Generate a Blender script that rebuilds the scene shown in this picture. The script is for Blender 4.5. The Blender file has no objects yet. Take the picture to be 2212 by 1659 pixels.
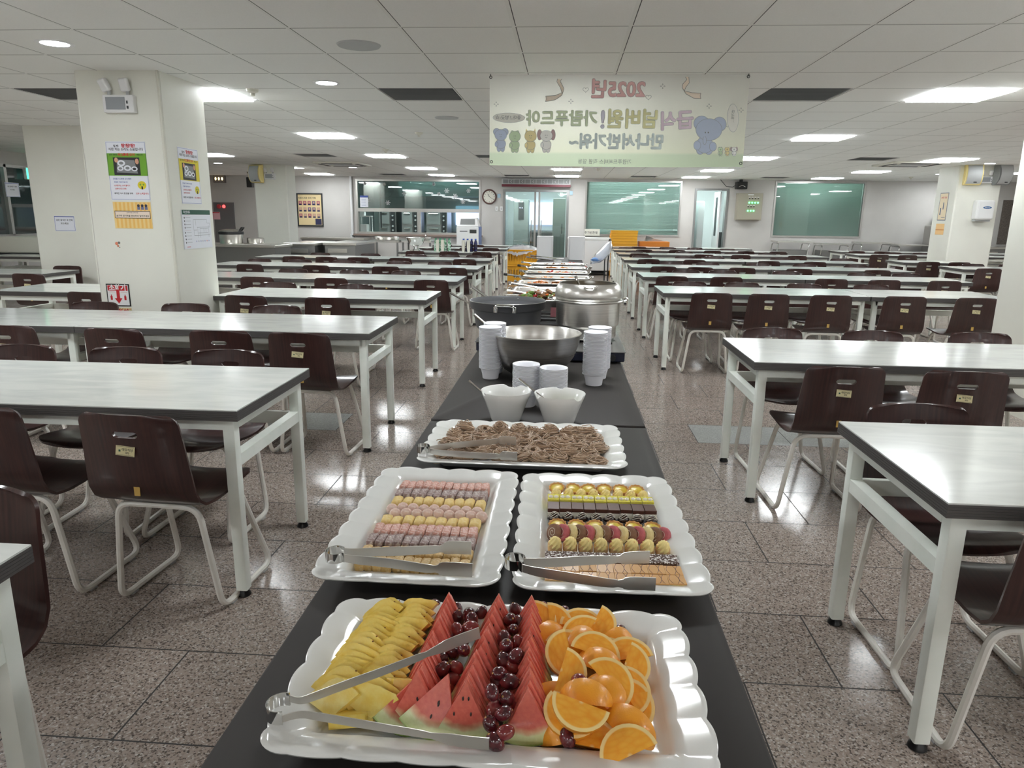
import bpy, math, random
from math import sin, cos, pi, radians, sqrt, atan2
from mathutils import Vector, Matrix, Euler

# ------------------------------------------------------------------ scene, camera, light level
SC = bpy.context.scene
COL = SC.collection
random.seed(7)

CAM_H = 1.4283
PITCH, YAW, ROLL = radians(13.275), radians(4.063), radians(0.713)
_fw = Vector((-sin(YAW) * cos(PITCH), cos(YAW) * cos(PITCH), -sin(PITCH)))
_rt = Vector((cos(YAW), sin(YAW), 0))
_up = _rt.cross(_fw)
_r = _rt * cos(ROLL) + _up * sin(ROLL)
_u = -_rt * sin(ROLL) + _up * cos(ROLL)
cam_data = bpy.data.cameras.new('camera')
cam_data.sensor_width = 36.0
cam_data.lens = 1530.3 / 2212 * 36.0
cam_data.clip_end = 100
cam = bpy.data.objects.new('camera', cam_data)
COL.objects.link(cam)
_m = Matrix((( _r.x, _u.x, -_fw.x, 0), (_r.y, _u.y, -_fw.y, 0), (_r.z, _u.z, -_fw.z, CAM_H), (0, 0, 0, 1)))
cam.matrix_world = _m
SC.camera = cam

SC.view_settings.view_transform = 'Standard'
SC.view_settings.look = 'None'
SC.view_settings.gamma = 1.0
SC.view_settings.exposure = EXPOSURE = 1.4
LAMP = 11.0      # strength of the ceiling panels

world = bpy.data.worlds.new('world')
SC.world = world
world.use_nodes = True
world.node_tree.nodes['Background'].inputs[0].default_value = (0.75, 0.86, 1.0, 1)
world.node_tree.nodes['Background'].inputs[1].default_value = 0.6
SC.cycles.max_bounces = 8
SC.cycles.diffuse_bounces = 5
SC.cycles.glossy_bounces = 3
SC.cycles.transparent_max_bounces = 8
SC.cycles.transmission_bounces = 4
SC.cycles.caustics_reflective = False
SC.cycles.caustics_refractive = False
SC.cycles.sample_clamp_indirect = 6.0


def ray(px, py):
    return _fw * 1530.3 + _r * (px - 1106) - _u * (py - 829.5)


def wz(px, py, z):
    """the point of the room at height z that lies on this line of sight of the survey photo"""
    d = ray(px, py)
    return Vector((0, 0, CAM_H)) + d * ((z - CAM_H) / d.z)


def wy(px, py, Y):
    """the same, on the upright plane Y"""
    d = ray(px, py)
    return Vector((0, 0, CAM_H)) + d * (Y / d.y)


# ------------------------------------------------------------------ materials
def lin(c):
    return tuple(((x / 255) / 12.92 if x / 255 <= 0.04045 else ((x / 255 + 0.055) / 1.055) ** 2.4) for x in c) + (1,)


def mat(name, col, rough=0.5, metal=0.0, spec=0.5, noise=None, bump=None, emit=None, trans=0.0, alpha=1.0, coat=0.0, sss=0.0):
    m = bpy.data.materials.new(name)
    m.use_nodes = True
    nt = m.node_tree
    b = nt.nodes['Principled BSDF']
    b.inputs['Base Color'].default_value = lin(col)
    b.inputs['Roughness'].default_value = rough
    b.inputs['Metallic'].default_value = metal
    b.inputs['Specular IOR Level'].default_value = spec
    b.inputs['Transmission Weight'].default_value = trans
    b.inputs['Alpha'].default_value = alpha
    b.inputs['Coat Weight'].default_value = coat
    b.inputs['Coat Roughness'].default_value = 0.08
    if sss:
        b.inputs['Subsurface Weight'].default_value = sss
        b.inputs['Subsurface Radius'].default_value = (0.01, 0.006, 0.003)
        b.inputs['Subsurface Scale'].default_value = 1.0
    if emit:
        b.inputs['Emission Color'].default_value = lin(emit[0])
        b.inputs['Emission Strength'].default_value = emit[1]
    if noise or bump:
        tc = nt.nodes.new('ShaderNodeTexCoord')
    if noise:      # (scale, second colour, low, high, (sx,sy,sz))
        mp = nt.nodes.new('ShaderNodeMapping')
        mp.inputs['Scale'].default_value = noise[4] if len(noise) > 4 else (1, 1, 1)
        nt.links.new(tc.outputs['Object'], mp.inputs[0])
        n = nt.nodes.new('ShaderNodeTexNoise')
        n.inputs['Scale'].default_value = noise[0]
        n.inputs['Detail'].default_value = 4
        nt.links.new(mp.outputs[0], n.inputs['Vector'])
        r = nt.nodes.new('ShaderNodeValToRGB')
        r.color_ramp.elements[0].position = noise[2]
        r.color_ramp.elements[1].position = noise[3]
        r.color_ramp.elements[0].color = lin(col)
        r.color_ramp.elements[1].color = lin(noise[1])
        nt.links.new(n.outputs['Fac'], r.inputs[0])
        nt.links.new(r.outputs[0], b.inputs['Base Color'])
    if bump:       # (scale, strength, distance)
        n2 = nt.nodes.new('ShaderNodeTexNoise')
        n2.inputs['Scale'].default_value = bump[0]
        n2.inputs['Detail'].default_value = 3
        nt.links.new(tc.outputs['Object'], n2.inputs['Vector'])
        bp = nt.nodes.new('ShaderNodeBump')
        bp.inputs['Strength'].default_value = bump[1]
        bp.inputs['Distance'].default_value = bump[2]
        nt.links.new(n2.outputs['Fac'], bp.inputs['Height'])
        nt.links.new(bp.outputs[0], b.inputs['Normal'])
    return m


class NT:
    """small helper for node graphs"""
    def __init__(s, m):
        s.nt = m.node_tree
        s.b = s.nt.nodes['Principled BSDF']

    def n(s, t, **k):
        x = s.nt.nodes.new('ShaderNode' + t)
        for a, v in k.items():
            if a.startswith('i_'):
                key = a[2:]
                x.inputs[int(key) if key.isdigit() else key].default_value = v
            else:
                setattr(x, a, v)
        return x

    def l(s, a, b):
        s.nt.links.new(a, b)

    def math(s, op, a, b=None, c=None):
        x = s.n('Math', operation=op)
        for i, v in enumerate((a, b, c)):
            if v is None:
                continue
            if isinstance(v, (int, float)):
                x.inputs[i].default_value = v
            else:
                s.l(v, x.inputs[i])
        return x.outputs[0]

    def mix(s, f, a, b):
        x = s.n('Mix', data_type='RGBA')
        for i, v in ((0, f), (6, a), (7, b)):
            if isinstance(v, (int, float)):
                x.inputs[i].default_value = v
            elif isinstance(v, tuple):
                x.inputs[i].default_value = v
            else:
                s.l(v, x.inputs[i])
        return x.outputs[2]


M = {}
M['wall'] = mat('wall_paint', (200, 197, 193), 0.55, noise=(1.2, (188, 185, 181), 0.35, 0.75))
M['pillar'] = mat('pillar_paint', (232, 232, 222), 0.45, noise=(1.5, (224, 223, 214), 0.35, 0.75))
M['white'] = mat('white_plastic', (232, 232, 232), 0.35)
M['offwhite'] = mat('offwhite_plastic', (222, 220, 208), 0.4)
M['cream'] = mat('cream_plastic', (222, 210, 182), 0.45)
M['black'] = mat('black_plastic', (24, 24, 25), 0.4)
M['dark'] = mat('dark_grey', (48, 50, 52), 0.5)
M['rubber'] = mat('black_rubber', (16, 16, 17), 0.35)
M['grey'] = mat('mid_grey', (130, 132, 132), 0.5)
M['lgrey'] = mat('light_grey', (186, 188, 188), 0.45)
M['steel'] = mat('stainless_steel', (226, 224, 219), 0.28, 1.0, noise=(6, (208, 206, 201), 0.3, 0.7, (1, 1, 30)))
M['steel_dull'] = mat('brushed_stainless', (150, 150, 149), 0.38, 1.0)
M['chrome'] = mat('polished_steel', (222, 222, 220), 0.09, 1.0)
M['alu'] = mat('aluminium_frame', (176, 174, 170), 0.35, 0.85)
M['legpaint'] = mat('pale_green_white_enamel', (248, 252, 244), 0.32, noise=(9, (240, 246, 237), 0.4, 0.7))
ORDN = ['first', 'second', 'third', 'fourth', 'fifth', 'sixth', 'seventh', 'eighth', 'ninth', 'tenth', 'eleventh', 'twelfth', 'thirteenth', 'fourteenth', 'fifteenth', 'sixteenth', 'seventeenth', 'eighteenth', 'nineteenth', 'twentieth'] + ['last'] * 30
M['tongsteel'] = mat('satin_tong_steel', (214, 211, 205), 0.36, 1.0)
M['sled'] = mat('cream_white_tube_enamel', (238, 235, 227), 0.35, noise=(14, (224, 219, 209), 0.55, 0.75))
M['cloth'] = mat('black_tablecloth', (45, 41, 39), 0.6, spec=0.35, bump=(900, 0.15, 0.0005))
M['ceramic'] = mat('white_melamine', (224, 225, 222), 0.14, spec=0.5, coat=0.2)
M['cup'] = mat('white_melamine_cup', (243, 244, 249), 0.3)
M['red'] = mat('red_print', (196, 34, 44), 0.5)
M['green'] = mat('green_print', (112, 168, 48), 0.5)
M['yellow'] = mat('yellow_print', (222, 205, 48), 0.5)
M['dgreen'] = mat('dark_green_print', (36, 82, 66), 0.5)
M['paper'] = mat('white_paper', (230, 232, 240), 0.4)
M['ink'] = mat('black_ink', (38, 38, 42), 0.6)
M['blueink'] = mat('blue_ink', (70, 90, 165), 0.6)
M['sticker'] = mat('pale_yellow_sticker', (206, 196, 152), 0.45)
M['ysticker'] = mat('amber_sticker', (206, 170, 92), 0.45)
M['lamp'] = mat('lamp_diffuser', (255, 255, 255), 0.5, emit=((248, 253, 255), LAMP))
M['down'] = mat('downlight_diffuser', (255, 255, 255), 0.5, emit=((246, 252, 255), LAMP))
M['daylight'] = mat('daylight_pane', (210, 228, 255), 0.5, emit=((196, 218, 255), .9))
M['led_green'] = mat('green_led', (60, 255, 110), 0.4, emit=((90, 255, 130), 2.5))
M['led_red'] = mat('red_led', (255, 60, 60), 0.4, emit=((255, 60, 60), 2.0))
M['exit'] = mat('exit_green', (40, 220, 140), 0.4, emit=((60, 235, 160), 1.6))
M['crate'] = mat('yellow_crate_plastic', (226, 164, 34), 0.45)
M['ocrate'] = mat('orange_crate_plastic', (205, 122, 30), 0.45)
M['panelbox'] = mat('beige_grey_enamel', (166, 160, 144), 0.45)
M['navy'] = mat('blue_grey_panel', (104, 122, 172), 0.45)
M['maroon_strip'] = mat('maroon_strip', (110, 40, 52), 0.4)
M['potblack'] = mat('black_nonstick', (88, 89, 92), 0.4, noise=(300, (98, 99, 102), 0.6, 0.8))


def wood_mat():
    m = mat('maroon_plywood', (60, 36, 35), 0.3, coat=0.25)
    g = NT(m)
    tc = g.n('TexCoord')
    mp = g.n('Mapping')
    mp.inputs['Scale'].default_value = (60, 3, 3)
    g.l(tc.outputs['Object'], mp.inputs[0])
    n = g.n('TexNoise', i_Scale=2.0, i_Detail=5.0)
    g.l(mp.outputs[0], n.inputs['Vector'])
    r = g.n('ValToRGB')
    r.color_ramp.elements[0].position, r.color_ramp.elements[1].position = 0.3, 0.75
    r.color_ramp.elements[0].color, r.color_ramp.elements[1].color = lin((46, 29, 28)), lin((70, 43, 39))
    g.l(n.outputs['Fac'], r.inputs[0])
    g.l(r.outputs[0], g.b.inputs['Base Color'])
    return m


M['ply'] = wood_mat()
M['plyback'] = mat('dark_maroon_plywood_back', (60, 35, 36), 0.42, noise=(3, (70, 40, 40), 0.35, 0.7, (12, 1, 1)))


def tabletop_mat():
    m = mat('pale_marbled_laminate', (214, 217, 212), 0.13, spec=0.6)
    g = NT(m)
    tc = g.n('TexCoord')
    mp = g.n('Mapping')
    mp.inputs['Scale'].default_value = (1.2, 4.5, 1)
    mp.inputs['Rotation'].default_value = (0, 0, 0.5)
    g.l(tc.outputs['Object'], mp.inputs[0])
    n = g.n('TexNoise', i_Scale=3.0, i_Detail=6.0, i_Distortion=0.6)
    g.l(mp.outputs[0], n.inputs['Vector'])
    r = g.n('ValToRGB')
    r.color_ramp.elements[0].position, r.color_ramp.elements[1].position = 0.3, 0.62
    r.color_ramp.elements[0].color, r.color_ramp.elements[1].color = lin((202, 205, 202)), lin((218, 221, 216))
    g.l(n.outputs['Fac'], r.inputs[0])
    g.l(r.outputs[0], g.b.inputs['Base Color'])
    return m


M['top'] = tabletop_mat()
M['edge'] = mat('black_grooved_edging', (82, 79, 77), 0.5)
M['groove'] = mat('grey_groove', (120, 118, 118), 0.5)


def glass_mat(name, tint, alpha, refl=1.0):
    """a pane: sees through with a tint, and mirrors the room at its surface"""
    m = bpy.data.materials.new(name)
    m.use_nodes = True
    nt = m.node_tree
    nt.nodes.clear()
    out = nt.nodes.new('ShaderNodeOutputMaterial')
    tr = nt.nodes.new('ShaderNodeBsdfTransparent')
    tr.inputs[0].default_value = lin(tint)
    df = nt.nodes.new('ShaderNodeBsdfDiffuse')
    df.inputs[0].default_value = lin(tint)
    mx0 = nt.nodes.new('ShaderNodeMixShader')
    mx0.inputs[0].default_value = alpha
    nt.links.new(tr.outputs[0], mx0.inputs[1])
    nt.links.new(df.outputs[0], mx0.inputs[2])
    gl = nt.nodes.new('ShaderNodeBsdfGlossy')
    gl.inputs['Roughness'].default_value = 0.02
    fr = nt.nodes.new('ShaderNodeFresnel')
    fr.inputs[0].default_value = 1.5
    ml = nt.nodes.new('ShaderNodeMath')
    ml.operation = 'MULTIPLY'
    ml.inputs[1].default_value = refl
    nt.links.new(fr.outputs[0], ml.inputs[0])
    mx = nt.nodes.new('ShaderNodeMixShader')
    nt.links.new(ml.outputs[0], mx.inputs[0])
    nt.links.new(mx0.outputs[0], mx.inputs[1])
    nt.links.new(gl.outputs[0], mx.inputs[2])
    nt.links.new(mx.outputs[0], out.inputs[0])
    return m


M['glass'] = glass_mat('clear_glass', (240, 246, 244), 0.03, 1.6)
M['glass_teal'] = glass_mat('dark_tinted_glass', (160, 186, 184), 0.1, 2.6)
M['film'] = glass_mat('thin_plastic_film', (236, 240, 246), 0.42, 1.2)
M['film'].node_tree.nodes['Glossy BSDF'].inputs['Roughness'].default_value = 0.3

FLOOR_W, FLOOR_H = 0.6075, 0.4165


def floor_mat():
    m = mat('polished_granite_tiles', (130, 120, 112), 0.14, spec=0.5)
    g = NT(m)
    tc = g.n('TexCoord')
    sp = g.n('SeparateXYZ')
    g.l(tc.outputs['Object'], sp.inputs[0])
    # tile joints
    row = g.math('DIVIDE', g.math('SUBTRACT', sp.outputs[1], 2.437), FLOOR_H)
    rn = g.math('FLOOR', row)
    par = g.math('MULTIPLY', g.math('PINGPONG', rn, 1.0), 0.5)
    colx = g.math('ADD', g.math('DIVIDE', g.math('SUBTRACT', sp.outputs[0], 1.213), FLOOR_W), par)
    cn = g.math('FLOOR', colx)
    fy = g.math('MULTIPLY', g.math('PINGPONG', row, 0.5), FLOOR_H)
    fx = g.math('MULTIPLY', g.math('PINGPONG', colx, 0.5), FLOOR_W)
    joint = g.math('LESS_THAN', g.math('MINIMUM', fx, fy), 0.0028)
    # per tile tone
    cv = g.n('CombineXYZ')
    g.l(rn, cv.inputs[0])
    g.l(cn, cv.inputs[1])
    wn = g.n('TexWhiteNoise', noise_dimensions='3D')
    g.l(cv.outputs[0], wn.inputs['Vector'])
    # granite grain
    v = g.n('TexVoronoi', i_Scale=190.0, feature='F1')
    g.l(tc.outputs['Object'], v.inputs['Vector'])
    rp = g.n('ValToRGB')
    e = rp.color_ramp.elements
    e[0].position, e[0].color = 0.0, lin((70, 64, 60))
    e[1].position, e[1].color = 1.0, lin((172, 164, 158))
    for p, c in ((0.14, (98, 88, 81)), (0.3, (130, 118, 110)), (0.6, (144, 131, 122)), (0.82, (138, 128, 121))):
        x = e.new(p)
        x.color = lin(c)
    sx = g.n('SeparateColor')
    g.l(v.outputs['Color'], sx.inputs[0])
    g.l(sx.outputs[0], rp.inputs[0])
    n2 = g.n('TexNoise', i_Scale=1.3, i_Detail=3.0)
    g.l(tc.outputs['Object'], n2.inputs['Vector'])
    tone = g.math('ADD', g.math('MULTIPLY', wn.outputs[0], 0.16), g.math('ADD', g.math('MULTIPLY', n2.outputs['Fac'], 0.35), 1.08))
    c1 = g.n('Mix', data_type='RGBA', blend_type='MULTIPLY')
    c1.inputs[0].default_value = 1.0
    g.l(rp.outputs[0], c1.inputs[6])
    cc = g.n('CombineColor')
    for i in range(3):
        g.l(tone, cc.inputs[i])
    g.l(cc.outputs[0], c1.inputs[7])
    # a few replacement tiles in pale grey stone
    grey = g.mix(sx.outputs[1], lin((150, 152, 150)), lin((180, 182, 178)))
    def cell(r0, c0, c1_):
        a = g.math('COMPARE', rn, r0, 0.1)
        b = g.math('MULTIPLY', g.math('GREATER_THAN', cn, c0 - 0.5), g.math('LESS_THAN', cn, c1_ + 0.5))
        return g.math('MULTIPLY', a, b)
    patch = g.math('MAXIMUM', cell(5, 0, 1), cell(5, -5, -5))
    col = g.mix(patch, c1.outputs[2], grey)
    col = g.mix(joint, col, lin((38, 34, 32)))
    g.l(col, g.b.inputs['Base Color'])
    n3 = g.n('TexNoise', i_Scale=9.0, i_Detail=2.0)
    g.l(tc.outputs['Object'], n3.inputs['Vector'])
    g.l(g.math('ADD', g.math('MULTIPLY', n3.outputs['Fac'], 0.16), g.math('ADD', g.math('MULTIPLY', joint, 0.5), 0.08)), g.b.inputs['Roughness'])
    return m


M['floor'] = floor_mat()
TX0, TA, TY0, TB = -2.801, 0.6229, 6.0, 0.625    # ceiling grid


def ceiling_mat():
    m = mat('white_ceiling_tiles', (246, 246, 243), 0.7)
    g = NT(m)
    tc = g.n('TexCoord')
    sp = g.n('SeparateXYZ')
    g.l(tc.outputs['Object'], sp.inputs[0])
    u = g.math('DIVIDE', g.math('SUBTRACT', sp.outputs[0], TX0), TA)
    v = g.math('DIVIDE', g.math('SUBTRACT', sp.outputs[1], TY0), TB)
    du = g.math('MULTIPLY', g.math('PINGPONG', u, 0.5), TA)
    dv = g.math('MULTIPLY', g.math('PINGPONG', v, 0.5), TB)
    bar = g.math('LESS_THAN', g.math('MINIMUM', du, dv), 0.010)
    fu = g.math('MULTIPLY', g.math('FRACT', u), TA)
    fv = g.math('MULTIPLY', g.math('FRACT', v), TB)
    gapx = g.math('MULTIPLY', g.math('LESS_THAN', g.math('ABSOLUTE', g.math('SUBTRACT', fu, 0.0125)), 0.0025), g.math('GREATER_THAN', dv, 0.010))
    gapy = g.math('MULTIPLY', g.math('LESS_THAN', g.math('ABSOLUTE', g.math('SUBTRACT', fv, 0.0130)), 0.0030), g.math('GREATER_THAN', du, 0.010))
    gap = g.math('MAXIMUM', gapx, gapy)
    n = g.n('TexNoise', i_Scale=160.0, i_Detail=2.0)
    g.l(tc.outputs['Object'], n.inputs['Vector'])
    base = g.mix(n.outputs['Fac'], lin((240, 240, 237)), lin((250, 250, 248)))
    c = g.mix(bar, base, lin((240, 240, 237)))
    c = g.mix(gap, c, lin((72, 72, 72)))
    g.l(c, g.b.inputs['Base Color'])
    return m


M['ceiling'] = ceiling_mat()


# ------------------------------------------------------------------ mesh builder
class MB:
    def __init__(s):
        s.v, s.f, s.mi = [], [], []

    def add(s, vs, fs, mi=0, T=None):
        o = len(s.v)
        if T is not None:
            vs = [T @ Vector(p) for p in vs]
        s.v += [tuple(p) for p in vs]
        for f in fs:
            s.f.append(tuple(i + o for i in f))
            s.mi.append(mi)
        return s

    def box(s, x0, y0, z0, x1, y1, z1, mi=0, T=None):
        vs = [(x, y, z) for x in (x0, x1) for y in (y0, y1) for z in (z0, z1)]
        return s.add(vs, [(0, 1, 3, 2), (4, 6, 7, 5), (0, 4, 5, 1), (2, 3, 7, 6), (0, 2, 6, 4), (1, 5, 7, 3)], mi, T)

    def rbox(s, x0, y0, z0, x1, y1, z1, r, mi=0, T=None, n=2):
        """box with rounded edges: superellipsoid-like loft of rounded rings"""
        cx, cy = (x0 + x1) / 2, (y0 + y1) / 2
        hx, hy = (x1 - x0) / 2, (y1 - y0) / 2
        prof = []
        for k in range(n + 1):
            a = k / n * pi / 2
            prof.append((r * (1 - sin(a)), z0 + r * (1 - cos(a))))
        prof += [(i, z1 + z0 - z) for i, z in reversed(prof)]
        rings = []
        for ins, z in prof:
            ring = []
            rr = max(r - ins * 0.6, r * 0.3)
            for q, (sx, sy) in enumerate(((1, 1), (-1, 1), (-1, -1), (1, -1))):
                for k in range(n + 1):
                    a = q * pi / 2 + k / n * pi / 2
                    ring.append((cx + sx * (hx - ins - rr) + rr * cos(a), cy + sy * (hy - ins - rr) + rr * sin(a), z))
            rings.append(ring)
        return s.loft(rings, mi, T, True, True, True)

    def loft(s, rings, mi=0, T=None, closed=True, cap0=False, cap1=False):
        n = len(rings[0])
        vs = [p for r in rings for p in r]
        fs = []
        for i in range(len(rings) - 1):
            for j in range(n if closed else n - 1):
                a, b = i * n + j, i * n + (j + 1) % n
                fs.append((a, b, b + n, a + n))
        if cap0:
            fs.append(tuple(reversed(range(n))))
        if cap1:
            fs.append(tuple((len(rings) - 1) * n + j for j in range(n)))
        return s.add(vs, fs, mi, T)

    def lathe(s, prof, n=32, mi=0, T=None, cx=0, cy=0, caps=True):
        rings = [[(cx + r * cos(2 * pi * j / n), cy + r * sin(2 * pi * j / n), z) for j in range(n)] for r, z in prof]
        return s.loft(rings, mi, T, True, caps and prof[0][0] > 1e-6, caps and prof[-1][0] > 1e-6)

    def cyl(s, p0, p1, r0, r1=None, n=12, mi=0, T=None):
        return s.tube([p0, p1], [r0, r0 if r1 is None else r1], n, mi, T)

    def tube(s, pts, r, n=8, mi=0, T=None, closed=False, flat=None):
        """swept tube; flat=(vector, half width) turns the section into a strip of half thickness r"""
        P = [Vector(p) for p in pts]
        m = len(P)
        rings = []
        ref = None
        for i in range(m):
            if closed:
                d = P[(i + 1) % m] - P[i - 1]
            else:
                d = P[min(i + 1, m - 1)] - P[max(i - 1, 0)]
            d = d.normalized()
            if ref is None:
                ref = Vector((0, 0, 1)) if abs(d.z) < 0.9 else Vector((1, 0, 0))
            a = d.cross(ref).normalized()
            b = a.cross(d).normalized()
            ref = b
            rr = r[i] if isinstance(r, (list, tuple)) else r
            rings.append([P[i] + a * (rr * cos(2 * pi * k / n)) + b * (rr * sin(2 * pi * k / n)) for k in range(n)])
        if closed:
            rings.append(rings[0])
        return s.loft(rings, mi, T, True, not closed, not closed)

    def strip(s, pts, ws, th, mi=0, T=None, up=(0, 0, 1)):
        """flat metal strip on edge: pts path, ws half widths along up, th thickness"""
        P = [Vector(p) for p in pts]
        m = len(P)
        up = Vector(up)
        rings = []
        for i in range(m):
            d = (P[min(i + 1, m - 1)] - P[max(i - 1, 0)]).normalized()
            a = d.cross(up).normalized() * (th / 2)
            w = ws[i] if isinstance(ws, (list, tuple)) else ws
            uu = (up - d * up.dot(d)).normalized() * w
            rings.append([P[i] + a + uu, P[i] - a + uu, P[i] - a - uu, P[i] + a - uu])
        return s.loft(rings, mi, T, True, True, True)

    def prism(s, poly, z0, z1, mi=0, T=None):
        n = len(poly)
        vs = [(x, y, z0) for x, y in poly] + [(x, y, z1) for x, y in poly]
        fs = [tuple(reversed(range(n))), tuple(range(n, 2 * n))] + [(i, (i + 1) % n, (i + 1) % n + n, i + n) for i in range(n)]
        return s.add(vs, fs, mi, T)

    def ball(s, c, r, nu=12, nv=8, mi=0, T=None, jit=0.0):
        if not isinstance(r, tuple):
            r = (r, r, r)
        rings = []
        for i in range(nv + 1):
            a = -pi / 2 + pi * i / nv
            rings.append([(c[0] + r[0] * max(cos(a), 1e-4) * cos(2 * pi * j / nu) * (1 + random.uniform(-jit, jit)),
                           c[1] + r[1] * max(cos(a), 1e-4) * sin(2 * pi * j / nu) * (1 + random.uniform(-jit, jit)),
                           c[2] + r[2] * sin(a)) for j in range(nu)])
        return s.loft(rings, mi, T, True, True, True)

    def rect(s, u0, v0, u1, v1, d=0.0, mi=0, T=None):
        """upright rectangle facing -Y, d in front of the local plane"""
        return s.add([(u0, -d, v0), (u1, -d, v0), (u1, -d, v1), (u0, -d, v1)], [(0, 1, 2, 3)], mi, T)

    def text(s, body, size, u, v, d=0.0, mi=0, off=0.0, mirror=False, align='CENTER', sx=1.0, fn=None, shear=0.0, T=None):
        """lettering on the local XZ plane, d in front of it"""
        vs, fs = glyphs(body, size, off, align, shear)
        k = -1 if mirror else 1
        out = []
        for x, y in vs:
            p = (u + k * x * sx, v + y)
            out.append(fn(p[0], p[1], d) if fn else (p[0], -d, p[1]))
        return s.add(out, fs, mi, T)

    def build(s, name, mats, parent=None, smooth=35, loc=None, bevel=None, subsurf=None):
        me = bpy.data.meshes.new(name)
        me.from_pydata(s.v, [], s.f)
        if not isinstance(mats, (list, tuple)):
            mats = [mats]
        for m in mats:
            me.materials.append(M[m] if isinstance(m, str) else m)
        if len(mats) > 1:
            me.polygons.foreach_set('material_index', s.mi)
        if smooth:
            me.polygons.foreach_set('use_smooth', [True] * len(me.polygons))
            me.set_sharp_from_angle(angle=radians(smooth))
        me.update()
        o = bpy.data.objects.new(name, me)
        COL.objects.link(o)
        if parent:
            o.parent = parent
        if loc:
            o.location = loc
        if bevel:
            b = o.modifiers.new('bevel', 'BEVEL')
            b.width = bevel
            b.segments = 2
            b.limit_method = 'ANGLE'
        if subsurf:
            b = o.modifiers.new('sub', 'SUBSURF')
            b.levels = b.render_levels = subsurf
        if bevel or subsurf:
            bake(o)
        return o


_gc = {}


def glyphs(body, size, off, align, shear):
    key = (body, size, off, align, shear)
    if key not in _gc:
        c = bpy.data.curves.new('t', 'FONT')
        c.body = body
        c.size = size
        c.offset = off
        c.align_x = align
        c.align_y = 'CENTER'
        c.shear = shear
        c.resolution_u = 3
        o = bpy.data.objects.new('t', c)
        COL.objects.link(o)
        me = bpy.data.meshes.new_from_object(o.evaluated_get(bpy.context.evaluated_depsgraph_get()))
        _gc[key] = ([(v.co.x, v.co.y) for v in me.vertices], [tuple(p.vertices) for p in me.polygons])
        bpy.data.objects.remove(o)
        bpy.data.curves.remove(c)
        bpy.data.meshes.remove(me)
    return _gc[key]


def bake(o):
    """apply the modifiers so that copies can share the finished mesh"""
    dg = bpy.context.evaluated_depsgraph_get()
    me = bpy.data.meshes.new_from_object(o.evaluated_get(dg))
    old = o.data
    o.modifiers.clear()
    o.data = me
    me.name = o.name
    bpy.data.meshes.remove(old)


def tag(o, label=None, cat=None, group=None, kind=None):
    if label:
        o['label'] = label
    if cat:
        o['category'] = cat
    if group:
        o['group'] = group
    if kind:
        o['kind'] = kind
    return o


def thing(name, label, cat, loc=(0, 0, 0), rz=0.0, group=None):
    o = bpy.data.objects.new(name, None)
    COL.objects.link(o)
    o.location = loc
    o.rotation_euler = (0, 0, rz)
    o.empty_display_size = 0.05
    return tag(o, label, cat, group)


def dup(o, loc=None, rz=None, label=None, group=None, parent=None, rot=None, scale=None):
    c = o.copy()
    COL.objects.link(c)
    if parent is not None:
        c.parent = parent
    for ch in [x for x in KIDS.get(o.name, [])] or list(o.children):
        dup(ch, parent=c)
    if loc is not None:
        c.location = loc
    if rz is not None:
        c.rotation_euler = (0, 0, rz)
    if rot is not None:
        c.rotation_euler = rot
    if scale is not None:
        c.scale = scale
    if label:
        c['label'] = label
    if group:
        c['group'] = group
    return c


KIDS = {}


def rrect(hx, hy, r, n=6, cx=0, cy=0):
    out = []
    for q, (sx, sy) in enumerate(((1, 1), (-1, 1), (-1, -1), (1, -1))):
        for k in range(n + 1):
            a = q * pi / 2 + k / n * pi / 2
            out.append((cx + sx * (hx - r) + r * cos(a), cy + sy * (hy - r) + r * sin(a)))
    return out


def smooth_path(pts, r, seg=5, closed=False):
    """polyline with its corners rounded by radius r"""
    P = [Vector(p) for p in pts]
    out = []
    n = len(P)
    for i in range(n):
        if not closed and i in (0, n - 1):
            out.append(P[i])
            continue
        a, b, c = P[i - 1], P[i], P[(i + 1) % n]
        d1, d2 = (a - b), (c - b)
        rr = min(r, d1.length * 0.49, d2.length * 0.49)
        p1, p2 = b + d1.normalized() * rr, b + d2.normalized() * rr
        for k in range(seg + 1):
            t = k / seg
            out.append((1 - t) ** 2 * p1 + 2 * t * (1 - t) * b + t * t * p2)
    return out
# ------------------------------------------------------------------ the room
CZ = 2.4225          # ceiling height
WY = 19.2            # back wall
XL, XR, YF = -9.6, 12.0, -11.0


def struct(name, mb, mats, **k):
    return tag(mb.build(name, mats, smooth=0, **k), kind='structure')


struct('floor', MB().box(XL, YF, -0.1, XR, 24.5, 0), 'floor')


def wall_openings(mb, x0, x1, z0, z1, y0, y1, holes):
    """wall slab in the XZ plane with rectangular openings (hx0,hx1,hz0,hz1)"""
    xs = sorted({x0, x1, *[h[0] for h in holes], *[h[1] for h in holes]})
    for a, b in zip(xs[:-1], xs[1:]):
        hs = sorted([(h[2], h[3]) for h in holes if h[0] < b - 1e-6 and h[1] > a + 1e-6])
        z = z0
        for h0, h1 in hs:
            if h0 > z:
                mb.box(a, y0, z, b, y1, h0)
            z = h1
        if z < z1:
            mb.box(a, y0, z, b, y1, z1)
    return mb


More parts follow.
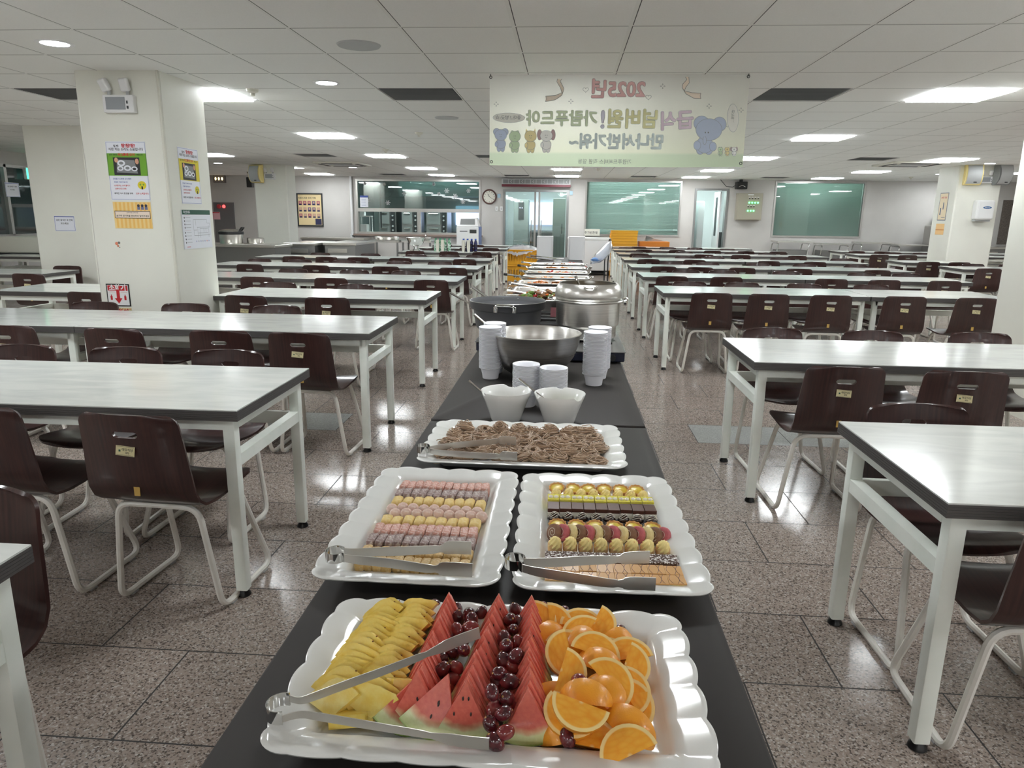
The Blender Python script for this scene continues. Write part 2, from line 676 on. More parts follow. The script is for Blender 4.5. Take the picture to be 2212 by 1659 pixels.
# openings measured on the back wall
W1 = (-5.60, -2.25, 0.94, 2.36)
D1 = (-1.66, 0.07, 0.0, 2.13)
W2 = (0.49, 2.97, 0.97, 2.38)
D2 = (3.30, 4.15, 0.0, 2.2)
W3 = (5.31, 7.56, 1.0, 2.40)
struct('wall_back', wall_openings(MB(), XL, XR, 0, CZ + 0.3, WY, WY + 0.18, [W1, D1, W2, D2, W3]), 'wall')
struct('wall_left', wall_openings(MB(), YF, WY + 0.1, 0, CZ + 0.3, 0, 0.15, [(8.6, 15.2, 0.98, 2.2)]), 'wall', loc=(XL, 0, 0)).rotation_euler = (0, 0, pi / 2)
struct('wall_right', MB().box(XR, YF, 0, XR + 0.15, WY, CZ + 0.3), 'wall')
struct('wall_front', MB().box(XL, YF - 0.15, 0, XR, YF, CZ + 0.3), 'wall')
struct('trim_1', MB().box(XL, WY - 0.015, 0, -1.75, WY + 0.02, 0.1).box(0.16, WY - 0.015, 0, 3.2, WY + 0.02, 0.1).box(4.25, WY - 0.015, 0, XR, WY + 0.02, 0.1), 'dark')

# ceiling with recesses for the lamps: slab cells left open where a lamp or a grille sits
def cell(i, j):
    return TX0 + TA * i, TX0 + TA * (i + 1), TY0 + TB * j, TY0 + TB * (j + 1)


LAMPS = []
for cx_i in (-11, -6, -1, 4, 9, 14, 19):
    for k in (-26, -20, -15, -10, -5, 0, 5, 10, 15, 19):  # rows behind the viewpoint are unseen, added to light surfaces facing it
        if cx_i == -11 and k > 12:
            continue
        x = cell(cx_i, k)
        if x[0] < XL + 0.05 or x[1] > XR - 0.05 or x[2] < YF + 0.05:
            continue
        if (cx_i, k) == (4, -10):
            continue
        LAMPS.append((cx_i, k))
VENTS = [(2, 0), (7, 0), (-3, 0), (12, 0), (2, 10), (7, 10), (-3, 10), (12, 10), (2, 19), (7, 19), (12, 19), (-3, 19), (2, -10), (7, -10)]
holes = set(LAMPS) | set(VENTS)
mb = MB()
i0, i1 = int((XL - TX0) / TA) - 1, int((XR - TX0) / TA) + 1
ys = sorted({YF, WY + 0.1, *[TY0 + TB * j for (_, j) in holes], *[TY0 + TB * (j + 1) for (_, j) in holes]})
ys = [y for y in ys if YF <= y <= WY + 0.1]
for a, b in zip(ys[:-1], ys[1:]):
    mid = (a + b) / 2
    j = math.floor((mid - TY0) / TB)
    run = XL
    for (i, jj) in sorted([h for h in holes if h[1] == j]):
        x0, x1, y0, y1 = cell(i, j)
        if y0 - 1e-3 <= a and b <= y1 + 1e-3:
            mb.box(run, a, CZ, x0, b, CZ + 0.05)
            run = x1
    mb.box(run, a, CZ, XR, b, CZ + 0.05)
struct('ceiling', mb, 'ceiling')
struct('ceiling_slab', MB().box(XL, YF, CZ + 0.22, XR, WY + 0.1, CZ + 0.3), 'dark').name = 'trim_2'

# lamps
lp = thing('ceiling_light', 'x', 'ceiling light', group='square ceiling panel lights')
MB().box(-TA / 2 + 0.03, -TB / 2 + 0.03, -0.014, TA / 2 - 0.03, TB / 2 - 0.03, 0.03).build('diffuser', 'lamp', lp, smooth=0)
f = MB()
for s in (-1, 1):
    f.box(-TA / 2, s * TB / 2 - (0.03 if s > 0 else 0), 0, TA / 2, s * TB / 2 + (0.03 if s < 0 else 0), 0.1)
    f.box(s * TA / 2 - (0.03 if s > 0 else 0), -TB / 2 + 0.03, 0, s * TA / 2 + (0.03 if s < 0 else 0), TB / 2 - 0.03, 0.1)
f.build('lamp_frame', 'white', lp, smooth=0)
COLN = {-11: 'the glass wall', -6: 'the counter side', -1: 'the kitchen-hatch side tables', 4: 'the buffet', 9: 'the green-blind side tables', 14: 'the switch-panel aisle', 19: 'the towel-dispenser side'}
ROWN = {-26: 'fourth added row behind viewpoint', -20: 'third added row behind viewpoint', -15: 'second added row behind viewpoint', -10: 'first added row behind viewpoint', -5: 'front row', 0: 'second row', 5: 'third row', 10: 'fourth row', 15: 'fifth row', 19: 'row at the back wall'}
for n, (i, j) in enumerate(LAMPS):
    x0, x1, y0, y1 = cell(i, j)
    lab = 'glowing square ceiling panel light over %s, %s' % (COLN[i], ROWN[j])
    if n == 0:
        lp.location = ((x0 + x1) / 2, (y0 + y1) / 2, CZ)
        lp['label'] = lab
    else:
        dup(lp, ((x0 + x1) / 2, (y0 + y1) / 2, CZ), 0, lab)

# dark air grilles
gr = thing('ceiling_grille', 'x', 'air grille', group='dark ceiling air grilles')
b = MB()
for k in range(24):
    y = -TB / 2 + 0.02 + k * (TB - 0.04) / 23
    b.box(-TA / 2 + 0.012, y - 0.005, 0.004, TA / 2 - 0.012, y + 0.005, 0.014)
b.build('louvre', mat('grille_grey', (96, 97, 99), 0.5), gr, smooth=0)
MB().box(-TA / 2, -TB / 2, 0.03, TA / 2, TB / 2, 0.04).build('backing', mat('grille_filter', (78, 79, 82), 0.7), gr, smooth=0)
for n, (i, j) in enumerate(VENTS):
    x0, x1, y0, y1 = cell(i, j)
    lab = 'dark grey square ceiling grille, %s, %s' % ({2: 'kitchen side of the banner', 7: 'blinds side of the banner', -3: 'over the poster pillar', 12: 'over the switch-panel aisle'}[i], {0: 'near row', 10: 'middle row', 19: 'back wall row', -10: 'behind the viewpoint'}[j])
    if n == 0:
        gr.location = ((x0 + x1) / 2, (y0 + y1) / 2, CZ)
        gr['label'] = lab
    else:
        dup(gr, ((x0 + x1) / 2, (y0 + y1) / 2, CZ), 0, lab)

# round downlights
dl = thing('downlight', 'x', 'downlight', group='round ceiling downlights')
MB().lathe([(0.085, -0.004), (0.1, -0.006), (0.108, 0.0)], 32).build('trim_ring', 'white', dl)
MB().lathe([(0.086, -0.0035), (0.05, -0.006), (0.0001, -0.007)], 32).build('diffuser', 'down', dl)
DLS = [(-3.13, 4.45, 'before the big poster pillar'), (-1.88, 5.76, 'between the big pillar and the grille'), (-7.1, 14.6, 'over the soup warmer counter'), (-5.9, 16.0, 'before the framed poster wall'),
       (-4.6, 15.6, 'before the kitchen window'), (7.9, 16.3, 'at the end of the blind wall'), (7.25, 13.3, 'by the towel-dispenser pillar'), (6.0, 13.0, 'before the towel-dispenser pillar'), (-1.9, 1.2, 'above the frontmost kitchen side table'), (3.3, 1.4, 'above the frontmost blinds side table')]
for n, (x, y, w) in enumerate(DLS):
    lab = 'small round glowing downlight, ' + w
    if n == 0:
        dl.location = (x, y, CZ)
        dl['label'] = lab
    else:
        dup(dl, (x, y, CZ), 0, lab)

# round ceiling speakers
sp_ = thing('ceiling_speaker', 'large round flush ceiling speaker with grey mesh, frontmost one', 'ceiling speaker', (-1.27, 4.53, CZ), group='round ceiling speakers')
MB().lathe([(0.105, -0.006), (0.125, -0.008), (0.132, 0.0)], 40).build('rim', 'lgrey', sp_)
MB().lathe([(0.106, -0.004), (0.0001, -0.006)], 40).build('mesh_cover', mat('speaker_mesh', (120, 121, 124), 0.6, bump=(700, 0.4, 0.001)), sp_)
p = wz(965, 254, CZ)
dup(sp_, (p.x, p.y, CZ), 0, 'round flush ceiling speaker beside the banner, farther back', scale=(0.95, 0.95, 1))

# four-way air conditioners
ac = thing('ceiling_air_conditioner', 'x', 'air conditioner', group='ceiling air conditioners')
b = MB()
b.prism(rrect(0.47, 0.47, 0.05), -0.03, 0, 0)
b.build('casing', 'offwhite', ac, bevel=0.008)
b = MB()
for a in range(4):
    b.box(-0.3, 0.34, -0.036, 0.3, 0.40, -0.028, 0, Matrix.Rotation(a * pi / 2, 4, 'Z'))
b.build('air_slot', 'dark', ac)
MB().box(-0.24, -0.24, -0.036, 0.24, 0.24, -0.03).build('intake_grille', 'lgrey', ac)
for n, (px, py, w) in enumerate([(1965, 353, 'beyond the switch-panel aisle'), (740, 353, 'before the kitchen')]):
    q = wz(px, py, CZ)
    lab = 'flat square cassette air conditioner in the ceiling, ' + w
    if n == 0:
        ac.location = q
        ac['label'] = lab
    else:
        dup(ac, q, 0, lab)

# pillars
def pillar(x0, y0, x1, y1, n):
    b = MB().prism([(x0 + 0.02, y0), (x1 - 0.02, y0), (x1, y0 + 0.02), (x1, y1 - 0.02), (x1 - 0.02, y1), (x0 + 0.02, y1), (x0, y1 - 0.02), (x0, y0 + 0.02)], 0, CZ)
    o = b.build('pillar', 'pillar', smooth=0)
    return tag(o, kind='structure')


P1 = (-3.60, 5.27, -2.955, 5.93)
pillar(*P1, 1).name = 'wall_pillar'
P2 = (-6.56, 8.53, -5.80, 9.2)
pillar(*P2, 2).name = 'wall_pillar'
P3 = (-6.50, 14.9, -5.80, 15.4)
pillar(*P3, 3).name = 'wall_pillar'
P4 = (7.0, 13.77, 7.76, 14.5)
pillar(*P4, 4).name = 'wall_pillar'
P5 = (3.44, 5.27, 4.08, 5.93)
pillar(*P5, 5).name = 'wall_pillar'
MB().tube([(P1[2] - 0.004, P1[1] - 0.008, 0), (P1[2] - 0.004, P1[1] - 0.008, CZ)], 0.009, 8).build('trim_3', 'offwhite')['kind'] = 'structure'
# ------------------------------------------------------------------ dining tables
TH, TD = 0.75, 0.727


def make_table(L):
    t = thing('dining_table', 'x', 'dining table', group='long white-topped dining tables')
    MB().box(0, 0, TH - 0.004, L, TD, TH).build('tabletop', 'top', t, smooth=0)
    e = MB()
    for k in range(5):
        z = TH - 0.004 - (k + 1) * 0.0074
        e.box(-0.001, -0.001, z + 0.001, L + 0.001, TD + 0.001, z + 0.0074, 0)
        e.box(0.0008, 0.0008, z, L - 0.0008, TD - 0.0008, z + 0.001, 1)
    e.build('edge_band', ['edge', 'groove'], t, smooth=0)
    a = 0.022
    zt = TH - 0.041
    i = 0.052
    f = MB()
    for y in (i, TD - i):
        f.box(i, y - a, zt - 0.042, L - i, y + a, zt)
    for x in (i, L - i):
        f.box(x - a, i + a, zt - 0.042, x + a, TD - i - a, zt)
    f.build('apron_frame', 'legpaint', t, smooth=30)
    for x in (i, L - i):
        MB().box(x - a + 0.002, i + a, 0.52, x + a - 0.002, TD - i - a, 0.565).build('end_rail', 'legpaint', t, smooth=0)
    MB().box(i + a, TD - i - 0.012, 0.505, L - i - a, TD - i + 0.012, 0.56).build('long_rail', 'legpaint', t, smooth=0)
    for x in (i, L - i):
        for y in (i, TD - i):
            lg = MB().prism(rrect(a, a, 0.005, 2, x, y), 0.028, zt).build('leg', 'legpaint', t, smooth=30)
            MB().lathe([(0.012, 0.03), (0.016, 0.022), (0.024, 0.012), (0.026, 0.003), (0.022, 0)], 14, cx=x, cy=y).build('foot', 'rubber', lg)
    return t


TABLE = {}


def place_table(x0, y, label, L=1.86):
    if L not in TABLE:
        TABLE[L] = t = make_table(L)
        t.location = (x0, y, 0)
        t['label'] = label
        return t
    return dup(TABLE[L], (x0, y, 0), 0, label)


# ------------------------------------------------------------------ chairs
def chair_shell():
    prof = [(-0.240, 0.775), (-0.234, 0.735), (-0.228, 0.70), (-0.224, 0.672), (-0.218, 0.62), (-0.211, 0.56), (-0.204, 0.50), (-0.184, 0.458), (-0.15, 0.435),
            (-0.08, 0.425), (0.0, 0.428), (0.08, 0.44), (0.15, 0.447), (0.19, 0.444), (0.215, 0.43)]
    # half widths along the profile
    hw = [0.178, 0.181, 0.184, 0.186, 0.19, 0.195, 0.199, 0.2, 0.2, 0.197, 0.197, 0.2, 0.2, 0.192, 0.18]
    # refine
    P = []
    segs = len(prof) - 1
    TS = [0, .08, .22, .42, .7, 1.0, 1.35, 1.45, 1.66, 1.87, 2.0, 2.4] + [2.8 + q * (segs - 2.8) / 35 for q in range(36)]
    N = len(TS) - 1
    for k in range(N + 1):
        t = TS[k]
        i = min(int(t), segs - 1)
        u = t - i
        P.append((prof[i][0] * (1 - u) + prof[i + 1][0] * u, prof[i][1] * (1 - u) + prof[i + 1][1] * u, hw[i] * (1 - u) + hw[i + 1] * u))
    cols = 16
    length = [0]
    for k in range(N):
        length.append(length[-1] + sqrt((P[k + 1][0] - P[k][0]) ** 2 + (P[k + 1][1] - P[k][1]) ** 2))
    tot = length[-1]
    vs = []
    for k, (y, z, w) in enumerate(P):
        for r_, d in ((0.034, length[k]), (0.07, tot - length[k])):
            if d < r_:
                w = w - r_ + sqrt(max(r_ * r_ - (r_ - d) ** 2, 0))
        for c in range(cols + 1):
            u = -1 + 2 * c / cols
            x = u * w
            bow = -0.028 * (1 - u * u) if z > 0.46 else 0.0       # back is dished, seat is dished
            dish = -0.012 * (1 - u * u) if y > -0.15 else 0.0
            arch = 0.007 * (1 - u * u) * max(0, 1 - length[k] / .05)
            vs.append((x, y + bow * min(1, (z - 0.44) / 0.1) if z > 0.46 else y, z + dish + arch))
    fs = []
    hole_rows = range(6, 10)
    hole_cols = range(6, 10)
    for k in range(N):
        for c in range(cols):
            if k in hole_rows and c in hole_cols:
                continue
            a = k * (cols + 1) + c
            fs.append((a, a + cols + 1, a + cols + 2, a + 1))
    for (k, c, dx, dz) in ((6, 6, 0.012, 0), (6, 10, -0.012, 0), (10, 6, 0.012, 0), (10, 10, -0.012, 0), (7, 6, 0.004, 0), (7, 10, -0.004, 0), (9, 6, 0.004, 0), (9, 10, -0.004, 0)):
        i = k * (cols + 1) + c
        x, y, z = vs[i]
        vs[i] = (x + dx, y, z + dz)
    me = bpy.data.meshes.new('seat_shell')
    me.from_pydata(vs, [], fs)
    me.materials.append(M['ply'])
    me.materials.append(M['plyback'])
    o = bpy.data.objects.new('seat_shell', me)
    COL.objects.link(o)
    s = o.modifiers.new('s', 'SOLIDIFY')
    s.thickness = 0.010
    s.offset = 0
    s.material_offset = 0
    me.polygons.foreach_set('use_smooth', [True] * len(me.polygons))
    bake(o)
    me = o.data
    me.polygons.foreach_set('use_smooth', [True] * len(me.polygons))
    me.set_sharp_from_angle(angle=radians(50))
    return o


chair0 = thing('dining_chair', 'x', 'chair', group='maroon plywood dining chairs')
sh = chair_shell()
sh.parent = chair0
for s in (-1, 1):
    xt, xb = 0.155 * s, 0.205 * s
    path = [(0.0 * s, -0.135, 0.412), (xt, -0.135, 0.410), (xb, -0.115, 0.013), (xb, 0.255, 0.013), (xt, 0.115, 0.420), (0.02 * s, 0.115, 0.418)]
    MB().tube(smooth_path(path, 0.055, 5), 0.0118, 8).build('sled_leg', 'sled', chair0)
    g_ = MB()
    for y in (-0.05, 0.19):
        g_.box(xb - 0.011, y - 0.018, 0.0, xb + 0.011, y + 0.018, 0.006)
    g_.build('floor_glide', 'lgrey', chair0)
T = Matrix.Translation((-0.005, -0.2605, 0.655)) @ Matrix.Rotation(radians(4), 4, 'Y') @ Matrix.Rotation(radians(-8), 4, 'X')
b = MB()
b.box(-0.034, -0.0006, -0.0165, 0.034, 0.0006, 0.0165, 0, T)
b.rect(-0.031, -0.0145, 0.031, -0.0135, 0.0008, 1, T).rect(-0.031, 0.0135, 0.031, 0.0145, 0.0008, 1, T)
b.rect(-0.0235, -0.004, -0.0165, 0.003, 0.0009, 2, T)
b.text('대강식당', 0.011, 0.008, 0.004, 0.0009, 1, 0.0002, T=T)
b.text('470', 0.009, 0.008, -0.0065, 0.0009, 1, 0.0002, T=T)
stk = b.build('name_sticker', ['sticker', 'ink', 'dgreen'], chair0, smooth=0)
b = MB()
b.box(-0.011, -0.233, 0.485, 0.011, -0.2315, 0.523, 0)
tag_o = b.build('amber_tag', 'ysticker', chair0, smooth=0)

_first = [True]


def place_chair(x, y, facing, label, rot=0.0, tagged=True):
    """facing +1: sits facing away from the viewpoint (its back is seen); -1: facing it"""
    rz = (0 if facing > 0 else pi) + rot
    if _first[0]:
        _first[0] = False
        chair0.location = (x, y, 0)
        chair0.rotation_euler = (0, 0, rz)
        chair0['label'] = label
        return chair0
    return dup(chair0, (x, y, 0), rz, label)


# rows: (side, row name, near edge y, list of (left x, length), near-side chair x positions, far-side chair x positions)
rng = random.Random(3)


def xat(pxs, Y, z=0.72):
    out = []
    for px in pxs:
        # x of a chair back on the plane Y: walk down the picture row that shows height z there
        lo = wy(px, 600, Y)
        d = ray(px, 600)
        py = 600
        for _ in range(6):
            q = wy(px, py, Y)
            q2 = wy(px, py + 1, Y)
            py += (z - q.z) / (q2.z - q.z)
        out.append(wy(px, py, Y).x)
    return out


ROWS = []
# left block
ROWS.append(('kitchen side', 'front', 0.56, [(-2.955, 1.86)], [-1.6, -2.2], [-1.42, -2.02]))
ROWS.append(('kitchen side', 'second', 2.336, [(-3.0, 1.86)], [-1.415, -1.93, -2.55], xat([60, 285, 497], 3.3)))
ROWS.append(('kitchen side', 'third', 4.057, [(-4.82, 1.86), (-2.955, 1.82)], xat([15, 257, 477, 652], 3.87), xat([212, 406, 602], 5.0)))
ROWS.append(('kitchen side', 'fourth', 5.80, [(-2.955, 1.82)], xat([532, 705], 5.6), xat([602, 770], 6.75)))
ROWS.append(('kitchen side', 'fifth', 7.556, [(-4.82, 1.86), (-2.955, 1.82)], xat([478, 556, 716, 841, 932], 7.35), xat([636, 768, 880], 8.5)))
ROWS.append(('kitchen side', 'sixth', 9.38, [(-4.84, 1.86), (-2.98, 1.84)], xat([542, 612, 683, 832, 917, 981], 9.2), xat([560, 650, 745, 860, 950], 10.3)))
ROWS.append(('kitchen side', 'seventh', 11.3, [(-5.0, 1.9), (-3.08, 1.9)], xat([633, 706, 776, 866, 953, 1003], 11.1), xat([690, 800, 898, 970, 1030], 12.2)))
ROWS.append(('kitchen side', 'eighth', 13.65, [(-3.2, 1.9)], xat([898, 970, 1041], 13.5), xat([930, 1000], 14.55)))
ROWS.append(('kitchen side', 'ninth', 15.4, [(-3.15, 1.9)], xat([950, 1010, 1060], 15.2), []))
ROWS.append(('kitchen side', 'tenth', 17.0, [(-3.15, 1.9)], xat([960, 1030], 16.8), []))
# far left block
ROWS.append(('glass-wall side', 'third', 5.83, [(-4.98, 1.36)], xat([85, 188], 5.6), []))
ROWS.append(('glass-wall side', 'second', 7.42, [(-7.64, 1.86)], xat([20, 60], 7.2), xat([150], 8.35)))
ROWS.append(('glass-wall side', 'first', 10.4, [(-8.9, 1.86)], [], []))
# right block
ROWS.append(('blinds side', 'front', 1.72, [(0.968, 1.86)], [1.52, 2.15], xat([1985], 2.65)))
ROWS.append(('blinds side', 'second', 3.488, [(0.946, 1.86), (2.82, 1.86)], xat([1822, 2082], 3.29), xat([1672, 1880, 2113], 4.42)))
ROWS.append(('blinds side', 'third', 6.776, [(0.937, 1.89), (2.84, 1.27)], xat([1538, 1659, 1794, 1958, 2107], 6.58), xat([1487, 1602, 1735, 1880], 7.7)))
ROWS.append(('blinds side', 'fourth', 8.64, [(0.944, 1.89), (2.845, 1.89)], xat([1452, 1570, 1657, 1798, 1908, 2042], 8.44), xat([1480, 1560, 1700, 1860, 1960], 9.55)))
ROWS.append(('blinds side', 'fifth', 10.35, [(0.96, 1.95), (2.92, 1.95)], xat([1434, 1512, 1604, 1725, 1796, 1894], 10.15), xat([1450, 1530, 1640, 1740, 1850], 11.25)))
ROWS.append(('blinds side', 'sixth', 12.15, [(1.0, 1.98), (3.0, 1.98)], xat([1400, 1500, 1560, 1660, 1760], 11.95), xat([1387, 1480, 1545, 1690, 1820], 13.0)))
ROWS.append(('blinds side', 'seventh', 14.1, [(1.05, 1.98), (3.05, 1.98)], xat([1380, 1430, 1520, 1600, 1720], 13.9), xat([1370, 1425, 1480, 1585, 1660], 14.95)))
ROWS.append(('blinds side', 'eighth', 15.85, [(1.08, 1.98), (3.08, 1.7)], xat([1390, 1462, 1540, 1610, 1680], 15.65), xat([1352, 1392, 1445, 1500, 1570, 1605], 16.75)))
ROWS.append(('blinds side', 'ninth', 17.4, [(1.12, 1.98), (3.12, 1.3)], xat([1380, 1440, 1500], 17.2), []))
# far right block
ROWS.append(('dispenser side', 'front', 9.55, [(6.25, 1.86)], xat([2205], 9.4), []))
ROWS.append(('dispenser side', 'second', 11.16, [(5.94, 1.95)], xat([2135], 10.95), xat([2100, 2180], 12.1)))
ROWS.append(('dispenser side', 'third', 12.75, [(5.80, 1.16)], xat([2005, 2070], 12.55), []))
ROWS.append(('dispenser side', 'fourth', 15.2, [(6.0, 1.98), (8.0, 1.98)], xat([1900, 1960, 2010], 15.0), xat([1930, 1990], 16.1)))
ROWS.append(('dispenser side', 'fifth', 16.75, [(6.2, 1.98), (8.2, 1.98)], xat([1780, 1850, 1905], 16.55), []))
SPECIAL = {('blinds side', 'front', 'near', 0): (1.29, 1.85, -.03), ('blinds side', 'front', 'far', 0): (1.30, 2.345, .02), ('kitchen side', 'second', 'near', 0): (-1.415, 2.40, -.07), ('kitchen side', 'second', 'near', 1): (-2.0, 2.43, -.03)}
ORD = ['first', 'second', 'third', 'fourth', 'fifth', 'sixth', 'seventh']
for side, row, y, tabs, near, far in ROWS:
    ts = sorted(tabs, key=lambda t: abs(t[0] + t[1] / 2))
    for k, (x0, L) in enumerate(ts):
        w = '' if len(ts) == 1 else (', nearer the buffet' if k == 0 else ', farther from the buffet')
        place_table(x0, y, 'long white black-edged dining table, %s, %s row%s' % (side, row, w), L)
    for which, xs, fy, f_ in (('near', near, y + 0.035, 1), ('far', far, y + TD - 0.035, -1)):
        xs = sorted(xs, key=lambda x: abs(x))
        keep = []
        for x in xs:
            if all(abs(x - q) > .47 for q in keep) and any(t[0] - .1 < x < t[0] + t[1] + .1 for t in tabs):
                keep.append(x)
        for k, x in enumerate(keep):
            cx_, cy_, cr_ = SPECIAL.get((side, row, which, k), (x, fy + rng.uniform(-0.03, 0.02), rng.uniform(-0.05, 0.05)))
            place_chair(cx_, cy_, f_, 'maroon chair, %s, %s row, %s seats, %s from the buffet'
                        % (side, row, which, ORD[k]), cr_)
# ------------------------------------------------------------------ buffet line
BX0, BX1 = -0.441, 0.288
BZ = 0.75
BUF = [(0.45, 2.29, 0.0, 'nearest, under the fruit platter'), (2.31, 4.12, 0.0, 'under the steel mixing bowl'), (4.14, 6.9, 0.004, 'under the first trays of hot food'), (6.92, 9.7, 0.004, 'under the farther steel trays'), (9.72, 12.6, 0.0, 'under the plate stacks')]
for y0, y1, dx, w in BUF:
    t = thing('buffet_table', 'folding buffet table hidden under black cloth, ' + w, 'table', (0, y0, 0), group='buffet tables')
    MB().box(BX0 + 0.02, 0.01, BZ - 0.03, BX1 - 0.02, y1 - y0 - 0.01, BZ - 0.005).build('tabletop', 'grey', t, smooth=0)
    for x in (BX0 + 0.06, BX1 - 0.06):
        for y in (0.12, y1 - y0 - 0.12):
            MB().cyl((x, y, 0), (x, y, BZ - 0.03), 0.014, n=10).build('leg', 'steel_dull', t)
    # the cloth: rounded fold at the edge, hanging with soft pleats
    L = y1 - y0
    c = MB()
    rings = []
    NX = 160
    base = []
    for k, (p, q) in enumerate([((BX0, 0), (BX1, 0)), ((BX1, 0), (BX1, L)), ((BX1, L), (BX0, L)), ((BX0, L), (BX0, 0))]):
        n = 24 if k % 2 == 0 else 56
        for i in range(n):
            t_ = i / n
            base.append((p[0] + (q[0] - p[0]) * t_, p[1] + (q[1] - p[1]) * t_, k, t_))
    nrm = [(0, -1), (1, 0), (0, 1), (-1, 0)]
    for dz, o in ((0, -0.006), (-0.0015, -0.002), (-0.006, 0.0), (-0.03, 0.002), (-0.12, 0.006), (-0.3, 0.016), (-0.5, 0.024), (-0.62, 0.028)):
        ring = []
        for (x, y, k, t_) in base:
            wob = sin(t_ * (18 if k % 2 == 0 else 44)) * (0.35 + 0.65 * sin(t_ * 7 + k)) if dz < -0.02 else 0
            amp = o + abs(o) * 0.8 * wob
            if dz >= -0.006:
                amp = o
            end = 0.0 if k % 2 else min(amp, 0.004)
            ring.append((x + nrm[k][0] * (amp if k % 2 else 0) + (dx if k == 1 else 0), y + nrm[k][1] * (0 if k % 2 else min(amp, 0.006)), BZ + dz))
        rings.append(ring)
    c.loft(rings, 0, None, True, True, False)
    tag(c.build('tablecloth', 'cloth', loc=(0, y0, 0), smooth=50), 'black tablecloth draped to near the floor, ' + w, 'tablecloth', 'black buffet tablecloths')


# ---- platters
def platter(label, cx, cy, hx, hy, rz=0.0, ns=26):
    rc = 0.045
    base = rrect(hx, hy, rc, 10)
    P = []
    n = len(base)
    for i in range(n):         # resample by length, keeping outward normals
        a, b = Vector(base[i]), Vector(base[(i + 1) % n])
        m = max(1, int((b - a).length / 0.004))
        for k in range(m):
            P.append(a.lerp(b, k / m))
    m = len(P)
    nor = []
    for i in range(m):
        d = (P[(i + 1) % m] - P[i - 1]).normalized()
        nor.append(Vector((d.y, -d.x)))
    acc = [0.0]
    for i in range(m):
        acc.append(acc[-1] + (P[(i + 1) % m] - P[i]).length)
    tot = acc[-1]
    prof = [(0.074, 0.0095, 0.0, 0.0), (0.066, 0.0105, 0.0, 0.0), (0.060, 0.014, 0.05, 0), (0.055, 0.022, 0.15, 0.1), (0.049, 0.0275, 0.3, 0.2), (0.036, 0.0305, 0.55, 0.6), (0.02, 0.0335, 0.8, 0.9), (0.007, 0.0360, 1, 1), (0.002, 0.0365, 1, 1), (-0.001, 0.0350, 1, 1), (0.0, 0.0325, 1, 1), (0.006, 0.0300, 1, 1), (0.03, 0.0240, 0.6, 0.6), (0.052, 0.0140, 0.2, 0), (0.064, 0.002, 0, 0), (0.068, 0.0, 0, 0), (0.078, 0.0, 0, 0)]
    rings = []
    for ins, z, sc, zs in prof:
        ring = []
        for i in range(m):
            s = abs(sin(pi * ns * acc[i] / tot))
            e = s ** 0.75
            r2 = max(rc - ins, 0.010)
            core = P[i] - nor[i] * rc
            p = Vector((core.x * (hx - ins - r2) / (hx - rc), core.y * (hy - ins - r2) / (hy - rc))) + nor[i] * (r2 + 0.0062 * sc * (e - 0.7))
            ring.append((p.x, p.y, z + 0.0026 * zs * (e - 0.5)))
        rings.append(ring)
    b = MB().loft(rings, 0, None, True, False, True)
    b.f.append(tuple(range(m)))
    b.mi.append(0)
    o = b.build('serving_platter', 'ceramic', smooth=60)
    o.location = (cx, cy, BZ)
    o.rotation_euler = (0, 0, rz)
    return tag(o, label, 'platter', 'white scalloped melamine platters')


platter('large white scalloped platter holding pineapple, watermelon, grapes and oranges', -0.080, 0.900, 0.288, 0.183)
platter('white scalloped platter full of powdered rice cakes', -0.277, 1.437, 0.176, 0.296, 0.0)
platter('white scalloped platter full of mini cakes and tarts', 0.097, 1.437, 0.182, 0.294, 0.022)
platter('white scalloped platter heaped with brown noodles', -0.103, 1.985, 0.286, 0.203, 0.0)
FZ = BZ + 0.0098


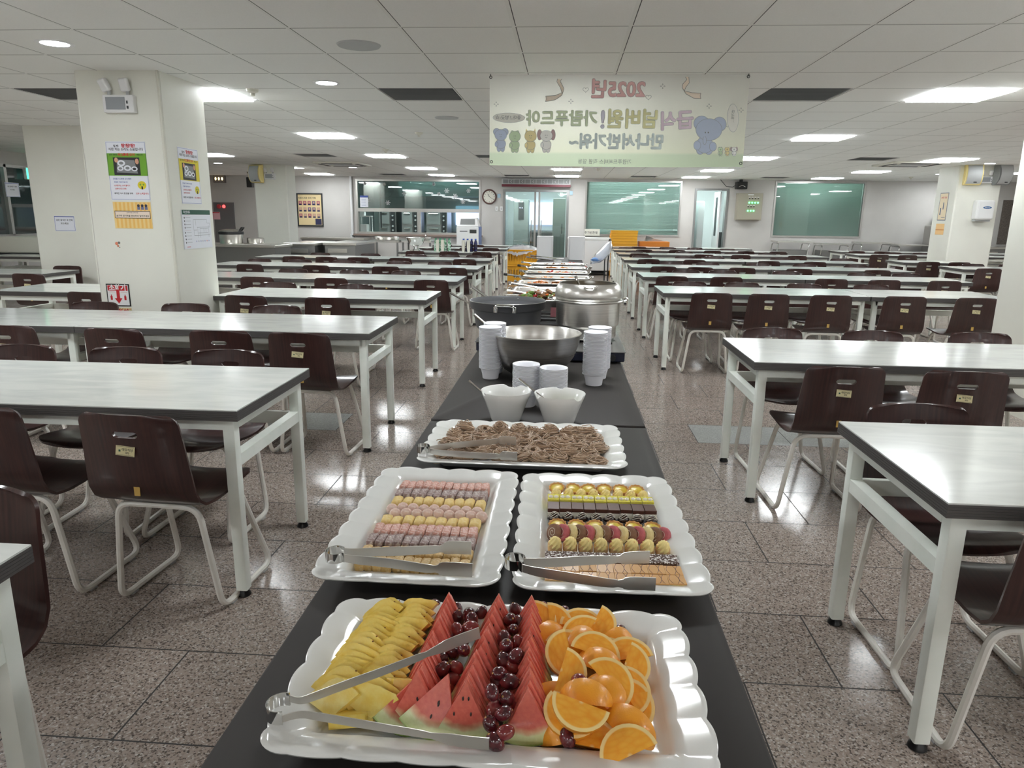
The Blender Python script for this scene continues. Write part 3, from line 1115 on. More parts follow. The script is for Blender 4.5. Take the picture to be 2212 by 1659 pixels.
# ---- fruit
def fruit_mats():
    # watermelon: tone by distance from the tip of the wedge
    m = mat('watermelon_flesh', (214, 100, 84), 0.3, spec=0.5, coat=0.2, sss=0.05)
    g = NT(m)
    tc = g.n('TexCoord')
    sp = g.n('SeparateXYZ')
    g.l(tc.outputs['Object'], sp.inputs[0])
    d = g.math('SQRT', g.math('ADD', g.math('POWER', sp.outputs[0], 2.0), g.math('POWER', g.math('SUBTRACT', sp.outputs[2], 0.09), 2.0)))
    n = g.n('TexNoise', i_Scale=140.0, i_Detail=4.0)
    g.l(tc.outputs['Object'], n.inputs['Vector'])
    n2 = g.n('TexNoise', i_Scale=35.0, i_Detail=2.0)
    g.l(tc.outputs['Object'], n2.inputs['Vector'])
    d2 = g.math('ADD', d, g.math('MULTIPLY', g.math('SUBTRACT', n2.outputs['Fac'], 0.5), 0.012))
    r = g.n('ValToRGB')
    g.l(g.math('DIVIDE', d2, 0.1), r.inputs[0])
    e = r.color_ramp.elements
    e[0].position, e[0].color = 0.0, lin((216, 112, 92))
    e[1].position, e[1].color = 0.9, lin((196, 214, 140))
    for p, c in ((0.5, (214, 100, 84)), (0.60, (216, 106, 86)), (0.67, (228, 178, 138)), (0.72, (228, 232, 182)), (0.84, (206, 222, 154)), (0.873, (130, 168, 70))):
        x = e.new(p)
        x.color = lin(c)
    c = g.n('Mix', data_type='RGBA', blend_type='SOFT_LIGHT')
    c.inputs[0].default_value = 0.55
    g.l(r.outputs[0], c.inputs[6])
    g.l(n.outputs['Fac'], c.inputs[7])
    g.l(c.outputs[2], g.b.inputs['Base Color'])
    bp = g.n('Bump')
    bp.inputs['Strength'].default_value = 0.35
    bp.inputs['Distance'].default_value = 0.001
    g.l(n.outputs['Fac'], bp.inputs['Height'])
    g.l(bp.outputs[0], g.b.inputs['Normal'])
    M['melon'] = m
    M['melonskin'] = mat('watermelon_skin', (46, 84, 34), 0.3, noise=(60, (22, 34, 20), 0.45, 0.55, (2, 0.3, 1)))
    M['seed'] = mat('melon_seed', (34, 18, 14), 0.35)
    M['pine'] = mat('pineapple_flesh', (236, 204, 92), 0.32, noise=(55, (242, 222, 132), 0.35, 0.65), bump=(160, 0.5, 0.0012), coat=0.2, sss=0.08)
    M['pineye'] = mat('pineapple_eye', (128, 84, 30), 0.6)
    # oranges: by distance from the centre of the fruit
    m = mat('orange_flesh', (246, 170, 60), 0.25, coat=0.25)
    g = NT(m)
    tc = g.n('TexCoord')
    ln = g.n('VectorMath', operation='LENGTH')
    g.l(tc.outputs['Object'], ln.inputs[0])
    n = g.n('TexVoronoi', i_Scale=170.0)
    mp = g.n('Mapping')
    mp.inputs['Scale'].default_value = (1, 1, 0.5)
    g.l(tc.outputs['Object'], mp.inputs[0])
    g.l(mp.outputs[0], n.inputs['Vector'])
    fl = g.mix(n.outputs['Distance'], lin((250, 186, 70)), lin((240, 158, 40)))
    r = g.n('ValToRGB')
    r.color_ramp.interpolation = 'LINEAR'
    g.l(g.math('DIVIDE', ln.outputs['Value'], 0.04), r.inputs[0])
    e = r.color_ramp.elements
    e[0].position, e[0].color = 0.0, (1, 1, 1, 1)
    e[1].position, e[1].color = 0.10, (0, 0, 0, 1)
    for p, v in ((0.80, 0), (0.84, 1)):
        x = e.new(p)
        x.color = (v, v, v, 1)
    c = g.mix(r.outputs[0], fl, lin((248, 220, 150)))
    g.l(c, g.b.inputs['Base Color'])
    bp = g.n('Bump')
    bp.inputs['Strength'].default_value = 0.4
    bp.inputs['Distance'].default_value = 0.001
    g.l(n.outputs['Distance'], bp.inputs['Height'])
    g.l(bp.outputs[0], g.b.inputs['Normal'])
    M['orange'] = m
    M['orangepeel'] = mat('orange_peel', (240, 162, 42), 0.35, bump=(420, 0.35, 0.0008), coat=0.2)
    M['grape'] = mat('dark_red_grape', (66, 20, 30), 0.14, coat=0.6, noise=(60, (116, 38, 44), 0.4, 0.7), sss=0.05)
    M['grape2'] = mat('rosy_grape', (122, 40, 46), 0.16, coat=0.6, noise=(60, (150, 74, 62), 0.4, 0.75), sss=0.05)
    M['scar'] = mat('grape_stem_scar', (190, 150, 90), 0.6)


fruit_mats()
rf = random.Random(11)


def melon_wedge(seeds, half=29, th=0.0058):
    """upright triangular slice, tip at z=0.09"""
    R = 0.088
    prof = []
    n = 12
    b = MB()
    pts = [(0.0, 0.09)] + [(R * sin(radians(-half + 2 * half * k / n)), 0.09 - R * cos(radians(-half + 2 * half * k / n))) for k in range(n + 1)]
    m = len(pts)
    vs = [(x, -th, z) for x, z in pts] + [(x, th, z) for x, z in pts]
    fs = [tuple(range(m)), tuple(reversed(range(m, 2 * m)))]
    mi = [0, 0]
    for i in range(m):
        j = (i + 1) % m
        fs.append((i, i + m, j + m, j))
        mi.append(1 if i >= 1 and j >= 1 else 0)
    b.v, b.f, b.mi = vs, fs, mi
    for _ in range(seeds):
        d = rf.uniform(0.02, 0.062)
        a = radians(rf.uniform(-half * 0.7, half * 0.7))
        b.ball((d * sin(a), -th - 0.0004, 0.09 - d * cos(a)), (0.0016, 0.0008, 0.0032), 6, 4, 2)
    o = b.build('watermelon_wedge', ['melon', 'melonskin', 'seed'], smooth=40, bevel=0.0012)
    return tag(o, cat='watermelon wedge')


wedges = [melon_wedge(s) for s in (0, 3, 1, 4)]
used = set()


def use(proto, loc, rot, label, group, scale=None):
    if proto.name not in used:
        used.add(proto.name)
        o = proto
        o.location = loc
        o.rotation_euler = rot
        if scale:
            o.scale = scale
    else:
        o = dup(proto, loc, rot=rot, scale=scale)
    o['label'] = label
    o['group'] = group
    return o


G_W = 'watermelon wedges on the fruit platter'
for r_, (xa, xb, na, lab) in enumerate([(-0.180, -0.172, 19, 'the row beside the pineapple'), (-0.112, -0.092, 20, 'the middle row'), (-0.030, -0.038, 20, 'the row beside the oranges')]):
    for k in range(na):
        t_ = k / (na - 1)
        y = 0.786 + t_ * 0.255
        s = 0.86 - 0.17 * t_ + 0.018 * sin(k * 1.25 + r_ * 2) + rf.uniform(-0.006, 0.006)
        wd = ORDN[k] + ' slice from the front in '
        if r_ == 0 and k == 0:
            continue
        use(wedges[rf.randrange(4)], (xa + (xb - xa) * t_ + rf.uniform(-0.003, 0.003), y, FZ + 0.0005), (radians(-16 - 2 * rf.random()), radians(rf.uniform(-1.5, 1.5)), radians(rf.uniform(-3, 3) + 2)),
            'red watermelon wedge, ' + wd + lab, G_W, (s, 1, s))
use(wedges[1], (-0.165, 0.782, FZ + 0.004), (radians(-34), radians(16), radians(-8)), 'watermelon wedge leaning out with pale rind, before the pineapple row', G_W, (0.95, 1, 0.95))
use(wedges[0], (-0.205, 0.79, FZ + 0.0), (radians(-40), radians(24), radians(6)), 'watermelon wedge slumped beside the pineapple with dark rind', G_W, (0.85, 1, 0.85))


def pine_slice(seed):
    rr = random.Random(seed)
    R, r0, th, half = 0.046, 0.006, 0.0058, 56
    pts = []
    n = 11
    for k in range(n + 1):
        a = radians(-half + 2 * half * k / n)
        q = R * (1 + 0.05 * sin(5 * a + seed) + rr.uniform(-0.02, 0.02))
        pts.append((q * sin(a), q * cos(a)))
    for k in range(3):
        a = radians(half - half * k)
        pts.append((r0 * sin(a), r0 * cos(a)))
    m = len(pts)
    b = MB()
    b.v = [(x, -th, z) for x, z in pts] + [(x, th, z) for x, z in pts]
    b.f = [tuple(reversed(range(m))), tuple(range(m, 2 * m))] + [(i, (i + 1) % m, (i + 1) % m + m, i + m) for i in range(m)]
    b.mi = [0] * len(b.f)
    for _ in range(1):
        a = radians(rr.uniform(-half, half))
        b.ball((R * 0.97 * sin(a), rr.uniform(-th, th) * 0.6, R * 0.985 * cos(a)), (0.0018, 0.0009, 0.0012), 6, 4, 1)
    o = b.build('pineapple_slice', ['pine', 'pineye'], smooth=40, bevel=0.0016)
    return tag(o, cat='pineapple slice')


pines = [pine_slice(s) for s in (1, 2, 3)]
G_P = 'pineapple slices on the fruit platter'
for c_, (xa, xb, n_) in enumerate([(-0.292, -0.272, 17), (-0.243, -0.222, 16)]):
    for k in range(n_):
        t_ = k / (n_ - 1)
        y = 0.80 + 0.235 * t_
        s = rf.uniform(0.95, 1.08) * (1 - .15 * t_)
        lab = 'yellow pineapple slice, %s from the front in the %s row' % (ORDN[k], ('outer', 'inner')[c_])
        use(pines[rf.randrange(3)], (xa + (xb - xa) * t_, y, FZ + 0.012), (radians(-38 + rf.uniform(-8, 4)), radians(rf.uniform(-10, 10) - 8), radians(rf.uniform(-6, 14))), lab, G_P, (s, 1, s))
for k, (px, py, z, rx, ry, rz_) in enumerate([(775, 1520, 0.785, -62, 200, 10), (838, 1480, 0.800, -60, 170, -20), (800, 1555, 0.778, -75, 185, 40), (745, 1545, 0.776, -80, 150, 0)]):
    use(pines[k % 3], wz(px, py, z), (radians(rx), radians(ry), radians(rz_)), ['chunky pineapple piece lying flat below the tongs arm', 'chunky pineapple piece lying beside the watermelon row', 'pineapple piece at the corner by the tongs', 'pineapple piece at the platter floor edge'][k], G_P, (1.15, 1.5, 1.15))


def grape(mname):
    b = MB().ball((0, 0, 0), (0.0102, 0.0102, 0.0132), 16, 10, 0)
    b.ball((0, 0, 0.0129), (0.0016, 0.0016, 0.0007), 8, 4, 1)
    return tag(b.build('grape', [mname, 'scar'], smooth=180), cat='grape')


gr_ = [grape('grape'), grape('grape2')]
GP = []
def gp(x0, y0, w, W, pts):
    s = w / W
    for q in pts:
        GP.append((x0 + q[0] * s, y0 + q[1] * s, q[2] if len(q) > 2 else 0.785))
gp(560, 1240, 560, 2212, [(1150, 275, .777), (1500, 265, .78), (1685, 300, .785), (1700, 375, .795), (1800, 345, .785), (1895, 335, .785), (1810, 400, .80), (1690, 475, .80), (1800, 460, .80), (1650, 560, .785), (1745, 650, .81), (1650, 670, .80), (1560, 720, .795),
                          (1565, 820, .80), (1680, 800, .80), (1640, 900, .79), (1610, 975, .78), (1570, 600, .782), (1740, 560, .79)])
gp(1060, 1240, 560, 2212, [(210, 315, .785), (165, 390, .80), (190, 480, .80), (115, 560, .805), (230, 590, .80), (130, 620, .815), (215, 700, .815), (110, 745, .805), (190, 800, .80), (75, 850, .815), (160, 920, .81), (10, 1010, .825), (140, 1060, .81), (55, 920, .80), (110, 1190, .81), (25, 1150, .80), (0, 1280, .80),
                           (125, 1350, .80), (40, 1430, .79), (60, 1110, .79), (160, 860, .79), (445, 285, .777), (630, 315, .777), (1095, 495, .775), (750, 910, .812), (655, 1400, .785), (240, 420, .785), (105, 980, .79), (160, 1130, .795)])
for k, (px, py, z) in enumerate(GP):
    p = wz(px, py, z)
    lone = {0: 'behind the pineapple tip', 40: 'at the back rim', 41: 'behind the oranges by the back rim', 42: 'at the oranges\' outer back corner', 43: 'peeking between orange wedges', 44: 'lying before the oranges'}
    lab = 'single dark red grape ' + lone[k] if k in lone else ('dark red grape, %s of the cluster between the pineapple-side and middle watermelon rows' % ORDN[k] if k < 19 else 'dark red grape, %s of the trail beside the orange-side watermelon row' % ORDN[k - 19])
    use(gr_[1 if rf.random() < 0.3 else 0], p, (rf.uniform(-1.4, 1.4), rf.uniform(-1.4, 1.4), rf.uniform(0, 6)), lab, 'grapes on the fruit platter', tuple([rf.uniform(0.92, 1.12)] * 3))


def orange_wedge(deg):
    R = 0.0375
    b = MB()
    n = 14
    m = max(5, int(deg / 11))
    grid = []
    for i in range(n + 1):
        t_ = -pi / 2 + pi * i / n
        for j in range(m + 1):
            a = radians(-deg / 2 + deg * j / m) + pi / 2 * 3
            grid.append((R * cos(t_) * cos(a), R * cos(t_) * sin(a), R * sin(t_)))
    fs, mi = [], []
    for i in range(n):
        for j in range(m):
            a = i * (m + 1) + j
            fs.append((a, a + 1, a + m + 2, a + m + 1))
            mi.append(1)
    b.v = grid
    c0 = len(b.v)
    for i in range(n + 1):
        t_ = -pi / 2 + pi * i / n
        b.v.append((0, 0, R * 0.97 * sin(t_)))
    for i in range(n):
        fs.append((c0 + i, c0 + i + 1, (i + 1) * (m + 1), i * (m + 1)))
        mi.append(0)
        fs.append((i * (m + 1) + m, (i + 1) * (m + 1) + m, c0 + i + 1, c0 + i))
        mi.append(0)
    b.f, b.mi = fs, mi
    return tag(b.build('orange_wedge', ['orange', 'orangepeel'], smooth=40), cat='orange wedge')


ors = [orange_wedge(d) for d in (58, 66, 74)]
# picture position, height, spin about the line of sight, roll (which side shows: 0 peel up, 1 a cut face)
OP = [(450, 400, .79, 5, 1), (590, 420, .788, 10, 1), (785, 385, .79, 88, 1), (735, 480, .795, 150, 1), (955, 450, .79, -25, 1), (800, 575, .795, 120, 0), (910, 605, .812, 78, 1), (480, 550, .785, 60, 0), (590, 685, .805, 195, 1), (690, 600, .79, 60, 1),
      (1160, 640, .80, 105, 1), (1235, 800, .80, -20, 1), (1060, 590, .785, 45, 0), (955, 740, .805, -20, 0), (690, 850, .812, -15, 1), (1060, 880, .820, 42, 1), (990, 985, .812, -48, 0), (1215, 950, .80, 32, 1), (800, 1005, .822, -8, 0), (560, 1045, .79, 0, 0),
      (745, 1190, .824, -105, 1), (1265, 1130, .785, 0, 1), (1200, 1275, .80, -35, 0), (880, 1370, .785, 80, 1), (1140, 1440, .795, 112, 1), (640, 1330, .785, 20, 0), (625, 1230, .80, -130, 1), (1000, 1230, .785, 60, 0), (860, 640, .78, 0, 0), (880, 1110, .78, 40, 0), (1090, 720, .785, 20, 1)]
OPL = sorted(range(len(OP)), key=lambda q: (int(OP[q][1] / 190), OP[q][0]))
for k, (cx_, cy_, z, ang, face) in enumerate(OP):
    px, py = 1060 + cx_ * 0.2532, 1240 + cy_ * 0.2532
    p = wz(px, py, z)
    # n: where the chosen side looks; a: where the rounded rim points
    n_ = Vector((rf.uniform(-.15, .15), -.5 + rf.uniform(-.15, .15), .85)).normalized()
    a_ = Vector((cos(radians(ang)), sin(radians(ang)) * .9, sin(radians(ang)) * .35))
    a_ = (a_ - n_ * a_.dot(n_)).normalized()
    dg = radians((58, 66, 74)[k % 3])
    if face:
        a1 = 1.5 * pi + dg / 2
        L1 = Matrix(((cos(a1), -sin(a1), 0), (sin(a1), cos(a1), 0), (0, 0, 1))).transposed()     # rows: u1, n1, z
        W_ = Matrix((a_, n_, a_.cross(n_))).transposed()
        c0 = p - a_ * .016
    else:
        L1 = Matrix(((1, 0, 0), (0, -1, 0), (0, 0, 1)))
        L1 = Matrix(((0, -1, 0), (0, 0, 1), (-1, 0, 0)))      # rows: -y, z, cross
        W_ = Matrix((n_, a_, n_.cross(a_))).transposed()
        c0 = p - n_ * .030
    R_ = W_ @ L1
    c0.z = max(c0.z, FZ + .004)
    r_ = OPL.index(k)
    band = int(OP[k][1] / 190)
    pos = [q for q in OPL if int(OP[q][1] / 190) == band].index(k)
    use(ors[k % 3], c0, R_.to_euler(), ('orange wedge with cut face up' if face else 'orange wedge with peel up') + ', %s band from the back, %s from the watermelon' % (ORDN[band], ORDN[pos]), 'orange wedges on the fruit platter')


# ---- tongs
def tongs(label, loop_c, loop_r, up, low, z0, w0=0.0065, wt=0.014, g_='serving tongs'):
    t = thing('serving_tongs', label, 'tongs', (0, 0, 0), group=g_)
    c = wz(*loop_c, z0)
    A = [wz(*q) for q in up]
    B = [wz(*q) for q in low]
    # open loop from the first point of the upper arm round to the first of the lower one
    a0 = atan2(A[0].y - c.y, A[0].x - c.x)
    a1 = atan2(B[0].y - c.y, B[0].x - c.x) + 2 * pi
    if a1 - a0 > 2 * pi:
        a1 -= 2 * pi
    loop = [Vector((c.x + loop_r * cos(a0 + (a1 - a0) * k / 18), c.y + loop_r * sin(a0 + (a1 - a0) * k / 18), A[0].z + (B[0].z - A[0].z) * k / 18)) for k in range(19)]
    MB().strip([A[0].lerp(loop[0], 0.2)] + loop + [B[0].lerp(loop[-1], 0.2)], 0.0095, 0.0013).build('spring_loop', 'chrome', t, smooth=60)
    for arm in (A, B):
        pts = smooth_path(arm, 0.02, 4)
        n = len(pts)
        ws = []
        for i in range(n):
            u = i / (n - 1)
            ws.append(w0 * (1 + 0.25 * sin(pi * min(u * 1.3, 1))) if u < 0.72 else w0 * 0.8 + (wt - w0 * 0.8) * min((u - 0.72) / 0.13, 1))
        b = MB().strip(pts, ws, 0.0014)
        b.build('tong_arm', 'tongsteel', t, smooth=50)
    return t


def cq(x0, y0, s, pts):
    return [(x0 + a * s, y0 + b * s, z) for a, b, z in pts]


tongs('large open steel tongs lying across the fruit platter', (560 + 187 * .2532, 1240 + 1145 * .2532), 0.0185,
      cq(560, 1240, .2532, [(262, 1062, .803), (350, 1085, .806), (450, 1052, .811), (720, 950, .826), (1000, 850, .842), (1250, 755, .856), (1500, 655, .868), (1650, 585, .874), (1880, 500, .880)]),
      cq(560, 1240, .2532, [(195, 1236, .802), (350, 1190, .802), (500, 1215, .802), (1000, 1300, .800), (1400, 1365, .797), (1700, 1425, .795), (1960, 1450, .795)]), 0.803, 0.0048, 0.0085)
tongs('steel tongs resting on the rice cake platter', (660 + 300 * .217, 980 + 1005 * .217), 0.0185,
      cq(660, 980, .217, [(385, 975, .806), (480, 985, .806), (800, 975, .806), (1050, 965, .806), (1300, 955, .806), (1450, 930, .806), (1650, 940, .806)]),
      cq(660, 980, .217, [(385, 1040, .806), (480, 1055, .806), (800, 1085, .804), (1050, 1120, .803), (1250, 1150, .802), (1400, 1145, .802), (1660, 1160, .801)]), 0.806, 0.0075, 0.0135)
tongs('steel tongs resting on the mini cake platter', (1080 + 150 * .217, 980 + 1075 * .217), 0.0185,
      cq(1080, 980, .217, [(235, 1075, .812), (330, 1085, .812), (600, 1080, .812), (900, 1060, .812), (1130, 1058, .812), (1290, 1035, .812), (1490, 1030, .812)]),
      cq(1080, 980, .217, [(225, 1140, .812), (330, 1170, .812), (600, 1215, .810), (900, 1262, .808), (1130, 1295, .806), (1330, 1290, .805), (1550, 1300, .805)]), 0.812, 0.0075, 0.0125)
tongs('steel tongs lying on the noodle platter', (880 + 150 * .226, 780 + 835 * .226), 0.0175,
      cq(880, 780, .226, [(215, 835, .80), (290, 825, .80), (500, 800, .803), (700, 780, .806), (860, 765, .808), (900, 755, .808), (1040, 765, .808)]),
      cq(880, 780, .226, [(215, 858, .80), (290, 875, .80), (500, 890, .80), (700, 903, .80), (860, 910, .80), (920, 905, .80), (1050, 912, .80)]), 0.80, 0.007, 0.0125)

# ---- rice cakes
for nm, c1, c2, rg in (('pink', (200, 148, 132), (230, 208, 200), 0.55), ('purple', (142, 118, 114), (206, 196, 190), 0.55), ('beanflour', (224, 196, 128), (232, 210, 156), 0.8), ('tan', (196, 160, 96), (214, 190, 140), 0.5), ('rosy', (216, 186, 172), (236, 222, 212), 0.8)):
    M['rc_' + nm] = mat(nm + '_rice_cake', c1, rg, noise=(150, c2, 0.48, 0.68), bump=(500, 0.3, 0.0006))


def rcake(nm, hx, hy, h, r):
    b = MB().rbox(-hx, -hy, 0, hx, hy, h, r, 0, None, 3)
    for i, (x, y, z) in enumerate(b.v):
        b.v[i] = (x + rf.uniform(-.0005, .0005), y + rf.uniform(-.0007, .0007), z + (rf.uniform(-.0008, .0008) if z > 0.004 else 0))
    return tag(b.build('rice_cake', 'rc_' + nm, smooth=50), cat='rice cake')


RC = {'pink': [rcake('pink', .0094, .021, .024, .004) for _ in range(2)], 'purple': [rcake('purple', .0094, .021, .024, .0045) for _ in range(2)],
      'beanflour': [rcake('beanflour', .0118, .019, .023, .0065) for _ in range(3)], 'tan': [rcake('tan', .0098, .019, .021, .005) for _ in range(2)]}
bl = MB().ball((0, 0, .0135), .0138, 18, 12, 0, None, .02)
RC['rosy'] = [tag(bl.build('rice_cake_ball', 'rc_rosy', smooth=180), cat='rice cake ball')]
rows = [('pink', 1.628, 12, 'salmon pink rice cake in the rear row'), ('purple', 1.578, 12, 'purple-brown rice cake in the second row from the rear'), ('beanflour', 1.532, 9, 'yellow bean-flour rice cake in the rear yellow row'),
        ('rosy', 1.492, 9, 'round pink coconut rice ball in the rear ball row'), ('rosy', 1.466, 9, 'round pink coconut rice ball in the front ball row'), ('beanflour', 1.424, 9, 'yellow bean-flour rice cake in the front yellow row'),
        ('pink', 1.374, 12, 'salmon pink rice cake in the middle row'), ('purple', 1.324, 12, 'purple-brown rice cake under the tongs'), ('tan', 1.276, 12, 'tan rice cake in the frontmost full row'), ('tan', 1.236, 12, 'tan rice cake at the very front edge')]
for ri, (nm, y, n_, lab) in enumerate(rows):
    x0, x1 = -0.387, -0.167
    for k in range(n_):
        x = x0 + (k + 0.5) * (x1 - x0) / n_ + (0.011 if ri == 4 else -0.003 if nm == 'rosy' else 0)
        p = RC[nm][rf.randrange(len(RC[nm]))]
        use(p, (x, y + rf.uniform(-.003, .003), FZ), (0, radians(rf.uniform(-5, 5)) if nm != 'rosy' else 0, radians(rf.uniform(-5, 5))), lab + ', %s from the aisle' % ORDN[k], 'rice cakes: ' + lab.split(' in ')[0] + 's', (1, 1, rf.uniform(.94, 1.06)))

# ---- mini cakes
M['pastry'] = mat('baked_pastry', (218, 172, 112), 0.75, noise=(120, (190, 126, 62), 0.4, 0.7), bump=(500, 0.4, 0.0006))
M['custard'] = mat('glossy_yellow_custard', (222, 194, 62), 0.35, noise=(90, (232, 208, 96), 0.4, 0.7), coat=0.1)
M['puff'] = mat('pale_sponge', (222, 178, 120), 0.65, noise=(120, (232, 196, 144), 0.4, 0.7))
M['cream'] = mat('yellow_buttercream', (250, 230, 156), 0.5)
M['wcream'] = mat('white_cream', (240, 236, 222), 0.45)
M['lime'] = mat('lime_yellow_sponge', (214, 202, 62), 0.7, noise=(200, (224, 214, 96), 0.4, 0.7))
M['choc'] = mat('chocolate', (84, 50, 38), 0.38)
M['dchoc'] = mat('dark_chocolate_glaze', (46, 28, 24), 0.16, coat=0.5)
M['sponge'] = mat('white_sponge', (228, 222, 204), 0.7, noise=(300, (216, 208, 186), 0.4, 0.7))
M['ysponge'] = mat('yellow_sponge', (232, 212, 138), 0.7, noise=(300, (220, 196, 116), 0.4, 0.7))
M['caramel'] = mat('caramel_glaze', (222, 172, 112), 0.25, coat=0.3)
M['foil'] = mat('silver_foil_cup', (150, 150, 156), 0.28, 0.8)
M['rollbrown'] = mat('cocoa_roll', (140, 104, 82), 0.7, noise=(250, (124, 90, 70), 0.4, 0.7))
M['rollpink'] = mat('pink_roll', (196, 106, 112), 0.7, noise=(250, (184, 92, 100), 0.4, 0.7))
M['rollwhite'] = mat('vanilla_roll', (236, 222, 164), 0.7, noise=(250, (226, 208, 146), 0.4, 0.7))
M['sprinkle'] = mat('red_sprinkle', (214, 110, 70), 0.5)
M['sprinkleb'] = mat('blue_sprinkle', (80, 150, 160), 0.5)
M['sugarchoc'] = mat('sugared_cocoa', (78, 50, 36), 0.7, noise=(230, (236, 232, 228), 0.52, 0.56))


def star(r, n, k, z0=0, ph=0.0, N=24):
    return [(r * (1 + k * cos(n * 2 * pi * i / N)) * cos(2 * pi * i / N + ph), r * (1 + k * cos(n * 2 * pi * i / N)) * sin(2 * pi * i / N + ph), z0) for i in range(N)]


def mk_tart():
    t = thing('custard_tart', 'x', 'custard tart')
    N = 48
    MB().loft([star(.012, 12, .02, 0, 0, N), star(.0195, 12, .06, .017, 0, N), star(.0175, 12, .05, .0178, 0, N), star(.015, 12, .03, .013, 0, N)], 0, None, True, True, True).build('tart_shell', 'pastry', t, smooth=50)
    MB().lathe([(.0165, .014), (.012, .0165), (.0001, .0172)], 20).build('custard', 'custard', t)
    return t


def mk_swirl(seed):
    rr = random.Random(seed)
    t = thing('cream_sponge_cup', 'x', 'cream cake')
    MB().rbox(-.0125, -.0135, 0, .0125, .0135, .026, .008, 0, None, 3).build('sponge_base', 'puff', t, smooth=60)
    b = MB()
    rings = [star(r, 7, .13, z, z * 90, 42) for r, z in ((.0095, .014), (.0118, .019), (.0100, .0235), (.0112, .025), (.0088, .0285), (.0094, .030), (.0056, .034), (.001, .036))]
    rings = [[(x, y - .004, z) for x, y, z in rg] for rg in rings]
    b.loft(rings, 0, None, True, True, True)
    for _ in range(8):
        a, q = rr.uniform(0, 6.28), rr.uniform(.002, .008)
        z = .035 - q * .6
        b.cyl((q * cos(a), q * sin(a) - .004, z), (q * cos(a) + rr.uniform(-.003, .003), q * sin(a) - .004 + rr.uniform(-.003, .003), z + .0008), .0005, n=5, mi=1 if rr.random() < .75 else 2)
    b.build('cream_swirl', ['cream', 'sprinkle', 'sprinkleb'], t, smooth=60)
    return t


def mk_layer(name, cat, hx, hy, layers, top=None):
    t = thing(name, 'x', cat)
    z = 0
    for nm, m, h in layers:
        MB().box(-hx, -hy, z, hx, hy, z + h).build(nm, m, t, smooth=0, bevel=0.0008)
        z += h
    if top:
        top(t, z)
    return t


def lime_top(t, z):
    b = MB()
    for x in (-.006, .006):
        b.loft([[(x + q[0], q[1] - .004, z + q[2]) for q in star(r, 5, .15, zz, zz * 80, 20)] for r, zz in ((.005, 0), (.0055, .002), (.003, .004), (.0006, .0055))], 0, None, True, True, True)
    b.build('cream_dots', 'wcream', t, smooth=60)


def feather(t, z):
    b = MB()
    for k in range(3):
        x = -.009 + k * .009
        pts = [(x + (.004 if i % 2 else -.004) * 0 + .0045 * sin(i / 8 * pi) * (1 if k % 2 else -1), -.0165 + .033 * i / 8, z + .0003) for i in range(9)]
        b.tube(pts, .0004, 4)
    b.build('feathered_icing', 'choc', t, smooth=0)


def mk_ball():
    t = thing('chocolate_ball', 'x', 'chocolate ball')
    N = 64
    MB().loft([star(.0105, 20, .03, 0, 0, N), star(.0155, 20, .07, .013, 0, N), star(.0150, 20, .07, .0132, 0, N), star(.0100, 20, .03, .001, 0, N)], 0, None, True, True, True).build('foil_cup', 'foil', t, smooth=40)
    MB().ball((0, 0, .0148), .0132, 18, 12).build('ganache', 'dchoc', t, smooth=180)
    b = MB()
    for k in range(4):
        a0 = .5 + k * .12
        pts = []
        for i in range(12):
            u = -1.1 + 2.2 * i / 11
            x = .0134 * sin(u)
            q = sqrt(max(.0134 ** 2 - x * x, 0))
            an = -0.9 + k * 0.42 + .25 * sin(u * 2)
            pts.append((x, q * sin(an), .0148 + q * cos(an)))
        b.tube(pts, .0005, 4)
    b.build('icing_drizzle', 'wcream', t, smooth=60)
    return t


def mk_roll(col):
    t = thing('sponge_roll_slice', 'x', 'roll cake slice')
    T = Matrix.Translation((0, 0, .0205)) @ Matrix.Rotation(pi / 2, 4, 'X')
    b = MB().lathe([(.0001, -.0065), (.018, -.0065), (.0205, -.004), (.0205, .004), (.018, .0065), (.0001, .0065)], 26, 0, T)
    b.build('sponge_disc', 'roll' + col, t, smooth=50)
    pts = []
    for i in range(30):
        a = i * .42
        r = .002 + .00042 * i
        pts.append((r * cos(a), -.0067, .0205 + r * sin(a)))
    MB().tube(pts, .0006, 4).build('cream_spiral', 'wcream', t, smooth=60)
    return t


cake_protos = {}


def row_cakes(kind, y, n, x0, x1, lab, group, rot=(0, 0, 0), z=0.0, jit=6, sc=1.0):
    global cake_protos
    ca, sa = cos(.022), sin(.022)
    for k in range(n):
        pr = kind(k) if callable(kind) else kind
        x = x0 + (k + .5) * (x1 - x0) / n
        # row line follows the platter's slight turn
        X = .097 + (x - .097) * ca - (y - 1.437) * sa
        Y = 1.437 + (x - .097) * sa + (y - 1.437) * ca
        r = (rot[0] + radians(rf.uniform(-2, 2)), rot[1], rot[2] + .022 + radians(rf.uniform(-jit, jit)))
        l = lab(k) if callable(lab) else lab
        l += ', %s from the inner end' % ORDN[k]
        use(pr, (X, Y + rf.uniform(-.001, .001), FZ + z), r, l, group, (sc,) * 3)


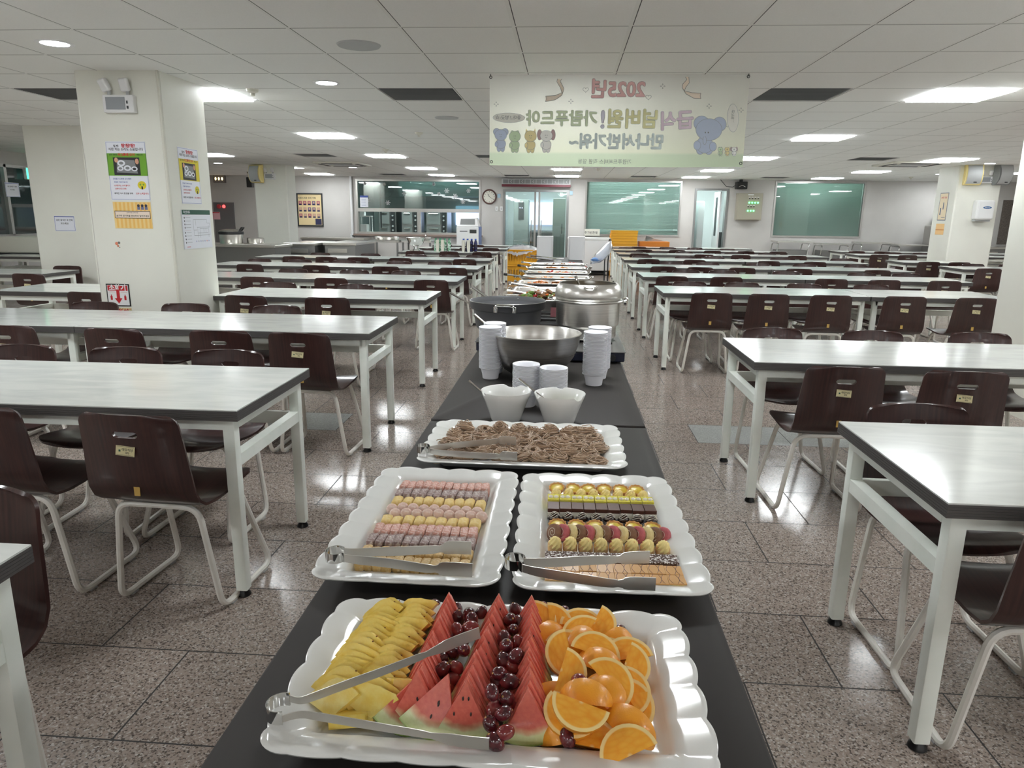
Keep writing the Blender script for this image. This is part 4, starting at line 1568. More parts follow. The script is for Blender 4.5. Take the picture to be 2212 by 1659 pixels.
tart = mk_tart()
sw = [mk_swirl(1), mk_swirl(2), mk_swirl(3)]
lime = mk_layer('lemon_cake_square', 'cake square', .0132, .017, [('sponge', 'lime', .020), ('cream_layer', 'wcream', .003), ('sponge_top', 'lime', .006)], lime_top)
browny = mk_layer('chocolate_mousse_square', 'cake square', .0132, .0195, [('sponge', 'sponge', .011), ('cream_layer', 'wcream', .006), ('chocolate_top', 'choc', .009)])
cball = mk_ball()
rolls = [mk_roll('brown'), mk_roll('pink'), mk_roll('white')]
sug = mk_layer('sugared_brownie_square', 'cake square', .0162, .0172, [('sponge', 'choc', .020), ('sugared_top', 'sugarchoc', .003)])
fea = mk_layer('caramel_cake_square', 'cake square', .0162, .0172, [('sponge', 'ysponge', .019), ('caramel_top', 'caramel', .003)], feather)
XA, XB = -.021, .226
row_cakes(tart, 1.655, 6, XA + .004, XB - .01, 'glossy custard tart in the rear tart row', 'custard tarts, rear row', rot=(radians(16), 0, 0), z=.004, jit=40)
row_cakes(lambda k: sw[k % 3], 1.610, 8, XA + .006, XB - .004, 'small sponge with yellow cream swirl, rear swirl row', 'cream swirl cakes, rear row')
row_cakes(lime, 1.568, 9, XA, XB, 'bright yellow cake square dotted with cream', 'yellow cake squares', jit=1)
row_cakes(browny, 1.526, 9, XA, XB, 'white cake square with smooth dark chocolate top', 'chocolate topped squares', jit=1)
row_cakes(cball, 1.480, 8, XA, XB, 'chocolate ball with white drizzle in silver foil cup', 'chocolate balls in foil cups', jit=30)
row_cakes(tart, 1.440, 6, XA + .002, XB, 'glossy custard tart in the front tart row', 'custard tarts, front row', rot=(radians(14), 0, 0), z=.003, jit=40)
rn = ['cocoa brown', 'pink', 'vanilla white']
row_cakes(lambda k: rolls[k % 3], 1.392, 14, XA, XB, lambda k: rn[k % 3] + ' roll cake slice leaning in the fanned row', 'roll cake slices', rot=(radians(-22), 0, radians(-52)), z=.001, jit=3, sc=.9)
row_cakes(lambda k: sw[(k + 1) % 3], 1.334, 8, XA, XB + .002, 'small sponge with yellow cream swirl, front swirl row', 'cream swirl cakes, front row', sc=1.12)
row_cakes(sug, 1.284, 8, XA - .004, XB + .008, 'cocoa cake square dusted with white sugar', 'sugar dusted cocoa squares', jit=1)
row_cakes(fea, 1.241, 8, XA - .004, XB + .008, 'caramel cake square with feathered brown icing, second row', 'caramel squares', jit=1)
row_cakes(fea, 1.204, 8, XA - .004, XB + .008, 'caramel cake square with feathered brown icing, frontmost row', 'caramel squares front', jit=1)

# ---- noodles
M['noodle'] = mat('buckwheat_noodle', (188, 162, 136), 0.32, noise=(20, (172, 144, 118), 0.35, 0.7), coat=0.25)


def noodle_coil(seed):
    rr = random.Random(seed)
    b = MB()
    ell = rr.uniform(.65, .85)
    for s in range(36):
        R = rr.uniform(.014, .034)
        z = .003 + rr.random() * .024 * (1 - (R - .014) / .045)
        ph = rr.uniform(0, 6.28)
        turns = rr.uniform(.7, 1.35)
        dr = rr.uniform(-.006, .006)
        ox, oy = rr.uniform(-.005, .005), rr.uniform(-.004, .004)
        pts = []
        for i in range(20):
            u = i / 19
            a = ph + u * 2 * pi * turns
            r = R + dr * u + .0012 * sin(a * 3 + s)
            pts.append((ox + r * cos(a), oy + ell * r * sin(a), max(.0014, z + .004 * sin(a + ph) + .0015 * sin(3 * a))))
        b.tube(pts, .00115, 5)
    for s in range(6):
        a = rr.uniform(0, 6.28)
        pts = [(.02 * cos(a) + .02 * (i / 7) * cos(a + i * .25), .016 * sin(a) + .018 * (i / 7) * sin(a + i * .25), max(.0014, .022 * (1 - i / 7))) for i in range(8)]
        b.tube(pts, .0013, 5)
    return tag(b.build('noodle_coil', 'noodle', smooth=180), cat='noodles')


coils = [noodle_coil(s) for s in (5, 6, 7, 8)]
nn = 0
for r_ in range(6):
    for c_ in range(9):
        x = -.318 + c_ * .0535 + (.026 if r_ % 2 else 0) + rf.uniform(-.006, .006)
        y = 1.862 + r_ * .048 + rf.uniform(-.005, .005)
        if x > .118:
            continue
        use(coils[rf.randrange(4)], (x, y, FZ + rf.uniform(.001, .011)), (radians(rf.uniform(-12, 12)), radians(rf.uniform(-12, 12)), rf.uniform(0, 6.28)), 'coiled bundle of brown noodles, ' + ['front row', 'second row', 'third row', 'fourth row', 'fifth row', 'rear row'][r_] + ', %s from the tongs end' % ORDN[c_], 'coils of buckwheat noodles', (1, 1, rf.uniform(.9, 1.25)))

# ---- white notched bowls with spoons
def notch_bowl(label, x, y, notches, rz):
    N = 72
    def rim(a):
        return -sum(d * math.exp(-(((a - c + pi) % (2 * pi) - pi) / w) ** 4) for c, w, d in notches)
    prof = [(.046, 0, 0), (.050, .0015, 0), (.061, .035, 0), (.077, .078, .6), (.0865, .102, 1), (.0860, .1045, 1), (.0835, .1035, 1), (.073, .078, .6), (.056, .035, 0), (.04, .008, 0), (.0001, .006, 0)]
    rings = [[(r * cos(2 * pi * j / N), r * sin(2 * pi * j / N), z + k * rim(2 * pi * j / N)) for j in range(N)] for r, z, k in prof]
    o = MB().loft(rings, 0, None, True, True, True).build('sauce_bowl', 'bowlwhite', smooth=50)
    o.location = (x, y, BZ)
    o.rotation_euler = (0, 0, rz)
    return tag(o, label, 'bowl', 'white notched bowls')


M['bowlwhite'] = mat('white_porcelain', (232, 232, 229), .16, coat=.2)
notch_bowl('white bowl with a wide notch at its back rim, before the bowl stacks', -.185, 2.335, [(radians(80), .26, .010), (radians(215), .14, .010)], 0)
notch_bowl('white bowl with notched rim at its side, holding green sauce', -.003, 2.315, [(radians(88), .13, .007), (radians(318), .2, .012), (radians(212), .12, .010)], 0)
M['garn'] = mat('green_onion_sauce', (150, 150, 100), 0.3, noise=(120, (80, 130, 50), 0.5, 0.6))
tag(MB().lathe([(.062, .05), (.0001, .052)], 24, cx=-.003, cy=2.315).build('green_onion_sauce', 'garn', loc=(0, 0, BZ)), 'green onion sauce inside the notched white bowl', 'sauce', kind='stuff')


def spoon(name, label, a, b, r=.0028, bowl=0.02, group='serving spoons and ladles'):
    """a = handle end, b = bowl of the spoon"""
    t = thing(name, label, 'spoon' if 'spoon' in name else 'ladle', (0, 0, 0), group=group)
    a, b = Vector(a), Vector(b)
    pts = [a, a.lerp(b, .3) + Vector((0, 0, -.002)), a.lerp(b, .7) + Vector((0, 0, -.002)), b]
    MB().tube(pts, [r * 1.5, r * 1.2, r * .8, r * .8], 8).build('handle', 'chrome', t)
    MB().lathe([(.0001, -.3 * bowl), (.6 * bowl, -.2 * bowl), (bowl, .1 * bowl), (.95 * bowl, .12 * bowl), (.55 * bowl, -.14 * bowl), (.0001, -.22 * bowl)], 20, T=Matrix.Translation(b)).build('spoon_bowl', 'chrome', t)
    return t


spoon('sauce_spoon', 'small steel spoon leaning in the bowl with the wide back notch', wy(1013, 822, 2.36), (-.19, 2.33, BZ + .035))
spoon('sauce_spoon', 'small steel spoon leaning in the bowl with green sauce', wy(1121, 818, 2.36), (-.015, 2.31, BZ + .058))

# ---- stacked bowls
cup = MB().lathe([(.034, 0), (.036, .0012), (.0385, .02), (.0455, .044), (.052, .0468), (.0535, .0485), (.0525, .0500), (.0495, .0490), (.0430, .044), (.035, .006), (.0001, .005)], 36).build('melamine_bowl', 'cup', smooth=50)
cup['category'] = 'bowl'
def stack(x, y, n, lab, grp, sx=1.0, step=.0047, big=1.0):
    for k in range(n):
        pos = 'topmost in ' if k == n - 1 else 'lowest in ' if k == 0 else 'nested in '
        use(cup, (x + rf.uniform(-.0006, .0006), y, BZ + k * step), (0, 0, rf.random()), 'white melamine bowl, ' + pos + lab, grp, (sx * big, sx * big, 1.0 * big))


stack(-.128, 2.53, 24, 'the stack behind the wide-notched bowl', 'bowls stack one', .94)
stack(-.027, 2.50, 23, 'the stack behind the green sauce bowl', 'bowls stack two', .96)
stack(-.305, 2.97, 32, 'the front kitchen-side stack by the mixing bowl', 'bowls stack three', .94, .0056)
stack(-.298, 3.085, 32, 'the rear kitchen-side stack by the mixing bowl', 'bowls stack four', .94, .0056)
stack(.137, 2.90, 32, 'the front blinds-side stack by the mixing bowl', 'bowls stack five', .94, .0056)
stack(.160, 3.03, 32, 'the rear blinds-side stack by the mixing bowl', 'bowls stack six', .94, .0056)

# ---- big steel bowl
t = thing('mixing_bowl', 'big shiny stainless mixing bowl with dark sauce between bowl stacks', 'mixing bowl', (-.122, 3.06, BZ))
MB().lathe([(.075, 0), (.09, .001), (.135, .033), (.175, .088), (.196, .148), (.200, .182), (.2055, .186), (.2055, .190), (.201, .1915), (.197, .184), (.192, .148), (.172, .088), (.133, .035), (.088, .004), (.0001, .003)], 128).build('bowl_shell', 'steel', t, smooth=60)
M['soy'] = mat('dark_soy_sauce', (74, 62, 48), 0.06, noise=(14, (96, 82, 60), 0.4, 0.7))
tag(MB().lathe([(.183, 0), (.0001, 0.0005)], 48).build('soy_broth', 'soy', loc=(-.122, 3.06, BZ + .104)), 'dark broth in the big mixing bowl', 'broth', kind='stuff')
spoon('steel_ladle', 'long steel ladle leaning in the big mixing bowl', wy(1025, 680, 3.15), (-.17, 3.06, BZ + .09), .0045, .04)

# ---- burners
for (x0, x1, y0, y1, lab) in ((-.44, -.10, 3.55, 4.07, 'under the black pot'), (.0, .30, 3.35, 3.95, 'under the tall soup pot')):
    t = thing('table_burner', 'flat black and blue steel table burner ' + lab, 'burner', ((x0 + x1) / 2, (y0 + y1) / 2, BZ), group='table burners')
    hx, hy = (x1 - x0) / 2, (y1 - y0) / 2
    MB().box(-hx, -hy, .008, hx, hy, .052).build('burner_body', mat('blue_black_enamel', (34, 38, 56), 0.25), t, smooth=0, bevel=.006)
    MB().box(-hx - .004, -hy - .004, .052, hx + .004, hy + .004, .058).build('top_plate', 'steel_dull', t, smooth=0, bevel=.002)
    b = MB()
    for k in range(4):
        a = k * pi / 2 + pi / 4
        b.box(.05, -.004, .058, .14, .004, .068, 0, Matrix.Rotation(a, 4, 'Z'))
    b.build('pan_support', 'black', t)
    MB().cyl((hx - .06, -hy, .03), (hx - .06, -hy - .02, .03), .016, n=16).build('control_knob', 'black', t)
    for sx in (-1, 1):
        for sy in (-1, 1):
            MB().cyl((sx * (hx - .03), sy * (hy - .03), 0), (sx * (hx - .03), sy * (hy - .03), .01), .012).build('foot', 'rubber', t)

# ---- black pot
t = thing('black_pot', 'wide dark grey nonstick pot with steel side handles and ladles', 'pot', (-.300, 3.83, BZ + .068))
MB().lathe([(.13, 0), (.15, .004), (.172, .03), (.178, .06), (.186, .125), (.198, .128), (.204, .14), (.2055, .168), (.2075, .170), (.2040, .1715), (.2015, .168), (.199, .145), (.180, .13), (.172, .06), (.16, .02), (.0001, .012)], 64).build('pot_shell', 'potblack', t, smooth=45)
MB().lathe([(.2056, .1695), (.2078, .1702), (.2056, .1722), (.2036, .1708), (.2056, .1695)], 64, caps=False).build('rim_line', 'alu', t)
for s in (-1, 1):
    p = [(-.048, s * .205, .138), (-.048, s * .232, .168), (.048, s * .232, .168), (.048, s * .205, .138)]
    MB().tube(smooth_path(p, .02, 4), .0065, 10).build('side_handle', 'chrome', t)
    b = MB()
    for x in (-.048, .048):
        b.box(x - .010, min(s * .2, s * .207), .128, x + .010, max(s * .2, s * .207), .158)
    b.build('handle_bracket', 'chrome', t, bevel=.002)
b = MB()
for x in (-.045, .045):
    b.ball((x, .199, .156), (.0075, .004, .0075), 12, 8)
b.build('rivets', 'chrome', t)
tag(MB().lathe([(.175, 0), (.0001, .0005)], 40).build('broth', 'soy', loc=(-.3, 3.83, BZ + .068 + .122)), 'dark broth inside the grey pot', 'broth', kind='stuff')
spoon('steel_ladle', 'long thin steel ladle resting in the grey pot over its side', wy(974, 633, 3.9), (-.40, 3.78, BZ + .17), .0042, .035)
spoon('steel_ladle', 'thick handled steel ladle at the back of the grey pot', wy(1022, 620, 4.25), (-.33, 3.93, BZ + .18), .007, .04)

# ---- tall soup pot
t = thing('soup_pot', 'tall polished steel soup pot with domed collar and side loops', 'soup pot', (.128, 3.72, BZ + .068))
MB().lathe([(.13, 0), (.146, .004), (.150, .012), (.150, .060), (.156, .066), (.163, .072), (.1645, .1), (.1645, .185), (.184, .192), (.187, .196), (.184, .200), (.165, .199), (.15, .19), (.14, .03), (.0001, .02)], 64).build('pot_body', 'steel', t, smooth=40)
MB().lathe([(.164, .199), (.170, .205), (.173, .225), (.168, .255), (.156, .276), (.150, .282), (.147, .284), (.142, .281), (.147, .272), (.158, .25), (.161, .225), (.156, .203), (.152, .197)], 128, caps=False).build('domed_collar', 'steel', t, smooth=40)
for s in (-1, 1):
    MB().tube(smooth_path([(s * .18, -.05, .196), (s * .205, -.03, .202), (s * .205, .03, .202), (s * .18, .05, .196)], .02, 4), .005, 8).build('side_loop', 'chrome', t)
MB().tube(smooth_path([(-.03, -.160, .277), (-.015, -.178, .268), (.02, -.178, .268), (.035, -.160, .277)], .012, 4), .004, 8).build('lid_hook', 'chrome', t)
tag(MB().lathe([(.128, 0), (.0001, .0005)], 40).build('soup', 'soy', loc=(.128, 3.72, BZ + .068 + .155)), 'broth in the tall soup pot', 'soup', kind='stuff')
spoon('steel_ladle', 'flat steel ladle handle standing up in the tall soup pot', wy(1243, 596, 3.74), (.11, 3.72, BZ + .275), .005, .035)

# ---- steel food trays
M['stirfry'] = mat('stir_fried_meat', (120, 82, 58), 0.35, noise=(60, (172, 128, 84), 0.42, 0.62), coat=0.3)
M['veg'] = mat('green_pepper', (104, 138, 52), 0.3, coat=0.3)
M['redveg'] = mat('red_pepper', (168, 34, 40), 0.25, coat=0.3)
M['carrot'] = mat('carrot', (226, 120, 50), 0.35)
M['gold'] = mat('fried_batter', (206, 142, 78), 0.6, noise=(70, (176, 104, 52), 0.4, 0.65))
M['kimchi'] = mat('red_kimchi', (188, 50, 44), 0.35, noise=(50, (220, 110, 80), 0.45, 0.65))
M['salad'] = mat('pale_salad', (206, 208, 150), 0.4, noise=(50, (96, 140, 60), 0.5, 0.62))
M['maroonbox'] = mat('wine_red_card', (120, 70, 74), 0.6)


def pan(x, y, z, hx, hy, depth, label, full=True):
    t = thing('serving_tray', label, 'food tray', (x, y, BZ), group='stainless food trays on stands')
    # stand
    b = MB()
    for sx in (-1, 1):
        for sy in (-1, 1):
            b.box(sx * (hx + .005) - .006, sy * (hy - .01) - .006, 0, sx * (hx + .005) + .006, sy * (hy - .01) + .006, z - .035)
    b.box(-hx - .01, -hy, .0, hx + .01, -hy + .01, .012).box(-hx - .01, hy - .01, 0, hx + .01, hy, .012)
    b.build('stand_frame', 'steel_dull', t, smooth=0)
    # water pan and food pan as one pressed shell
    sh_ = []
    for ins, zz in ((.012, z - depth - .02), (0, z - .012), (-.006, z - .006), (-.006, z), (.0, z + .002), (.012, z), (.018, z - .004), (.024, z - depth)):
        sh_.append([(px, py, zz) for px, py in rrect(hx - ins, hy - ins, .03, 4)])
    MB().loft(sh_, 0, None, True, True, True).build('pan_shell', 'steel', t, smooth=40)
    for s in (-1, 1):
        MB().tube(smooth_path([(s * hx, -.07, z - .02), (s * (hx + .035), -.07, z + .004), (s * (hx + .035), .07, z + .004), (s * hx, .07, z - .02)], .02, 3), .0055, 8).build('end_handle', 'chrome', t)
    return t


def heap(name, label, x, y, z, hx, hy, h, mats, n, seed, size=.02, flat=.45):
    rr = random.Random(seed)
    b = MB()
    for _ in range(n):
        u, v = rr.uniform(-1, 1), rr.uniform(-1, 1)
        zz = h * (1 - .7 * max(abs(u), abs(v)) ** 2) * rr.uniform(.5, 1)
        s = size * rr.uniform(.6, 1.3)
        T = Matrix.Translation((u * hx, v * hy, zz)) @ Euler((rr.uniform(-.6, .6), rr.uniform(-.6, .6), rr.uniform(0, 3))).to_matrix().to_4x4()
        b.ball((0, 0, 0), (s, s * rr.uniform(.4, .8), s * flat), 7, 5, rr.choices(range(len(mats)), [8] + [1] * (len(mats) - 1))[0] if len(mats) > 1 else 0, T, .12)
    o = b.build(name, mats, smooth=60)
    o.location = (x, y, z)
    return tag(o, label, 'food', kind='stuff')


TR = [(4.75, .905, .205, 'first hot tray, with beef and peppers', ('stirfry', 'stirfry', 'veg', 'redveg', 'carrot', 'veg'), 260, .03),
      (5.33, .905, .30, 'second hot tray, nearly empty', ('gold',), 24, .0),
      (5.93, .905, .30, 'third hot tray, with golden fried food', ('gold', 'carrot'), 170, .016),
      (6.48, .905, .30, 'fourth hot tray, with fried chicken pieces', ('gold',), 40, .01),
      (7.1, .905, .30, 'fifth hot tray, with orange stew', ('gold', 'kimchi'), 130, .012),
      (7.72, .905, .30, 'sixth hot tray, with breaded pieces', ('gold',), 60, .012),
      (8.35, .905, .30, 'seventh hot tray, with purple-brown side dish', ('stirfry',), 60, .012)]
for k, (y, z, hx, lab, ms, n, h) in enumerate(TR):
    hx = .30
    x = -.075 if k else -.10
    pan(x, y, z - BZ, hx, .165, .05, 'shallow stainless food tray on a stand, ' + lab)
    heap('hot_food', 'food lying in the ' + lab, x, y, z - .05, hx - .05, .12, h + (.065 if k == 0 else .045), list(ms), n, k, .026 if k == 0 else .02)
# basil leaves and pepper pieces stand up on the first tray
b = MB()
for (px, py, w_) in ((1141, 640, .028), (1132, 652, .02), (1122, 650, .018)):
    c_ = wy(px, py, 4.72)
    b.ball(tuple(c_), (w_ * .5, .003, w_), 8, 8, 0, None, .05)
tag(b.build('basil_garnish', 'veg', smooth=60), 'green basil leaves on the first hot tray', 'garnish')
tag(MB().box(-.1, -.004, 0, .1, .004, .06).build('dish_sign', 'maroonbox', loc=(.02, 4.545, BZ + .055)), 'small wine red menu card before the first hot tray', 'menu card')

# serving tools lying across the trays with their handles to the kitchen side
uts = [(1088, 626, 4.78), (1098, 611, 5.35), (1110, 596, 5.95), (1088, 592, 6.4), (1122, 584, 7.05), (1118, 573, 7.75), (1126, 566, 8.3), (1137, 555, 9.3), (1146, 552, 9.85)]
for k, (px, py, y) in enumerate(uts):
    a = wy(px, py, y)
    e_ = Vector((-.12 + .03 * (k % 3), y - .02, a.z - .035 - .012 * (k % 2)))
    t = thing('serving_spatula', 'long steel serving tool, %s one from the front along the hot trays' % ['first', 'second', 'third', 'fourth', 'fifth', 'sixth', 'seventh', 'eighth', 'ninth'][k], 'serving tool', (0, 0, 0), group='serving tools on the food trays')
    MB().tube([a, a.lerp(e_, .5), e_], [.008, .006, .005], 8).build('handle', 'chrome' if k % 3 else 'steel', t)
    if k % 2:
        MB().tube([a + Vector((0, .03, 0)), e_ + Vector((0, .02, 0))], [.006, .005], 8).build('second_arm', 'chrome', t)
    MB().cyl(tuple(a), tuple(a.lerp(e_, .08)), .012, n=10).build('grip_end', 'black' if k in (3, 5) else 'chrome', t)
    MB().rbox(-.05, -.035, -.002, .05, .035, .003, .002, 0, Matrix.Translation(e_)).build('blade', 'steel', t)
# bowls of side dishes beyond the trays
for k, (x, y, nm, lab) in enumerate([(-.27, 9.05, 'wcream', 'pale side dish'), (-.02, 9.15, 'salad', 'green salad'), (.22, 9.1, 'kimchi', 'red kimchi'), (-.2, 9.75, 'salad', 'mixed salad'), (.1, 9.85, 'kimchi', 'red pepper paste')]):
    t = thing('side_dish_bowl', 'oval white serving bowl of ' + lab + ' beyond the hot trays', 'bowl', (x, y, BZ), group='side dish bowls')
    b = MB()
    b.loft([[(r * cos(2 * pi * j / 32), .8 * r * sin(2 * pi * j / 32), z) for j in range(32)] for r, z in ((.07, 0), (.085, .004), (.125, .055), (.135, .075), (.132, .076), (.12, .055), (.08, .01))], 0, None, True, True, True)
    b.build('bowl_shell', 'ceramic' if k % 2 else 'steel', t)
    heap('side_dish', 'serving of ' + lab + ' in its bowl', x, y, BZ + .045, .085, .06, .04, [nm], 45, 40 + k, .016)
# plate stacks
plate = MB()
plate.loft([[(px, py, z) for px, py in rrect(h, h, r, 5)] for h, r, z in ((.085, .03, 0), (.09, .03, .0005), (.125, .04, .002), (.136, .045, .0035), (.136, .045, .0105), (.122, .04, .0092), (.088, .03, .0025))], 0, None, True, True, True)
M['platewhite'] = mat('white_plate', (250, 250, 252), .3)
plate = plate.build('square_plate', 'platewhite', smooth=40)
plate['category'] = 'plate'
for s_, (px, lab) in enumerate(((1177, 'behind the green salad, kitchen side'), (1245, 'in front of the white wall, blinds side'))):
    q = wy(px, 548, 11.9)
    for k in range(45):
        pos = 'topmost in ' if k == 44 else 'within '
        use(plate, (q.x, 11.9, BZ + .001 + k * .0083), (0, 0, rf.uniform(-.01, .01)), 'square white plate, ' + pos + 'the tall stack ' + lab, 'plates in stack %s' % ('one', 'two')[s_], (.98, .98, 1))
# ------------------------------------------------------------------ back wall: windows, doors and what is behind them
def wx(px, py, X):
    d = ray(px, py)
    return Vector((0, 0, CAM_H)) + d * (X / d.x)


def frame_rect(b, x0, x1, z0, z1, y0, y1, w, mi=0):
    b.box(x0, y0, z0, x0 + w, y1, z1, mi).box(x1 - w, y0, z0, x1, y1, z1, mi)
    return b.box(x0 + w, y0, z0, x1 - w, y1, z0 + w, mi).box(x0 + w, y0, z1 - w, x1 - w, y1, z1, mi)


# window 1: kitchen hatch
M['added_lamp'] = mat('added_room_lamp', (255, 255, 255), .5, emit=((232, 255, 250), 14))  # glow of the unseen lamps added in the rooms behind the walls
M['kwall'] = mat('kitchen_tile_wall', (176, 188, 186), .45)
x0, x1, z0, z1 = W1
w = thing('window_1', None, None)
tag(w, kind='structure')
b = frame_rect(MB(), x0, x1, z0, z1, WY - .02, WY + .14, .05)
b.box(x0, WY - .03, 1.52, x1, WY + .14, 1.61).box(-3.96, WY - .01, z0, -3.86, WY + .12, 1.52)
b.build('window_frame', 'alu', w, smooth=0)
MB().box(x0 + .05, WY + .05, 1.61, x1 - .05, WY + .058, z1 - .05).build('window_glass', 'glass_teal', w, smooth=0)
MB().box(x0 - .08, WY - .1, z0 - .05, x1 + .05, WY + .2, z0).build('window_sill', mat('brown_stone', (140, 122, 112), .4), w, smooth=0)
b = MB()
rs = random.Random(4)
for (px, py) in ((788, 396), (830, 398), (873, 418), (937, 398), (948, 419), (1012, 412), (983, 424), (965, 412), (838, 438), (797, 432), (1000, 436)):
    c_ = wy(px, py, WY + .045)
    r_ = rs.uniform(.045, .075)
    for k in range(3):
        T = Matrix.Translation(c_) @ Matrix.Rotation(k * pi / 3, 4, 'Y')
        b.box(-r_, -.001, -.008, r_, .001, .008, 0, T)
        for s in (-1, 1):
            b.box(s * r_ * .6 - .02, -.001, -.006, s * r_ * .6 + .02, .001, .006, 0, T @ Matrix.Rotation(.8, 4, 'Y'))
tag(b.build('snowflake_stickers', 'lgrey', smooth=0), 'white snowflake stickers on the kitchen window glass', 'stickers', kind='stuff')

# window 2 and 3: panes with green blinds behind
M['blind'] = mat('green_blind', (186, 200, 194), 0.55)
g = NT(M['blind'])
tl = g.n('BsdfTranslucent')
tl.inputs[0].default_value = lin((190, 204, 198))
ms = g.n('MixShader')
ms.inputs[0].default_value = .55
g.l(g.b.outputs[0], ms.inputs[1])
g.l(tl.outputs[0], ms.inputs[2])
g.l(ms.outputs[0], g.nt.nodes['Material Output'].inputs[0])
for n_, (x0, x1, z0, z1) in (('window_2', W2), ('window_3', W3)):
    w = thing(n_, None, None)
    tag(w, kind='structure')
    frame_rect(MB(), x0, x1, z0, z1, WY - .015, WY + .1, .045).build('window_frame', 'alu', w, smooth=0)
    MB().box(x0 + .045, WY + .03, z0 + .045, x1 - .045, WY + .036, z1 - .045).build('window_glass', 'glass', w, smooth=0)
    b = MB()
    n = 46
    for k in range(n):
        z = z0 + .06 + (z1 - z0 - .12) * k / (n - 1)
        tl = .75 if n_ == 'window_2' else 1.0
        dz = 0.0
        T = Matrix.Translation(((x0 + x1) / 2, WY + .085, z)) @ Matrix.Rotation(tl * (1 if k % 9 or tl > .9 else .85), 4, 'X')
        if n_ == 'window_2' and k in (2, 3, 4):
            T = Matrix.Translation(((x0 + x1) / 2, WY + .085, z)) @ Matrix.Rotation(.012 * k - .02, 4, 'Y') @ Matrix.Rotation(.6, 4, 'X')
        b.box(-(x1 - x0) / 2 + .05, -.018, -.0006, (x1 - x0) / 2 - .05, .018, .0006, 0, T)
    tag(b.build('window_blind', 'blind', smooth=0), 'green venetian blind behind the %s window pane' % ('middle' if n_ == 'window_2' else 'switch-panel side'), 'blind', 'green venetian blinds')
    yb_ = WY + 1.4
    struct('wall_rear', MB().box(x0 - .35, WY + .19, 0, x0 - .3, yb_, 2.7).box(x1 + .3, WY + .19, 0, x1 + .35, yb_, 2.7).box(x0 - .3, yb_, 0, x1 + .3, yb_ + .05, 2.7).box(x0 - .35, WY + .19, 2.7, x1 + .35, yb_ + .05, 2.75), 'kwall')
    tag(MB().box(x0 + .2, WY + .7, 2.6, x1 - .2, WY + .9, 2.69).build('added_blind_lamp', 'added_lamp', smooth=0), 'long added lamp in the room behind the %s blind' % ('middle' if n_ == 'window_2' else 'switch-panel side'), 'ceiling light')  # unseen lamp added to brighten the blind from behind

# rooms behind the wall
def room(x0, x1, y1, zc, m):
    b = MB().box(x0 - .05, WY + .19, 0, x0, y1, zc).box(x1, WY + .19, 0, x1 + .05, y1, zc).box(x0, y1, 0, x1, y1 + .05, zc).box(x0 - .05, WY + .19, zc, x1 + .05, y1 + .05, zc + .05)
    return struct('wall_rear', b, m)


M['kwall'] = mat('kitchen_tile_wall', (176, 188, 186), .45)
room(-6.3, -1.86, 23.6, 2.7, 'kwall')
for k, x in enumerate((-4.7, -3.1)):
    o = MB().box(x - .7, 20.0 + k * .8, 2.64, x + .7, 20.2 + k * .8, 2.69).build('added_room_lamp', 'added_lamp', smooth=0)  # unseen panel added to light the kitchen
    tag(o, 'long added lamp on the kitchen ceiling, %s one' % ('counter side' if k == 0 else 'entrance side'), 'ceiling light', 'added kitchen lamps')
q0, q1 = wy(985, 436, 23.55), wy(1040, 452, 23.55)
tag(MB().box(q0.x, 23.5, 1.15, -1.9, 23.58, 1.75).build('window_4', 'daylight', smooth=0), kind='structure')
for k, (pa, pb) in enumerate(((818, 856), (868, 905), (921, 966))):
    a, c_ = wy(pa, 480, 21.2).x, wy(pb, 480, 21.2).x
    t = thing('deck_oven', 'grey double deck oven in the kitchen, %s of three' % ['first from the counters', 'middle one', 'third, nearest the air cooler'][k], 'oven', ((a + c_) / 2, 21.2, 0), group='kitchen deck ovens')
    h = (c_ - a) / 2
    MB().box(-h, 0, .0, h, .8, 1.62).build('oven_body', 'steel_dull', t, smooth=0)
    for zz in (.75, 1.18):
        dr = MB().box(-h + .03, -.03, zz, h - .2, 0, zz + .36).build('oven_door', 'grey', t, smooth=0)
        MB().cyl((-h + .08, -.06, zz + .31), (h - .26, -.06, zz + .31), .016, n=8).build('door_handle', 'chrome', dr)
    MB().box(h - .17, -.02, .75, h - .03, 0, 1.55).build('control_strip', 'dark', t, smooth=0)
    b = MB()
    for zz in (1.0, 1.12, 1.3, 1.42):
        b.cyl((h - .1, -.02, zz), (h - .1, -.05, zz), .025, n=10)
    b.build('knobs', 'lgrey', t)
t = thing('kitchen_trolley', 'white plastic shelf trolley inside the kitchen hatch', 'trolley', (wy(790, 480, 19.9).x, 19.9, 0))
for z in (.95, 1.38):
    MB().box(-.17, -.15, z, .17, .15, z + .03).build('shelf', 'white', t, smooth=0)
b = MB()
for sx in (-1, 1):
    for sy in (-1, 1):
        b.cyl((sx * .15, sy * .13, 0), (sx * .15, sy * .13, 1.38), .012, n=8)
b.build('posts', 'white', t)
MB().box(-.12, -.12, .98, .06, .1, 1.18).build('white_bin', 'white', t, smooth=0, bevel=.01)
MB().box(-.15, -.1, 1.41, .0, .05, 1.52).build('white_box', 'white', t, smooth=0, bevel=.01)
t = thing('kitchen_fan', 'wall fan inside the kitchen window', 'fan', wy(832, 412, 19.9))
MB().tube([(.2 * cos(a * pi / 12), 0, .2 * sin(a * pi / 12)) for a in range(24)], .008, 6, closed=True).build('fan_guard', 'dark', t)
b = MB()
for k in range(3):
    b.ball((0, 0, 0), (.16, .008, .05), 10, 6, 0, Matrix.Rotation(k * 2 * pi / 3, 4, 'Y') @ Matrix.Translation((.09, 0, 0)))
b.build('fan_blades', 'grey', t)
MB().cyl((-.15, .05, .6), (-.15, .05, -1.0), .02).build('fan_stand', 'dark', t)
